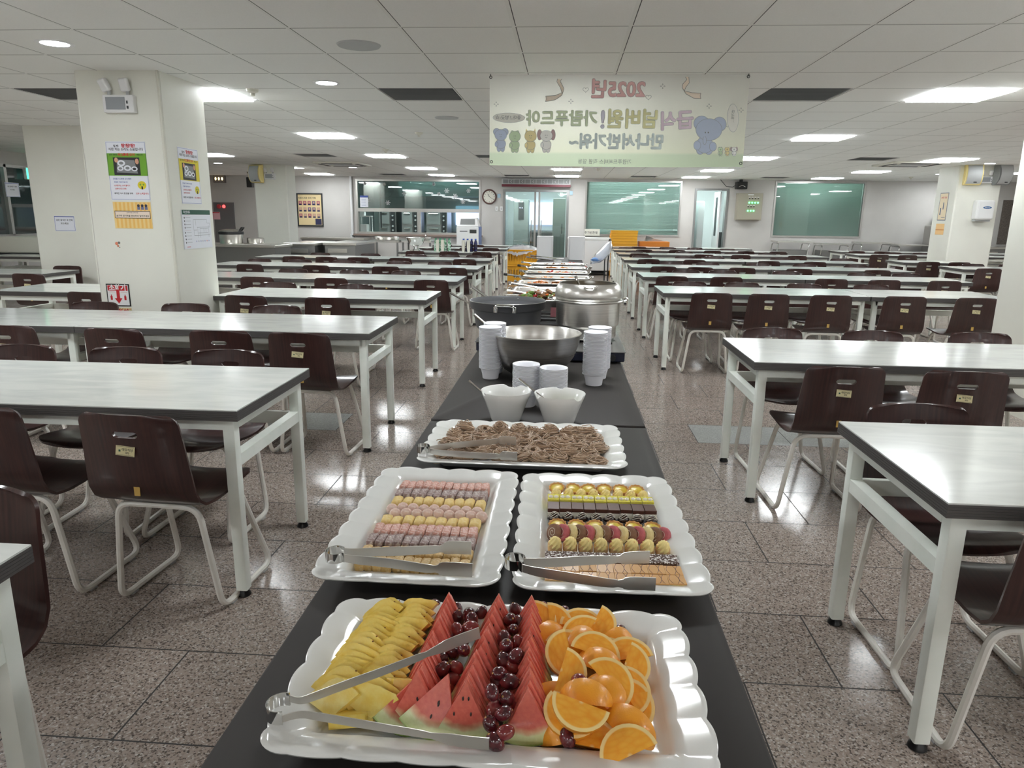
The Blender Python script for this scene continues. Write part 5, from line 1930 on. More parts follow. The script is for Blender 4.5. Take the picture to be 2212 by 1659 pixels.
tag(MB().box(-5.0, 21.6, 2.0, -2.2, 22.9, 2.5).build('extractor_hood', 'steel_dull', smooth=0), 'wide steel extractor hood over the ovens', 'hood')
tag(MB().box(-5.9, 22.9, 0, -2.2, 23.5, .95).build('kitchen_counter', 'steel_dull', smooth=0), 'long kitchen counter behind the ovens', 'counter')
q = wy(786, 435, WY + .01)
b = MB().box(q.x - .11, WY + .03, q.z - .15, q.x + .11, WY + .045, q.z + .15, 0).rect(q.x - .11, q.z + .1, q.x + .11, q.z + .15, -WY - .029, 1)
for k in range(5):
    b.rect(q.x - .07, q.z + .05 - k * .04, q.x + .05, q.z + .055 - k * .04, -WY - .029, 1)
tag(b.build('wall_calendar', ['paper', 'blueink'], smooth=0), 'white calendar sheet with blue header on the kitchen window', 'calendar')

# door 1: glass doors with air curtain
x0, x1, z0, z1 = D1
d = thing('door_1', None, None)
tag(d, kind='structure')
frame_rect(MB(), x0, x1, -.06, z1, WY - .02, WY + .15, .06).build('door_frame', 'steel_dull', d, smooth=0)
for s, (a, c_) in enumerate(((x0 + .06, -.82), (-.7, x1 - .06))):
    g_ = MB().box(a, WY + .06, .1, c_, WY + .07, z1 - .06).build('door_glass', 'glass', d, smooth=0)
    MB().box(c_ - .1 if s == 0 else a + .04, WY - .02, .8, c_ - .075 if s == 0 else a + .065, WY + .01, 1.35).build('door_handle', 'chrome', g_, smooth=0)
MB().box(-.84, WY + .03, .0, -.79, WY + .1, z1).box(-.73, WY + .03, 0, -.68, WY + .1, z1).build('door_stile', 'alu', d, smooth=0)
M['vwall'] = mat('entrance_lobby_wall', (214, 215, 216), .5)
room(-1.80, .55, 22.6, 2.7, 'vwall')
tag(MB().box(-1.5, 19.8, 2.62, .2, 20.2, 2.69).build('added_lobby_lamp', 'added_lamp', smooth=0), 'added lamp on the ceiling of the entrance lobby', 'ceiling light')  # unseen lamp added to brighten the dark lobby
tag(MB().box(3.2, 19.7, 2.42, 4.3, 20.1, 2.49).build('added_corridor_lamp', 'added_lamp', smooth=0), 'added lamp on the ceiling behind the open doorway', 'ceiling light')  # unseen lamp added to brighten the view through the doorway
a, c_ = wy(1143, 437, 22.5), wy(1196, 486, 22.5)
tag(MB().box(a.x, 22.5, c_.z, c_.x, 22.58, a.z).build('window_5', 'daylight', smooth=0), kind='structure')
a, c_ = wy(1110, 431, 20.6), wy(1142, 431, 20.6)
t = thing('tall_fridge', 'tall grey fridge with black display, seen through the glass door', 'fridge', ((a.x + c_.x) / 2, 20.6, 0))
h = (c_.x - a.x) / 2
MB().box(-h, 0, 0, h, .6, a.z).build('fridge_body', 'grey', t, smooth=0, bevel=.01)
MB().box(-h * .35, -.01, 1.35, h * .4, 0, 1.85).build('display_panel', 'dark', t, smooth=0)
b = MB()
for x in (-.03, .03):
    b.box(x - .012, -.015, 1.67, x + .012, -.01, 1.69)
b.build('display_digits', mat('blue_digits', (190, 200, 255), .4, emit=((190, 205, 255), 3)), t, smooth=0)
a, c_ = wy(1195, 428, 19.9), wy(1222, 428, 19.9)
t = thing('grey_cabinet', 'narrow grey cabinet with ribbed lower door behind the glass', 'cabinet', ((a.x + c_.x) / 2, 19.9, 0))
h = (c_.x - a.x) / 2
MB().box(-h, 0, 0, h, .45, a.z).build('cabinet_body', mat('grey_green_enamel', (140, 148, 144), .5), t, smooth=0, bevel=.015)
b = MB()
for k in range(4):
    b.box(-h + .03 + k * (2 * h - .06) / 3 - .008, -.01, .2, -h + .03 + k * (2 * h - .06) / 3 + .008, 0, 1.0)
b.build('ribs', 'grey', t, smooth=0)
MB().tube(smooth_path([(h * .5, 0, 1.0), (h * .5, -.05, 1.0), (h * .5, -.05, 1.25), (h * .5, 0, 1.25)], .02, 3), .01, 8).build('cabinet_handle', 'dark', t)
a = wy(1213, 414, 19.8)
t = thing('small_fan', 'small round fan on top of the grey cabinet', 'fan', (a.x, 20.1, wy(1213, 420, 20.1).z - .06))
MB().tube([(.12 * cos(k * pi / 10), -.06, .13 + .12 * sin(k * pi / 10)) for k in range(20)], .008, 6, closed=True).build('fan_guard', 'lgrey', t)
MB().ball((0, -.03, .13), (.04, .05, .04)).build('fan_motor', 'white', t)
MB().cyl((0, 0, 0), (0, 0, .1), .03).build('fan_foot', 'white', t)
a = wy(1170, 500, 20.9)
tag(MB().box(a.x - .35, 20.9, 0, a.x + .4, 21.6, 1.05).build('covered_machine', 'dark', smooth=0, bevel=.05), 'dark covered machine standing before the lobby window', 'machine')
x0, x1 = D1[0] - .02, D1[1] + .03
t = thing('air_curtain', 'long grey and maroon air curtain above the glass entrance doors', 'air curtain', ((x0 + x1) / 2, WY - .22, 2.14))
h = (x1 - x0) / 2
MB().box(-h, 0, .05, h, .22, .25).build('casing', 'lgrey', t, smooth=0, bevel=.01)
MB().box(-h, -.005, .05, h, 0, .11).build('outlet_strip', 'maroon_strip', t, smooth=0)
b = MB()
c2 = MB()
for k in range(12):
    xx = -h + .03 + k * (2 * h - .06) / 12
    b.box(xx + .006, -.004, .13, xx + (2 * h - .06) / 12 - .006, 0, .23)
    if k % 2:
        c2.strip([(xx + .09, -.006, .21), (xx + .05, -.006, .18), (xx + .09, -.006, .15)], .003, .006, up=(0, 1, 0))
b.build('intake_grille', 'grey', t, smooth=0)
c2.build('chevron_marks', 'white', t, smooth=0)
# door 2
x0, x1, z0, z1 = D2
d = thing('door_2', None, None)
tag(d, kind='structure')
frame_rect(MB(), x0, x1, -.06, z1, WY - .03, WY + .19, .05).build('door_frame', 'steel_dull', d, smooth=0)
lf = MB().box(0, 0, .02, .04, .72, z1 - .07).build('door_leaf', 'white', d, smooth=0)
lf.location = (x1 - .16, WY + .2, 0)
MB().box(-.004, .25, 1.0, 0, .5, 2.0).build('door_glass', 'dark', lf, smooth=0)
room(3.05, 4.5, 21.8, 2.5, 'vwall')
a = wy(1512, 480, 19.9)
tag(MB().box(a.x - .08, 19.9, 0, a.x + .1, 20.3, 1.9).build('hanging_coats', 'lgrey', smooth=0, bevel=.03), 'pale clothes hanging just inside the open doorway', 'clothes')
a = wy(1566, 520, 19.6)
tag(MB().box(a.x - .12, 19.6, 0, a.x + .05, 19.9, 1.1).build('dark_cart', 'dark', smooth=0, bevel=.02), 'dark cart inside the open doorway', 'cart')

# wall clock
q = wy(1057, 425, WY - .03)
t = thing('wall_clock', 'round wall clock with brown rim and white face', 'clock', (q.x, WY - .004, q.z))
R90 = Matrix.Rotation(pi / 2, 4, 'X')
MB().lathe([(.155, .0), (.19, .0), (.195, .02), (.185, .045), (.165, .04), (.155, .02)], 40, T=R90).build('clock_rim', mat('brown_rim', (84, 52, 46), .4), t)
MB().lathe([(.157, .02), (.0001, .021)], 40, T=R90).build('clock_face', 'offwhite', t)
b = MB()
for k in range(12):
    T = Matrix.Rotation(k * pi / 6, 4, 'Y')
    b.box(-.006, -.024, .118, .006, -.022, .142, 0, T)
b.build('hour_marks', 'ink', t, smooth=0)
MB().box(-.006, -.028, -.01, .006, -.025, .085, 0, Matrix.Rotation(radians(-28), 4, 'Y')).box(-.004, -.031, -.015, .004, -.028, .12, 0, Matrix.Rotation(radians(122), 4, 'Y')).build('clock_hands', 'ink', t, smooth=0)
for px, lab in ((1073, 'nearer the clock'), (1083, 'nearer the glass door')):
    q = wy(px, 451, WY)
    t = thing('light_switch', 'small white wall switch under the clock, ' + lab, 'light switch', (q.x, WY, q.z), group='wall switches under the clock')
    MB().box(-.035, -.015, -.06, .035, 0, .06).build('switch_plate', 'white', t, smooth=0, bevel=.004)
    MB().box(-.012, -.02, -.03, .012, -.015, .03).build('rocker', 'lgrey', t, smooth=0)
for px, py, lab in ((1078, 423, 'between clock and entrance'), (1234, 417, 'between entrance and green blinds')):
    q = wy(px, py, WY)
    tag(MB().box(q.x - .04, WY - .03, q.z - .05, q.x + .04, WY, q.z + .05).build('remote_holder', mat('pale_blue_remote', (170, 200, 216), .4), smooth=0, bevel=.006), 'pale blue control box on the wall ' + lab, 'control box', 'pale blue control boxes')

# control panel
a, c_ = wy(1594, 417, WY - .18), wy(1644, 476, WY - .18)
t = thing('control_cabinet', 'beige metal control cabinet with glowing green lamps', 'control cabinet', ((a.x + c_.x) / 2, WY, (a.z + c_.z) / 2))
hx, hz = (c_.x - a.x) / 2, (a.z - c_.z) / 2
MB().box(-hx, -.18, -hz, hx, 0, hz).build('cabinet_body', 'panelbox', t, smooth=0, bevel=.006)
dr = MB().box(-hx + .015, -.195, -hz + .015, hx - .015, -.18, hz - .015).build('cabinet_door', 'panelbox', t, smooth=0, bevel=.004)
b = MB()
k2, k3 = MB(), MB()
for r_, (zz, n) in enumerate(((.17, 4), (.0, 4), (-.09, 3), (-.22, 3))):
    for k in range(n):
        x = -.02 + k * .072 - (.02 if r_ > 1 else 0)
        zz_ = (.2, .1, .0, -.1)[r_]
        if r_ in (0, 2):
            k2.cyl((x, -.195, zz_), (x, -.215, zz_), .014, n=10)
            k3.box(x - .025, -.198, zz_ + .028, x + .025, -.195, zz_ + .042)
        else:
            lm = MB().cyl((x, -.195, zz_), (x, -.212, zz_), .019, n=12).build('green_lamp', 'led_green', dr)
k2.build('selector_knobs', 'ink', dr)
k3.box(-.06, -.198, .28, .08, -.195, .31)
k3.build('name_plates', 'white', dr, smooth=0)
q = wy(1600, 400, WY - .1)
t = thing('wall_projector', 'black box device on a ceiling bracket beside the doorway', 'device', (q.x, WY - .15, q.z))
MB().box(-.14, -.12, -.1, .14, .1, .08).build('device_body', 'black', t, smooth=0, bevel=.02)
MB().tube([(-.08 + .16 * k / 8, -.125, -.05 + .03 * sin(k / 8 * pi)) for k in range(9)], .006, 6).build('silver_trim', 'chrome', t)
MB().box(-.03, -.02, .08, .03, .1, .14).build('bracket', 'dark', t, smooth=0)
q1 = wy(1556, 388, WY - .02)
MB().tube([(q1.x - q.x, .12, q1.z - q.z), (-.35, .1, -.03), (-.2, .05, -.05), (-.13, 0, 0)], .008, 6).build('cable', 'black', t)
a = wy(1279, 503, WY - .05)
b = MB().box(a.x - .2, WY - .06, W2[2], a.x + .2, WY - .04, W2[2] + .17, 0)
b.text('추가반찬대', .075, a.x - .03, W2[2] + .075, -WY + .061, 1, .001)
tag(b.build('sill_sign', ['offwhite', 'ink'], smooth=0), 'small off-white sign card standing on the green-blind window sill', 'sign')
# pipe in the corner of the far wall
q = wy(757, 383, WY - .05)
tag(MB().cyl((q.x, WY - .05, .9), (q.x, WY - .05, CZ), .035, n=12).build('wall_pipe', 'white'), 'white vertical pipe beside the kitchen window', 'pipe')
q = wy(762, 509, WY)
t = thing('wall_socket', 'white wall socket with black plug below the kitchen window', 'socket', (q.x, WY, q.z))
MB().box(-.05, -.03, -.05, .05, 0, .05).build('socket_plate', 'white', t, smooth=0)
MB().tube([(0, -.03, 0), (.06, -.07, -.02), (.12, -.06, -.12), (.2, -.03, -.14)], .01, 6).build('plug_cord', 'black', t)

# framed portrait board
a, c_ = wy(640, 417, WY - .03), wy(699, 489, WY - .03)
t = thing('framed_poster', 'dark framed cream poster with three rows of small portraits', 'poster', (a.x, WY, c_.z))
W_, H_ = c_.x - a.x, a.z - c_.z
frame_rect(MB(), 0, W_, 0, H_, -.04, 0, .03).build('picture_frame', 'dark', t, smooth=0)
b = MB().box(.02, -.02, .02, W_ - .02, -.01, H_ - .02, 0)
b.text('자랑스러운 우리 가족', .055, W_ * .4, H_ - .13, .021, 1, .001)
cl = random.Random(2)
for r_ in range(3):
    for k in range(5):
        cx_, cz_ = W_ * (.13 + .175 * k), H_ * (.70 - .19 * r_)
        b.rect(cx_ - .045, cz_ - .055, cx_ + .045, cz_ + .055, .022, 2 + cl.randrange(3))
        b.add([(cx_ + .022 * cos(j * pi / 4), -.023, cz_ + .015 + .026 * sin(j * pi / 4)) for j in range(8)], [tuple(range(8))], 5)
        b.rect(cx_ - .035, cz_ - .055, cx_ + .035, cz_ - .018, .023, 6)
b.rect(W_ - .22, .04, W_ - .05, .2, .022, 6)
b.build('poster_print', [mat('cream_paper', (226, 206, 158), .5), 'ink', mat('rose', (176, 96, 110), .5), mat('violet', (110, 96, 130), .5), mat('tanbg', (196, 160, 140), .5), mat('face', (206, 164, 140), .5), mat('navyink', (50, 52, 84), .5)], t, smooth=0)

# grey service door with alarm lights
a, c_ = wy(458, 437, WY - .02), wy(509, 500, WY - .02)
t = thing('hydrant_box', 'dark grey hydrant cabinet with red alarm lights', 'hydrant cabinet', (c_.x, WY, 0))
W_ = c_.x - XL - .01
MB().box(-W_ + .05, -.045, .6, 0, -.005, a.z).build('cabinet_door', mat('warm_dark_grey', (104, 102, 102), .5), t, smooth=0)
for (px, m_, r_) in ((472, mat('dull_red', (190, 60, 66), .4), .065), (483, 'led_red', .045)):
    q = wy(px, 446, WY - .06)
    MB().lathe([(r_, 0), (r_ * .8, .025), (.0001, .035)], 20, T=Matrix.Translation((q.x - c_.x, -.04, q.z)) @ R90).build('alarm_lamp', m_, t)
q = wy(468, 466, WY - .06)
b = MB().box(q.x - c_.x - .13, -.046, q.z - .1, q.x - c_.x + .09, -.041, q.z + .1, 0).rect(q.x - c_.x - .12, q.z + .07, q.x - c_.x + .08, q.z + .09, .047, 1)
b.build('pink_notice', [mat('pink_paper', (226, 176, 182), .5), 'red'], t, smooth=0)
q = wy(472, 386, WY - .1)
t = thing('wall_box_light', 'brown box with three glowing cream bulbs high on the wall', 'indicator box', (q.x, WY, q.z))
MB().box(-.16, -.08, -.1, .16, 0, .1).build('box_body', mat('taupe', (120, 112, 110), .5), t, smooth=0)
for k in range(3):
    MB().ball((-.09 + .09 * k, -.085, 0), (.022, .012, .04)).build('bulb', mat('cream_bulb', (250, 236, 190), .4, emit=((255, 236, 180), 1.5)), t)

# cream wall speakers, emergency lights
def speaker(x, y, z, label, rz=0.0, m='cream'):
    t = thing('wall_speaker', label, 'speaker', (x, y, z), rz, group='cream wall speakers')
    n = 9
    pf = [(-.02, -.18), (-.10, -.17), (-.155, -.10), (-.175, 0), (-.165, .09), (-.13, .17), (-.02, .19)]
    b = MB()
    b.add([(-.14, yy, zz) for yy, zz in pf] + [(.14, yy, zz) for yy, zz in pf], [tuple(range(7)), tuple(reversed(range(7, 14)))] + [(i, i + 7, (i + 1) % 7 + 7, (i + 1) % 7) for i in range(7)], 0)
    b.build('speaker_case', m, t, smooth=30, bevel=.012)
    b = MB()
    pg = pf[1:6]
    b.add([(-.115, yy - .014, zz * .93) for yy, zz in pg] + [(.115, yy - .014, zz * .93) for yy, zz in pg], [(i, i + 5, i + 6, i + 1) for i in range(4)], 0)
    b.build('speaker_front', 'lgrey', t, smooth=60)
    MB().box(.0, -.165, -.14, .05, -.155, -.125).build('badge', 'ink', t, smooth=0)
    return t


def emergency(x, y, z, label, s=1.0, rz=0.0):
    t = thing('emergency_light', label, 'emergency light', (x, y, z), rz, group='twin-head emergency lights')
    t.scale = (s, s, s)
    MB().box(-.115, -.05, -.06, .115, 0, .06).build('battery_case', 'white', t, smooth=0, bevel=.006)
    MB().box(-.09, -.053, -.04, .055, -.05, .045).build('label_plate', mat('grey_label', (150, 154, 158), .4), t, smooth=0)
    MB().box(.065, -.053, .0, .075, -.05, .02).box(.065, -.053, -.035, .078, -.05, -.015).build('test_button', 'dark', t, smooth=0)
    for sx in (-1, 1):
        hd = MB().rbox(-.033, -.02, 0, .033, .02, .09, .012, 0, Matrix.Translation((sx * .07 - .01, -.03, .085)) @ Matrix.Rotation(sx * .12 - .18, 4, 'Y') @ Matrix.Rotation(.25, 4, 'X'))
        hd.build('lamp_head', 'white', t, smooth=50)
        MB().cyl((sx * .07, -.03, .06), (sx * .07, -.03, .1), .012, n=8).build('swivel', 'lgrey', t)
    return t


emergency(-3.25, P1[1], 2.19, 'twin-head emergency light high on the big poster pillar')
q = wy(584, 378, P3[1])
emergency(q.x, P3[1], q.z - .03, 'twin-head emergency light on the pillar by the counters', 1.0)
q = wy(559, 375, P3[1])
speaker(q.x, P3[1], q.z - .01, 'cream wall speaker on the pillar by the counters', -.25)
q = wy(2130, 385, P4[1])
emergency(q.x, P4[1], q.z - .03, 'twin-head emergency light between two speakers', .95)
q = wy(2099, 378, P4[1])
speaker(q.x, P4[1], q.z, 'cream wall speaker beside the emergency light, blinds side', -.2)
q = wy(2158, 378, P4[1])
speaker(q.x, P4[1], q.z, 'grey-fronted wall speaker beside the emergency light, outer side', .2, 'grey')
q = wy(540, 392, 17.5)
t = thing('hanging_speaker', 'small black loudspeaker hanging from the ceiling bracket', 'speaker', (q.x, 17.5, q.z))
MB().box(-.07, -.06, -.14, .07, .07, .1).build('speaker_case', 'black', t, smooth=0, bevel=.012)
MB().tube([(0, 0, .1), (-.04, 0, .2), (-.1, 0, .3), (-.1, 0, CZ - q.z)], .012, 6).build('bracket', 'dark', t)
tag(thing('paper_towel_dispenser', 'white paper towel dispenser with blue oval badge on the pillar', 'towel dispenser', ((wy(2098, 450, P4[1]).x + wy(2138, 450, P4[1]).x) / 2, P4[1], 1.48)))
t = bpy.data.objects['paper_towel_dispenser']
MB().box(-.15, -.18, 0, .15, 0, .34).build('dispenser_case', 'white', t, smooth=0, bevel=.03)
MB().box(-.13, -.12, -.03, .13, -.02, 0).build('paper_slot', 'lgrey', t, smooth=0)
b = MB()
b.add([(.02 + .075 * cos(k * pi / 10), -.182, .21 + .022 * sin(k * pi / 10)) for k in range(20)], [tuple(reversed(range(20)))], 0)
b.text('Kleenex', .028, .02, .21, .184, 1, .0005)
b.build('oval_badge', [mat('badge_blue', (40, 96, 150), .4), 'white'], t, smooth=0)


# ------------------------------------------------------------------ printed sheets on the pillars
def sheet(name, label, cat, origin, rz, W_, H_, draw, mats, th=.002, grp='printed notices on the pillars'):
    """local: u right, v up, facing -Y"""
    b = MB().box(0, -th, 0, W_, 0, H_, 0)
    draw(b, W_, H_, th)
    o = b.build(name, mats, smooth=0)
    o.location = origin
    o.rotation_euler = (0, 0, rz)
    return tag(o, label, cat, grp)


def tray_photo(b, u0, v0, u1, v1, d, dark, white, skin, pale):
    b.rect(u0, v0, u1, v1, d, dark)
    w, h = u1 - u0, v1 - v0
    def disc(u, v, r, mi, dd, ry=None):
        ry = ry or r
        b.add([(u0 + w * (u + r * cos(k * pi / 8)), -dd, v0 + h * (v + ry * sin(k * pi / 8))) for k in range(16)], [tuple(range(16))], mi)
    b.add([(u0 + w * x, -d - .0003, v0 + h * y) for x, y in ((.1, .15), (.9, .1), (.8, .85), (.15, .88))], [(0, 1, 2, 3)], pale)
    for u, v, r in ((.3, .68, .15), (.25, .38, .12), (.52, .4, .14), (.78, .36, .12)):
        disc(u, v, r, white, d + .0006, r * 1.15)
        disc(u, v, r * .6, pale if u < .3 else dark + 0, d + .0009) if u > .7 else disc(u, v, r * .55, pale, d + .0009)
    disc(.12, .85, .07, skin, d + .0006, .14)
    disc(.9, .78, .07, skin, d + .0006, .16)


def quiet_poster(field):
    def draw(b, W_, H_, th):
        d = th + .0004
        b.text('탕!탕!탕!', .030, W_ * .57, H_ * .925, d, 2, .0012)
        b.text('털 때', .019, W_ * .26, H_ * .92, d, 1, .0004)
        b.text('식판 치는 소리도 소음입니다', .0225, W_ * .5, H_ * .865, d, 1, .0005)
        b.rect(0, H_ * .42, W_, H_ * .80, d, field)
        b.text('남은 잔반은', .013, W_ * .17, H_ * .775, d + .0004, 1, .0003)
        b.text('국그릇에 모아', .023, W_ * .5, H_ * .775, d + .0004, 2, .0008)
        b.text('버립니다', .013, W_ * .84, H_ * .775, d + .0004, 1, .0003)
        tray_photo(b, W_ * .15, H_ * .43, W_ * .82, H_ * .73, d + .0003, 6, 0, 7, 8)
        b.text('잔반을 국그릇에 모아 털면', .013, W_ * .33, H_ * .365, d, 3, .0002)
        b.text('조용한 식당이 됩니다', .012, W_ * .29, H_ * .31, d, 3, .0002)
        b.text('1)식판치는 소리 줄이기', .013, W_ * .31, H_ * .25, d, 2, .0003)
        b.text('2)배식시간 단축!', .013, W_ * .27, H_ * .195, d, 2, .0003)
        # plain round smiling figure
        cu, cv = W_ * .82, H_ * .26
        b.add([(cu + .034 * cos(k * pi / 8), -d, cv + .03 * sin(k * pi / 8)) for k in range(16)], [tuple(range(16))], 5)
        for s in (-1, 1):
            b.add([(cu + s * .012 + .007 * cos(k * pi / 4), -d - .0004, cv + .004 + .007 * sin(k * pi / 4)) for k in range(8)], [tuple(range(8))], 4)
        b.rect(cu - .006, cv - .03, cu + .006, cv - .008, d + .0004, 1)
        b.text('쾌적한 식사 환경을 위해', .0145, W_ * .33, H_ * .115, d, 1, .0003)
        b.text('모두 노력합시다.', .0145, W_ * .81, H_ * .115, d, 2, .0003)
        for (u0, v0, u1, v1) in ((.01, .012, .99, .016), (.01, .984, .99, .988), (.01, .012, .016, .988), (.984, .012, .99, .988)):
            b.rect(W_ * u0, H_ * v0, W_ * u1, H_ * v1, d, 3)
    return draw


PM = ['paper', 'ink', 'red', 'blueink', 'green', 'yellow', mat('photo_dark', (44, 44, 46), .5), mat('photo_skin', (214, 160, 132), .5), mat('photo_grey', (132, 134, 136), .5)]
yq = P1[1] - .001
a = wy(234, 306, yq)
c_ = wy(335, 431, yq)
sheet('notice_poster', 'laminated poster with green band and tray photo on the big pillar', 'poster', (-3.41, yq, 1.515), 0, .305, .42, quiet_poster(4), PM)


def striped(b, W_, H_, th):
    d = th + .0004
    for k in range(9):
        b.rect(W_ * (k + .5) / 9.2, .004, W_ * (k + 1) / 9.2, H_ - .004, d, 3)
    b.rect(.008, H_ * .38, W_ - .008, H_ * .66, d + .0003, 1)
    b.rect(.012, H_ * .40, W_ - .012, H_ * .64, d + .0006, 2)
    b.text('숟가락 젓가락을 분리하여 넣어주세요', .0165, W_ * .5, H_ * .47, d + .001, 1, .0003)
    b.text('숟가락 따로 젓가락 따로', .009, W_ * .5, H_ * .59, d + .001, 1, .0001)
    for k, x in enumerate((.68, .78, .88)):
        b.add([(W_ * x + .011 * cos(j * pi / 5), -d - .001, H_ * .86 + .011 * sin(j * pi / 5)) for j in range(10)], [tuple(range(10))], 4)
        b.rect(W_ * x - .011, H_ * .71, W_ * x + .011, H_ * .82, d + .0008, 5)


SM = [mat('orange_stripe_paper', (240, 208, 140), .45), 'ink', mat('peach_box', (238, 220, 206), .5), mat('orange_stripe', (238, 190, 104), .45), mat('hair_dark', (60, 56, 70), .5), mat('cloth_blue', (110, 116, 150), .5)]
sheet('notice_poster', 'orange striped landscape notice about spoons and chopsticks', 'poster', (-3.405, yq, 1.308), 0, .295, .195, striped, SM)


def fire(b, W_, H_, th):
    d = th + .0004
    b.rect(.008, .008, W_ - .008, H_ - .008, d, 1)
    b.rect(.012, H_ * .70, W_ - .012, H_ - .012, d + .0003, 2)
    b.text('소화기', .05, W_ / 2, H_ * .82, d + .0008, 1, .002)
    b.rect(W_ * .43, H_ * .34, W_ * .57, H_ * .70, d + .0006, 2)
    b.add([(W_ * .33, -d - .0006, H_ * .36), (W_ * .5, -d - .0006, H_ * .12), (W_ * .67, -d - .0006, H_ * .36)], [(0, 1, 2)], 2)
    for x in (.2, .8):
        b.rect(W_ * (x - .045), H_ * .28, W_ * (x + .045), H_ * .46, d + .0006, 2)
        b.rect(W_ * (x - .02), H_ * .46, W_ * (x + .02), H_ * .52, d + .0006, 2)
    b.rect(W_ * .1, H_ * .63, W_ * .38, H_ * .64, d + .0006, 2).rect(W_ * .62, H_ * .63, W_ * .9, H_ * .64, d + .0006, 2)


sheet('fire_extinguisher_sign', 'red and white extinguisher sign with down arrow, upper one', 'sign', (-3.535, yq, .715), 0, .185, .172, fire, ['black', 'white', 'red'], .004)


def fire2(b, W_, H_, th):
    d = th + .0004
    b.text('소화기', .05, W_ / 2, H_ * .78, d, 1, .002)
    for k in range(9):
        b.rect(W_ * (k + .2) / 9, H_ - .010, W_ * (k + .7) / 9, H_ - .006, d, 1)
sheet('fire_extinguisher_sign', 'faded yellow extinguisher sign with dashed border, lower one', 'sign', (-3.53, yq, .53), 0, .18, .172, fire2, [mat('faded_yellow', (226, 208, 160), .5), 'red'])
q = wy(252, 526, yq)
b = MB()
for u, v, r_, m_ in ((0, 0, .012, 0), (.02, .006, .01, 1), (.01, -.018, .008, 0), (.022, -.03, .004, 2)):
    b.add([(q.x + u + r_ * cos(k * pi / 5), yq - .001, q.z + v + r_ * sin(k * pi / 5)) for k in range(10)], [tuple(range(10))], m_)
tag(b.build('small_sticker', [mat('orange_spot', (206, 120, 90), .5), mat('grey_spot', (110, 110, 104), .5), 'ink'], smooth=0), 'tiny orange butterfly-like sticker low on the big pillar', 'sticker')
# side face of the pillar, facing the buffet
X = P1[2] + .001
a, c_ = wx(388, 316, X), wx(437, 441, X)
sheet('notice_poster', 'laminated poster with yellow band on the pillar side', 'poster', (X, wx(388, 380, X).y, a.z - .425), pi / 2, .30, .42, quiet_poster(5), PM)


def plan(b, W_, H_, th):
    d = th + .0004
    b.rect(0, H_ * .88, W_, H_, d, 1)
    b.text('피난안내도', .022, W_ * .16, H_ * .94, d + .0004, 0, .0005)
    def ln(u0, v0, u1, v1, mi=2, w=.0016):
        if abs(u1 - u0) > abs(v1 - v0):
            b.rect(W_ * u0, H_ * v0 - w / 2, W_ * u1, H_ * v0 + w / 2, d, mi)
        else:
            b.rect(W_ * u0 - w / 2, H_ * min(v0, v1), W_ * u0 + w / 2, H_ * max(v0, v1), d, mi)
    for s in ((.36, .34, .93, .34), (.36, .34, .36, .75), (.36, .75, .85, .75), (.85, .66, .85, .75), (.85, .66, .95, .66), (.95, .34, .95, .66), (.50, .40, .88, .40), (.50, .28, .50, .55), (.58, .52, .88, .52), (.58, .28, .58, .52), (.90, .28, .90, .60), (.36, .48, .48, .48), (.72, .40, .72, .52), (.8, .40, .8, .52), (.48, .55, .95, .55), (.44, .6, .44, .75)):
        ln(*s)
    for k in range(8):
        v = .80 - k * .085 - (.04 if k > 3 else 0)
        b.rect(W_ * .05, H_ * v - .006, W_ * .075, H_ * v + .006, d, 2)
        b.rect(W_ * .1, H_ * v, W_ * .27, H_ * v + .002, d, 3)
    b.rect(W_ * .05, H_ * .85, W_ * .25, H_ * .853, d, 4).rect(W_ * .05, H_ * .47, W_ * .25, H_ * .473, d, 4)
    for k in range(7):
        b.rect(W_ * (.42 + k * .075), H_ * .17, W_ * (.42 + k * .075) + .008, H_ * .17 + .01, d, (5, 3, 5, 3, 5, 4, 5)[k])
    b.rect(W_ * .08, H_ * .05, W_ * .2, H_ * .062, d, 4)


a = wx(390, 452, X)
sheet('evacuation_map', 'white evacuation plan board with green header on the pillar side', 'board', (X, a.y, wx(390, 453, X).z - .30), pi / 2, .44, .30, plan, ['paper', 'dgreen', 'ink', mat('grey_ink', (120, 124, 128), .5), 'red', 'blueink'], .008)


def note(b, W_, H_, th):
    d = th + .0004
    for (u0, v0, u1, v1) in ((.02, .03, .98, .05), (.02, .93, .98, .97), (.02, .03, .035, .97), (.965, .03, .98, .97)):
        b.rect(W_ * u0, H_ * v0, W_ * u1, H_ * v1, d, 2)
    b.text('남은 음식은 국 안에', .026, W_ / 2, H_ * .72, d, 1, .0005)
    b.text('모으세요!', .026, W_ / 2, H_ * .50, d, 1, .0005)


q = wy(116, 466, P2[1])
sheet('notice_sheet', 'white paper notice with handwritten border on the shaded rear pillar', 'notice', (q.x, P2[1] - .001, q.z - .185), 0, .265, .185, note, ['paper', 'ink', 'blueink'])
X = P4[0] - .001
q = wx(2035, 424, X)
sheet('height_chart', 'tall narrow blue-framed notice on the towel-dispenser pillar side', 'poster', (X, P4[3] - .2, 1.46), -pi / 2, .3, .50, lambda b, W_, H_, th: (b.rect(.012, .012, W_ - .012, H_ - .012, th + .0004, 1), b.text('손씻기 안내', .04, W_ / 2, H_ * .82, th + .0008, 2, .001), b.rect(W_ * .2, H_ * .2, W_ * .32, H_ * .45, th + .001, 0), b.rect(W_ * .5, H_ * .4, W_ * .6, H_ * .65, th + .001, 0), b.rect(W_ * .45, H_ * .1, W_ * .9, H_ * .12, th + .001, 0)),
      [mat('slate_blue', (84, 96, 120), .5), mat('pale_peach', (236, 218, 186), .5), 'red'])
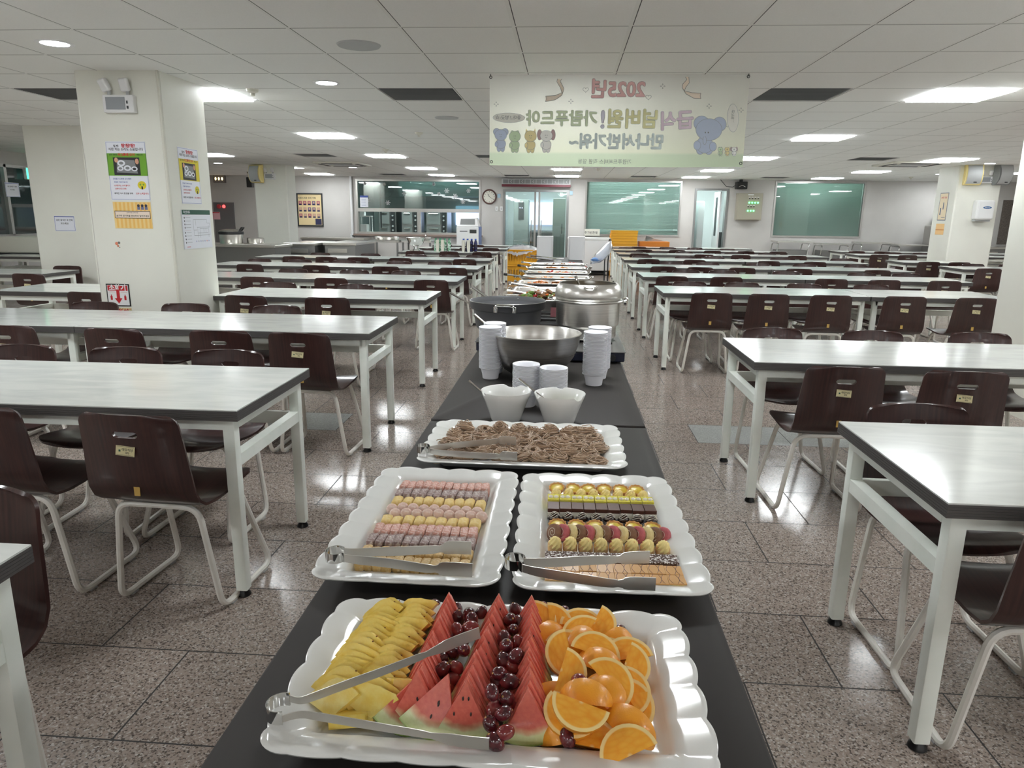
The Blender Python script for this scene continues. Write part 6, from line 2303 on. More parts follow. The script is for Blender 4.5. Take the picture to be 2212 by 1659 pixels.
sheet('notice_poster', 'small orange notice below the blue-framed one', 'poster', (X, P4[3] - .2, 1.2), -pi / 2, .3, .2, lambda b, W_, H_, th: (b.rect(.0, H_ * .4, W_, H_ * .5, th + .0004, 1)), [mat('pale_orange', (238, 196, 136), .5), mat('deep_orange', (216, 150, 90), .5)])

# ------------------------------------------------------------------ banner
BY = 5.43
BXa, BXb, BH = -.573, 1.257, .0
zb = wy(1066, 357, BY).z
BH = CZ - .004 - zb


def bmap(cx_, cy_):
    xl = 70 + (cy_ - 80) / 720 * 6
    xr = 2137 - (cy_ - 80) / 720 * 62
    return BXa + (BXb - BXa) * (cx_ - xl) / (xr - xl), CZ - .004 - BH * (cy_ - 76) / (806 - 76)


def bw(u, v, d):
    t_ = (u - BXa) / (BXb - BXa)
    s = (CZ - v) / BH
    y = BY + .010 * sin(t_ * 9 + s * 1.5) * s + .006 * sin(t_ * 21 - s * 2) * s * (1 - .3 * s) + .012 * sin(pi * t_) * sin(pi * min(s, 1))
    return (u, y - d, v - .006 * sin(pi * t_) * s)


ban = thing('hanging_banner', 'pale printed banner hanging from the ceiling, lettering seen mirrored from behind', 'banner', (0, 0, 0))
NX_, NZ_ = 60, 16
m = mat('banner_fabric', (216, 215, 206), .7)
g = NT(m)
tc = g.n('TexCoord')
sp = g.n('SeparateXYZ')
g.l(tc.outputs['Object'], sp.inputs[0])
r = g.n('ValToRGB')
g.l(g.math('DIVIDE', g.math('SUBTRACT', sp.outputs[2], zb), BH), r.inputs[0])
e = r.color_ramp.elements
e[0].position, e[0].color = 0.0, lin((198, 212, 184))
e[1].position, e[1].color = 1.0, lin((226, 225, 219))
for p, c in ((.13, (202, 214, 188)), (.16, (222, 224, 202)), (.5, (224, 224, 210))):
    x = e.new(p)
    x.color = lin(c)
g.l(r.outputs[0], g.b.inputs['Base Color'])
tl = g.n('BsdfTranslucent')
g.l(r.outputs[0], tl.inputs[0])
ms = g.n('MixShader')
ms.inputs[0].default_value = .5
g.l(g.b.outputs[0], ms.inputs[1])
g.l(tl.outputs[0], ms.inputs[2])
g.l(ms.outputs[0], g.nt.nodes['Material Output'].inputs[0])
b = MB()
vs = []
for i in range(NZ_ + 1):
    for j in range(NX_ + 1):
        u, v = bmap(70 + 2067 * j / NX_, 76 + 730 * i / NZ_)
        u = BXa + (BXb - BXa) * j / NX_
        vs.append(bw(u, v, 0))
b.add(vs, [(i * (NX_ + 1) + j, (i + 1) * (NX_ + 1) + j, (i + 1) * (NX_ + 1) + j + 1, i * (NX_ + 1) + j + 1) for i in range(NZ_) for j in range(NX_)])
b.build('banner_sheet', m, ban, smooth=180)
KX = (BXb - BXa) / 2040           # metres per survey unit
BMT = {}
for nm, c in (('pink', (214, 164, 166)), ('lilac', (212, 192, 210)), ('ylw', (216, 214, 158)), ('lav', (196, 196, 216)), ('grn', (196, 212, 178)), ('sky', (190, 206, 208)), ('ol', (120, 126, 136)), ('dk', (84, 88, 92)), ('blue', (164, 178, 206)), ('frog', (172, 196, 158)), ('catc', (218, 202, 142)), ('wht', (224, 224, 222)), ('ear', (168, 138, 138)), ('rib', (222, 206, 190)), ('bub', (218, 218, 212))):
    BMT[nm] = mat('print_' + nm, tuple(min(255, (x * .78 + y * .22) * 1.1) for x, y in zip(c, (220, 220, 208))), .7)
BK = list(BMT)


class Print(MB):
    def put(s, body, cx_, cy_, wid, fill, outline=True, tilt=0.0, bold=.035):
        vs, fs = glyphs(body, 1.0, 0.0, 'CENTER', 0.0)
        w0 = max(x for x, y in vs) - min(x for x, y in vs)
        k = wid * KX / w0
        for nm, rad, d in ((('ol', bold + .016, .0012), (fill, bold, .0026)) if outline else ((fill, bold * .4, .0045),)):
            u0, v0 = bmap(cx_, cy_)
            for q in range(8 if rad > .012 else 1):
                ox, oy = rad * cos(q * pi / 4), rad * sin(q * pi / 4)
                if rad <= .012:
                    ox = oy = 0
                out = []
                for x, y in vs:
                    X_, Y_ = -(x + ox) * k, (y + oy) * k
                    out.append(bw(u0 + X_ * cos(tilt) - Y_ * sin(tilt), v0 + X_ * sin(tilt) + Y_ * cos(tilt), d + q * .00003))
                s.add(out, fs, BK.index(nm))

    def poly(s, pts, fill, d=.0012):
        s.add([bw(*bmap(x, y), d) for x, y in pts], [tuple(range(len(pts)))], BK.index(fill))

    def disc(s, x, y, rx, ry, fill, d=.0014, o=True, a0=0):
        P = [(x + rx * cos(k * pi / 12), y + ry * sin(k * pi / 12)) for k in range(24)]
        if o:
            s.poly([(x + (px - x) * (1 + 2.5 / rx), y + (py - y) * (1 + 2.5 / ry)) for px, py in P], 'ol', d)
            d += .0005
        s.poly(P, fill, d)

    def line(s, pts, w=3, fill='dk', d=.0014):
        for (xa, ya), (xb, yb) in zip(pts[:-1], pts[1:]):
            L = max(sqrt((xb - xa) ** 2 + (yb - ya) ** 2), 1e-3)
            nx, ny = -(yb - ya) / L * w / 2, (xb - xa) / L * w / 2
            s.poly([(xa + nx, ya + ny), (xb + nx, yb + ny), (xb - nx, yb - ny), (xa - nx, ya - ny)], fill, d)


b = Print()
b.put('2025년', 1100, 195, 415, 'pink')
b.put('급식', 1566, 440, 245, 'lilac', tilt=.06)
b.put('넘버원', 1218, 430, 385, 'ylw')
b.put('!', 982, 432, 22, 'lav', bold=.02)
b.put('가람푸드야', 655, 425, 565, 'grn')
b.put('만나서반가워~', 1092, 608, 745, 'sky')
b.put('가람푸드써비스 직원 일동', 998, 766, 430, 'dk', False, bold=.01)
b.disc(228, 416, 128, 38, 'bub')
b.put('좋아..! 방긋-☆', 222, 416, 205, 'dk', False, bold=.004)
b.disc(2004, 414, 42, 110, 'bub')
b.put('반가워…', 2004, 400, 90, 'dk', False, tilt=pi / 2, bold=.004)
b.line([(1952, 478), (1966, 486)], 3)
# plain animal doodles
def animal(x, y, s, col, ear, tail=None):
    for e_ in (-1, 1):
        if ear == 'round':
            b.disc(x + e_ * 34 * s, y - 26 * s, 26 * s, 28 * s, col, .0010)
        elif ear == 'eye':
            b.disc(x + e_ * 22 * s, y - 36 * s, 12 * s, 14 * s, col, .0010)
        elif ear == 'point':
            b.poly([(x + e_ * 12 * s, y - 28 * s), (x + e_ * 38 * s, y - 62 * s), (x + e_ * 42 * s, y - 12 * s)], col, .0010)
        elif ear == 'flop':
            b.disc(x + e_ * 54 * s, y - 8 * s, 18 * s, 42 * s, 'ear', .0010)
    b.disc(x - 14 * s, y + 105 * s, 16 * s, 32 * s, col, .0012)
    b.disc(x + 16 * s, y + 105 * s, 16 * s, 32 * s, col, .0012)
    b.disc(x, y + 72 * s, 40 * s, 38 * s, col, .0020)
    b.disc(x - 34 * s, y + 76 * s, 12 * s, 20 * s, col, .0028)
    b.disc(x, y, 48 * s, 44 * s, col, .0036)
    for e_ in (-1, 1):
        b.disc(x + e_ * 7 * s, y - 4 * s, 2.2, 3.2, 'dk', .0046, False)
    b.line([(x - 8 * s, y + 12 * s), (x, y + 17 * s), (x + 8 * s, y + 12 * s)], 2, 'dk', .0046)


animal(165, 556, 1.0, 'blue', 'round')
animal(278, 566, .96, 'frog', 'eye')
animal(405, 562, 1.0, 'catc', 'point')
animal(532, 558, 1.0, 'wht', 'flop')
animal(1905, 664, .38, 'frog', 'eye')
animal(1957, 664, .38, 'catc', 'point')
animal(2010, 664, .38, 'wht', 'flop')
b.disc(1762, 455, 60, 58, 'blue', .001)
b.disc(1900, 462, 52, 56, 'blue', .001)
b.disc(1750, 690 - 22, 28, 34, 'blue', .0012)
b.disc(1815, 670, 28, 34, 'blue', .0012)
b.disc(1785, 625, 62, 66, 'blue', .002)
b.disc(1727, 630, 26, 36, 'blue', .003)
b.disc(1848, 640, 26, 36, 'blue', .003)
b.disc(1818, 505, 100, 86, 'blue', .0038)
b.disc(1784, 590, 12, 34, 'blue', .0046)
for x in (1790, 1812):
    b.disc(x, 528, 4, 7, 'dk', .0056, False)
# ribbons, sparkles, hearts
for pts in ([(618, 108), (612, 130), (640, 175), (655, 215), (600, 238), (524, 242), (530, 264), (522, 286), (600, 272), (655, 235), (672, 185), (640, 125), (652, 110)],
            [(1634, 95), (1645, 115), (1612, 150), (1608, 175), (1640, 225), (1700, 258), (1756, 262), (1750, 240), (1756, 220), (1680, 214), (1626, 200), (1640, 170), (1664, 140), (1660, 95)]):
    mid = [(sum(p[0] for p in pts) / len(pts), sum(p[1] for p in pts) / len(pts))]
    n = len(pts)
    h_ = n // 2
    for i in range(h_ - 1):
        b.poly([pts[i], pts[i + 1], pts[n - 2 - i], pts[n - 1 - i]], 'rib', .0012)
    b.line(pts, 3.5, 'dk', .002)
for x, y in ((727, 283), (1456, 165), (1820, 320), (125, 308), (2068, 352)):
    for a_ in range(4):
        dx, dy = 20 * cos(a_ * pi / 2), 20 * sin(a_ * pi / 2)
        b.line([(x + dx * .35, y + dy * .35), (x + dx * .7 - dy * .18, y + dy * .7 + dx * .18), (x + dx, y + dy), (x + dx * .7 + dy * .18, y + dy * .7 - dx * .18), (x + dx * .35, y + dy * .35)], 2.5)
for x, y in ((845, 192), (1344, 250)):
    P = [(x + 24 * (16 * sin(t_) ** 3) / 17, y - 22 * (13 * cos(t_) - 5 * cos(2 * t_) - 2 * cos(3 * t_) - cos(4 * t_)) / 17) for t_ in [k * 2 * pi / 28 for k in range(29)]]
    b.line(P, 2.5)
b.build('banner_print', [BMT[k] for k in BK], ban, smooth=0)['kind'] = 'stuff'
for x, y in ((78, 96), (2125, 92), (92, 776), (2060, 776)):
    u, v = bmap(x, y)
    P = bw(u, v, .002)
    MB().tube([(P[0] + .009 * cos(k * pi / 8), P[1], P[2] + .009 * sin(k * pi / 8)) for k in range(16)], .0025, 6, closed=True).build('eyelet', 'dark', ban)
for x in (78, 2125):
    u, v = bmap(x, 92)
    MB().tube([(u, BY - .006, v), (u, BY - .01, CZ)], .003, 6).build('hanging_cord', 'dark', ban)
# ------------------------------------------------------------------ things on and around the far tables
def bottle(capm, wrap):
    t = thing('water_bottle', 'x', 'bottle')
    MB().lathe([(.024, 0), (.030, .004), (.030, .13), (.026, .15), (.012, .175), (.012, .18)], 16).build('bottle_body', wrap, t)
    MB().cyl((0, 0, .178), (0, 0, .198), .015, n=14).build('bottle_cap', capm, t)
    return t


M['pet'] = mat('clear_bottle', (206, 218, 216), .12, alpha=.55)
M['petg'] = mat('green_label_bottle', (90, 150, 110), .2, noise=(30, (206, 220, 214), .45, .55, (1, 1, 2)))
M['cola'] = mat('dark_cola_bottle', (44, 46, 92), .15, noise=(30, (30, 22, 24), .45, .55, (1, 1, 2)))
M['gcap'] = mat('green_cap', (40, 130, 90), .4)
M['bcap'] = mat('blue_cap', (46, 84, 176), .4)
TQ = 14.1
for (px0, px1, cap, wrap, lab, g_) in ((941, 970, 'gcap', 'petg', 'clear bottle with green cap', 'green capped bottles'), (1001, 1027, 'bcap', 'cola', 'dark bottle with blue cap', 'blue capped bottles')):
    pr = bottle(cap, wrap)
    xa, xb = wy(px0, 530, TQ).x, wy(px1, 530, TQ).x
    n = 4
    first = True
    for r_ in range(2):
        for k in range(n):
            p = (xa + (xb - xa) * k / (n - 1), TQ + r_ * .07, TH)
            l = lab + ' on the far kitchen-hatch side table, %s row, %s' % (('front', 'rear')[r_], ['first', 'second', 'third', 'fourth'][k])
            if first:
                pr.location = p
                pr['label'] = l
                pr['group'] = g_
                pr.scale = (1, 1, 1.25)
                first = False
            else:
                dup(pr, p, 0, l, g_)
pc = MB().lathe([(.024, 0), (.024, .002), (.032, .07), (.034, .072), (.034, .075)], 16).build('paper_cup', 'offwhite', smooth=50)
pc['category'] = 'cup'
for s_, px in enumerate((945, 956, 1001, 1012)):
    x = wy(px, 540, TQ - .12).x
    for k in range(14):
        use(pc, (x, TQ - .12, TH + k * .0115), (0, 0, 0), 'white paper cup in the stack %s' % ['before the green capped bottles, outer one', 'before the green capped bottles, inner one', 'before the blue capped bottles, outer one', 'before the blue capped bottles, inner one'][s_], 'paper cups stack %d' % (s_ + 1))
q = wy(899, 540, 14.0)
t = thing('punch_bowl', 'shiny silver footed punch bowl on the far table', 'punch bowl', (q.x, 14.0, TH))
MB().lathe([(.12, 0), (.125, .008), (.10, .02), (.05, .05), (.045, .075), (.06, .09), (.13, .13), (.165, .2), (.19, .25), (.195, .255), (.188, .252), (.155, .2), (.12, .135), (.0001, .10)], 40).build('bowl_body', 'chrome', t)
MB().tube([(.1, 0, .2), (.19, 0, .27), (.21, 0, .29), (.2, 0, .305), (.185, 0, .3)], .009, 8).build('ladle_handle', 'chrome', t)

# air cooler
a, c_ = wy(985, 470, 17.9), wy(1033, 470, 17.9)
W_ = c_.x - a.x
t = thing('air_cooler', 'white portable air cooler with blue side panel below the clock', 'air cooler', (a.x, 17.95, 0))
Ht = wy(1000, 470, 17.95).z
MB().box(0, 0, .05, W_, .06, Ht - .22).build('front_case', 'white', t, smooth=0, bevel=.02)
b = MB()
b.add([(0, 0, Ht - .22), (W_, 0, Ht - .22), (W_ - .06, .12, Ht), (.06, .12, Ht), (0, .5, Ht - .22), (W_, .5, Ht - .22), (W_ - .06, .45, Ht), (.06, .45, Ht)], [(0, 1, 2, 3), (1, 5, 6, 2), (4, 0, 3, 7), (3, 2, 6, 7), (5, 4, 7, 6), (0, 4, 5, 1)])
b.build('top_hood', 'white', t, smooth=0, bevel=.015)
MB().add([(.09, -.004 + .03, Ht - .17), (W_ - .09, -.004 + .03, Ht - .17), (W_ - .1, .085, Ht - .03), (.1, .085, Ht - .03)], [(0, 1, 2, 3)]).build('air_outlet', 'grey', t, smooth=0)
MB().box(.0, .06, .05, W_ + .02, .55, Ht - .22).build('side_panel', 'navy', t, smooth=0, bevel=.02)
b = MB()
for k in range(12):
    b.box(.06, -.012, .12 + k * .045, W_ - .06, 0, .135 + k * .045)
b.build('louvre', 'grey', t, smooth=0)
b = MB().box(W_ - .22, -.01, Ht - .38, W_ - .05, 0, Ht - .29)
b.build('control_display', 'dark', t, smooth=0)
MB().box(W_ * .15, -.006, Ht - .34, W_ * .5, 0, Ht - .325).build('maker_lettering', 'ink', t, smooth=0)
for x in (.08, W_ - .08):
    for y in (.08, .45):
        MB().cyl((x - .015, y, .028), (x + .015, y, .028), .028).build('caster', 'black', t)

# stainless counters by the kitchen
def counter(name, label, x0, y0, x1, y1, h, rz=0, shelf=True):
    t = thing(name, label, 'counter', ((x0 + x1) / 2, (y0 + y1) / 2, 0), rz, group='stainless counters')
    hx, hy = (x1 - x0) / 2, (y1 - y0) / 2
    MB().box(-hx, -hy, h - .05, hx, hy, h).build('counter_top', 'steel', t, smooth=0, bevel=.006)
    MB().box(-hx + .03, -hy + .04, .12, hx - .03, hy - .03, h - .05).build('cabinet_body', 'steel_dull', t, smooth=0)
    b = MB()
    for sx in (-1, 1):
        for sy in (-1, 1):
            b.cyl((sx * (hx - .07), sy * (hy - .08), 0), (sx * (hx - .07), sy * (hy - .08), .12), .022, n=8)
    b.build('feet', 'dark', t)
    MB().box(-hx + .1, -hy + .02, h - .2, -hx + .5, -hy + .04, h - .12).build('drawer_front', 'steel', t, smooth=0)
    return t


counter('steel_counter', 'long stainless counter carrying the round soup warmer', -8.6, 13.25, -5.35, 13.95, .86, -.10)
counter('steel_counter', 'low stainless counter right behind the first one', -8.9, 14.4, -6.6, 15.1, .80)
counter('steel_cabinet', 'stainless cabinet beside the counter-side pillar', -5.72, 14.3, -5.05, 15.6, .86)
counter('steel_cabinet', 'stainless cabinet next along towards the kitchen hatch', -5.0, 14.6, -4.3, 16.2, .86)
counter('steel_cabinet', 'stainless worktop against the wall under the framed poster', -6.9, 18.4, -5.2, 19.1, .84)
for k, (x, y) in enumerate(((-4.3, 17.2), (-3.55, 17.4))):
    t = thing('steel_sink_table', 'stainless table with open legs below the kitchen hatch, %s one' % ('counter side' if k == 0 else 'entrance side'), 'table', (x, y, 0), group='open steel tables')
    MB().box(-.36, -.35, .80, .36, .35, .85).build('tabletop', 'steel', t, smooth=0)
    for sx in (-1, 1):
        for sy in (-1, 1):
            MB().box(sx * .33 - .02, sy * .31 - .02, 0, sx * .33 + .02, sy * .31 + .02, .8).build('leg', 'steel_dull', t, smooth=0)
    MB().box(-.33, -.3, .2, .33, .3, .22).build('shelf', 'steel_dull', t, smooth=0)
    tag(MB().lathe([(.25, 0), (.27, .01), (.3, .07), (.29, .07), (.25, .01)], 32).build('steel_basin', 'steel', loc=(x, y, .85)), 'round shallow steel basin on the open steel table, %s' % ('counter side' if k == 0 else 'entrance side'), 'basin', 'steel basins')
q = wy(500, 518, 13.6)
t = thing('soup_warmer', 'round stainless soup warmer with black rimmed chrome lid', 'soup warmer', (q.x, 13.6, .86))
MB().lathe([(.21, 0), (.215, .01), (.215, .17), (.2, .18)], 40).build('warmer_body', 'steel', t)
MB().lathe([(.215, .17), (.235, .175), (.24, .20), (.235, .225), (.21, .23)], 40).build('black_rim', 'black', t)
MB().lathe([(.22, .225), (.2, .25), (.12, .27), (.0001, .275)], 40).build('warmer_lid', 'chrome', t)
MB().tube([(.19, -.05, .24), (.24, -.05, .3), (.24, .05, .3), (.19, .05, .24)], .016, 8).build('lid_handle', 'black', t)
b = MB().lathe([(.11, 0), (.12, .02), (.12, .1), (.11, .11), (.0001, .11)], 32, T=Matrix.Translation((-6.05, 13.75, .86)) @ Matrix.Scale(1.4, 4, (1, 0, 0)))
tag(b.build('covered_pan', 'steel'), 'low covered steel pan beside the round soup warmer', 'pan')

# folding steel trolleys before the last green window
for k, (pa, pb, y) in enumerate(((1672, 1745, 18.75), (1766, 1828, 18.75), (1850, 1920, 18.75), (1930, 2018, 18.75))):
    a, c_ = wy(pa, 520, y), wy(pb, 520, y)
    t = thing('steel_trolley', 'stainless table with curved chrome legs under the last green blind, %s' % ['first from the doorway', 'second from the doorway', 'third from the doorway', 'next to the tall machine'][k], 'steel table', ((a.x + c_.x) / 2, y, 0), group='stainless tables under the green blind')
    h = (c_.x - a.x) / 2
    z = .92 if k % 2 == 0 else .88
    MB().box(-h, -.3, z - .03, h, .3, z).build('tabletop', 'steel', t, smooth=0, bevel=.004)
    for s in (-1, 1):
        MB().tube(smooth_path([(s * h * .9 - .12, -.28, 0), (s * h * .9, -.28, z - .06), (s * h * .9, .28, z - .06), (s * h * .9 - .12, .28, 0)], .06, 4), .014, 8).build('leg_loop', 'chrome', t)
    MB().box(-h * .85, -.25, .3, h * .85, .25, .7).build('lower_box', 'steel_dull', t, smooth=0)
a, c_ = wy(1975, 460, 18.2), wy(2026, 460, 18.2)
t = thing('dish_machine', 'tall stainless machine with stepped top before the towel-dispenser pillar', 'kitchen machine', (a.x + .6, 18.3, 0))
W_ = c_.x - a.x + .3
MB().box(.3, 0, 0, W_, .7, wy(2000, 458, 18.3).z).build('machine_body', 'steel_dull', t, smooth=0, bevel=.01)
MB().box(0, .1, 0, .3, .6, 1.35).build('side_body', 'alu', t, smooth=0, bevel=.04)
MB().box(.35, -.01, 1.62, W_ - .02, 0, 1.68).build('dark_slot', 'dark', t, smooth=0)
MB().box(.35, -.006, 1.5, W_ - .02, 0, 1.53).build('orange_line', 'ocrate', t, smooth=0)
MB().ball((.5, -.02, 1.4), (.12, .02, .03)).build('push_handle', 'chrome', t)

# crates
def crate(w_, d_, h_, mname, holes=True):
    t = thing('plastic_crate', 'x', 'crate')
    b = MB()
    th = .012
    for (xa, ya, xb, yb) in ((-w_, -d_, w_, -d_ + th), (-w_, d_ - th, w_, d_), (-w_, -d_, -w_ + th, d_), (w_ - th, -d_, w_, d_)):
        if holes and abs(xa - xb) > .1:
            b.box(xa, ya, 0, xb, yb, h_ * .3).box(xa, ya, h_ * .72, xb, yb, h_)
            n = 12
            for k in range(n + 1):
                x = xa + (xb - xa) * k / n
                b.box(x - .014, ya, h_ * .3, x + .014, yb, h_ * .72)
            for k in range(1, 4):
                b.box(xa, ya, h_ * (.3 + .105 * k) - .006, xb, yb, h_ * (.3 + .105 * k) + .006)
        else:
            b.box(xa, ya, 0, xb, yb, h_)
    b.box(-w_, -d_, 0, w_, d_, .012)
    b.build('crate_walls', mname, t, smooth=0)
    MB().tube([(-w_ - .008, -d_ - .008, h_ - .012), (w_ + .008, -d_ - .008, h_ - .012), (w_ + .008, d_ + .008, h_ - .012), (-w_ - .008, d_ + .008, h_ - .012)], .013, 6, closed=True).build('crate_rim', mname, t)
    return t


cx0, cx1 = wy(1089, 570, 16.4).x, wy(1162, 570, 16.4).x
cr = crate((cx1 - cx0) / 2 - .02, .26, .35, 'crate')
cr.location = ((cx0 + cx1) / 2, 16.6, 0)
tag(cr, 'yellow perforated crate on the floor at the buffet end, lower one', 'crate', 'yellow crates at the buffet end')
dup(cr, ((cx0 + cx1) / 2, 16.6, .352), .01, 'yellow perforated crate with film-covered bowls, upper one')
b = MB()
rs = random.Random(8)
N_, K_ = 26, 8
hx, hy = (cx1 - cx0) / 2, .27
vs = []
for i in range(K_ + 1):
    for j in range(N_ + 1):
        u, v = -1 + 2 * j / N_, -1 + 2 * i / K_
        z = .70 + .10 * (1 - u * u) * (1 - v * v * .6) + rs.uniform(-.02, .02)
        vs.append(((cx0 + cx1) / 2 + u * (hx + .01), 16.6 + v * (hy + .02), z if abs(v) < .99 else .56 + .12 * abs(u + .2) + rs.uniform(-.02, .02)))
b.add(vs, [(i * (N_ + 1) + j, i * (N_ + 1) + j + 1, (i + 1) * (N_ + 1) + j + 1, (i + 1) * (N_ + 1) + j) for i in range(K_) for j in range(N_)])
tag(b.build('plastic_film', 'film', smooth=180), 'crumpled clear plastic film bulging over the yellow crates', 'plastic film')

fc = thing('folded_crate', 'x', 'folded crate')
MB().box(-.33, -.22, 0, .33, .22, .05).build('crate_base', 'crate', fc, smooth=0, bevel=.006)
b = MB()
for s in (-1, 1):
    b.box(s * .33 - .012, -.05, .01, s * .33 + .012, .05, .045)
b.build('crate_latch', 'ocrate', fc, smooth=0)
MB().box(-.335, -.225, .05, .335, .225, .064).build('crate_rim', 'crate', fc, smooth=0)
q = wy(1349, 500, 18.3)
nst = int((wy(1349, 494, 18.3).z) / .067)
for k in range(nst):
    p = (q.x + rs.uniform(-.01, .01), 18.5, k * .0665)
    l = 'flat folded yellow crate in the tall pile below the green blinds, ' + ('topmost' if k == nst - 1 else 'lowest' if k == 0 else 'between others')
    if k == 0:
        fc.location = p
        tag(fc, l, None, 'folded yellow crates')
    else:
        dup(fc, p, rs.uniform(-.01, .01), l)
oc = thing('orange_crate', 'flat orange crate with crumpled bag beyond the last tables', 'crate', (wy(1412, 528, 18.7).x, 18.75, 0))
MB().box(-.38, -.22, .62, .38, .22, .86).build('crate_body', 'ocrate', oc, smooth=0, bevel=.01)
MB().box(-.38, -.22, 0, .38, .22, .6).build('lower_crate', 'ocrate', oc, smooth=0, bevel=.01)
MB().add([(-.2, -.05, .86), (-.18, .1, 1.0), (.0, -.1, .93), (.1, .0, .88), (.3, -.05, .865), (-.22, .15, .865)], [(0, 1, 2), (2, 1, 3), (3, 4, 2), (0, 2, 4), (1, 0, 5), (1, 5, 3)]).build('crumpled_bag', 'film', oc, smooth=0)

# chest freezer on casters below the sill and trolley with hanging bag
a, c_ = wy(1226, 540, 18.3), wy(1322, 540, 18.3)
t = thing('chest_freezer', 'low white chest freezer on casters below the window sill', 'freezer', ((a.x + c_.x) / 2, 18.6, 0))
h = (c_.x - a.x) / 2
MB().box(-h, -.3, .12, h, .3, .88).build('freezer_body', 'white', t, smooth=0, bevel=.015)
MB().box(-h - .005, -.305, .88, h + .005, .305, .94).build('freezer_lid', 'white', t, smooth=0, bevel=.015)
for sx in (-1, 1):
    for sy in (-1, 1):
        MB().cyl((sx * (h - .12) - .02, sy * .22, .055), (sx * (h - .12) + .02, sy * .22, .055), .055, n=16).build('caster', 'lgrey', t)
a = wy(1310, 520, 12.6)
t = thing('hand_trolley', 'folding hand trolley with slanted handle at the buffet end', 'hand trolley', (a.x, 12.6, 0))
T1 = wy(1320, 517, 12.6)
MB().tube(smooth_path([(.05, 0, .06), (.04, 0, .7), (T1.x - a.x, 0, T1.z), (T1.x - a.x - .02, .12, T1.z), (-.01, .14, .7), (0, .14, .06)], .05, 4), .011, 8).build('handle_bar', 'dark', t)
MB().box(-.02, -.02, .04, .3, .16, .06).build('toe_plate', 'dark', t, smooth=0)
for y in (-.03, .17):
    MB().cyl((.03, y - .01, .05), (.03, y + .01, .05), .05, n=16).build('trolley_wheel', 'black', t)
B0 = wy(1318, 521, 12.6)
B1 = wy(1288, 568, 12.5)
b = MB()
rings = []
for k in range(9):
    u = k / 8
    c2 = B0.lerp(B1, u)
    r_ = .02 + .13 * sin(pi * min(u * .75 + .02, 1)) ** 1.2
    rings.append([(c2.x + r_ * cos(j * pi / 9) * (1 + rs.uniform(-.12, .12)), c2.y + .4 * r_ * sin(j * pi / 9), c2.z + .25 * r_ * cos(j * pi / 9)) for j in range(18)])
b.loft(rings, 0, None, True, True, True)
o = b.build('plastic_bag', 'film', smooth=60)
tag(o, 'clear plastic bag with blue contents hanging from the trolley handle', 'plastic bag')
tag(MB().ball((B1.x + .01, B1.y, B1.z + .05), (.10, .04, .05), 12, 8, 0, None, .15).build('blue_cloth', mat('blue_bag_content', (110, 150, 206), .6)), 'blue cloth in the bottom of the hanging plastic bag', 'cloth')

# glass partition, exit sign and cart at the far side wall
w = thing('window_6', None, None)
tag(w, kind='structure')
b = MB()
for y in (8.6, 10.2, 11.95, 13.6, 15.2):
    b.box(XL - .1, y - .03, .98, XL + .02, y + .03, 2.2)
b.box(XL - .1, 8.6, .98, XL + .02, 15.2, 1.03).box(XL - .1, 8.6, 2.15, XL + .02, 15.2, 2.2)
b.build('window_frame', 'alu', w, smooth=0)
M['teal'] = mat('dim_teal_room', (96, 168, 152), .6)
tag(MB().box(XL - .9, 10, 2.5, XL - .7, 14, 2.59).build('added_side_lamp', 'added_lamp', smooth=0), 'long added lamp behind the teal glass wall', 'ceiling light')  # unseen lamp added so the teal side room looks brighter
MB().box(XL - .05, 8.6, 1.0, XL - .045, 15.2, 2.18).build('window_glass', 'glass_teal', w, smooth=0)
struct('wall_side_room', MB().box(XL - 1.3, 8, 0, XL - 1.25, 16, 2.6).box(XL - 1.3, 7.95, 0, XL - .16, 8, 2.6).box(XL - 1.3, 16, 0, XL - .16, 16.05, 2.6).box(XL - 1.3, 8, 2.6, XL - .16, 16, 2.65).box(XL - 1.3, 8, -.05, XL - .16, 16, 0), 'teal')
q = wx(62, 375, XL + .06)
t = thing('exit_sign', 'glowing green exit sign beside the shaded pillar', 'exit sign', (XL + .07, q.y, q.z))
MB().box(-.05, -.07, -.1, .0, .07, .1).build('sign_case', 'white', t, smooth=0)
MB().box(0, -.06, -.09, .006, .06, .09).build('sign_face', 'exit', t, smooth=0)
q = wx(27, 410, XL + .03)
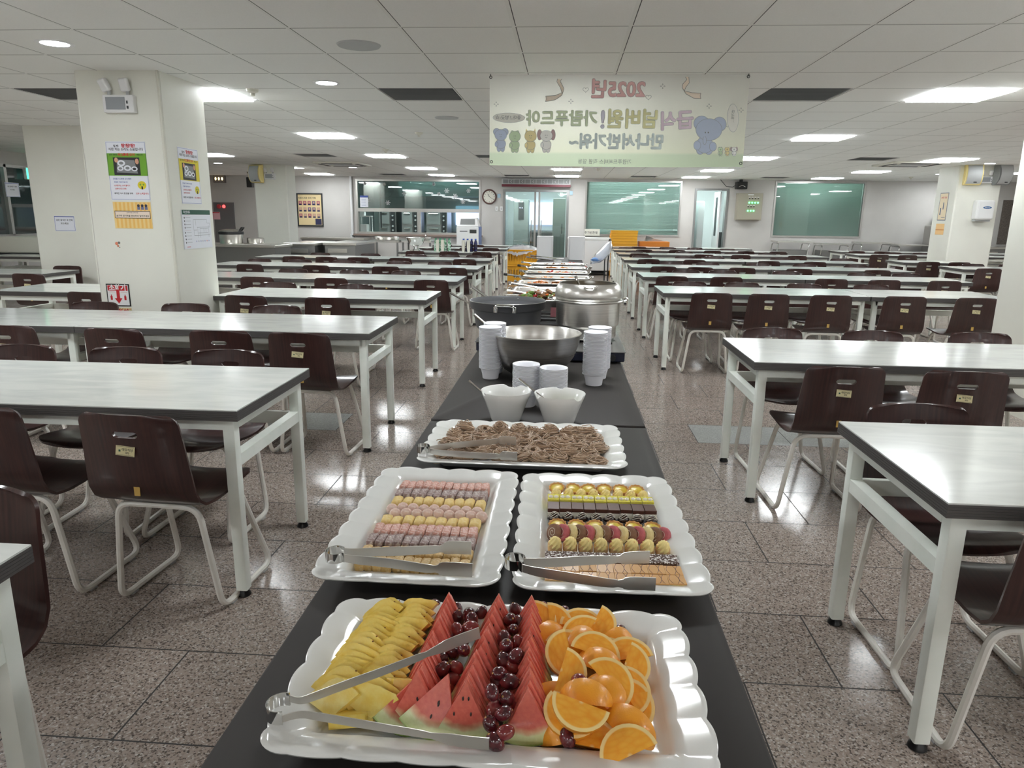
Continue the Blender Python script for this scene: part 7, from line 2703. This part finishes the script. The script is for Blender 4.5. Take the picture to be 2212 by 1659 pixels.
sheet('notice_sheet', 'white paper notice taped on the teal glass wall', 'notice', (XL + .03, q.y - .16, q.z - .12), pi / 2, .32, .24, note, ['paper', 'ink', 'blueink'])
a = wz(42, 508, 1.0)
a = Vector((-8.75, 11.35, 0))
t = thing('dish_return_cart', 'white dish return cart with box below the teal glass wall', 'cart', a)
MB().box(-.5, -.35, .72, .5, .35, .76).build('cart_top', 'dark', t, smooth=0)
MB().box(-.42, -.3, .76, .38, .3, 1.02).build('white_box', 'offwhite', t, smooth=0, bevel=.02)
for sx in (-1, 1):
    for sy in (-1, 1):
        MB().box(sx * .45 - .025, sy * .3 - .025, .03, sx * .45 + .025, sy * .3 + .025, .72).build('leg', 'offwhite', t, smooth=0)
MB().box(-.4, -.28, .3, .4, .28, .5).build('lower_bin', 'steel_dull', t, smooth=0)
# flat sheet in place of a wall gap, its darkness put in the colour
a, c_ = wy(2168, 432, WY - .01), wy(2186, 520, WY - .01)
tag(MB().box(a.x, WY - .02, .9, c_.x - .05, WY - .005, a.z).build('dark_gap_sheet', mat('dark_gap_tone', (112, 104, 96), .6, noise=(40, (92, 84, 78), .4, .6)), smooth=0), 'tall narrow dark sheet painted for a gap in the far wall beyond the pillar', 'board')
a = wy(2190, 520, 17.0)
counter('steel_cabinet', 'stainless cabinet beyond the towel-dispenser pillar', a.x - .1, 18.2, a.x + 1.2, 18.9, .86)
# small ceiling fittings
fx = MB().lathe([(.05, 0), (.045, -.02), (.02, -.03), (.018, -.05), (.0001, -.055)], 20).build('smoke_detector', 'offwhite', smooth=50)
for k, (px, py) in enumerate(((833, 322), (1292, 364), (1968, 382), (905, 286), (545, 193), (718, 352))):
    q = wz(px, py, CZ)
    use(fx, q, (0, 0, 0), 'small round ceiling detector, ' + ['above the fifth left-block row', 'beyond the banner', 'by the towel-dispenser pillar', 'between banner and grille', 'behind the poster pillar', 'near the cassette unit'][k].replace('left-block', 'kitchen side'), 'ceiling detectors')
    fx['category'] = 'smoke detector'
for o in bpy.data.objects:
    if o.parent is None and o.get('label') == 'x':
        o['label'] = o.name.split('.')[0].replace('_', ' ') + ' on the buffet'
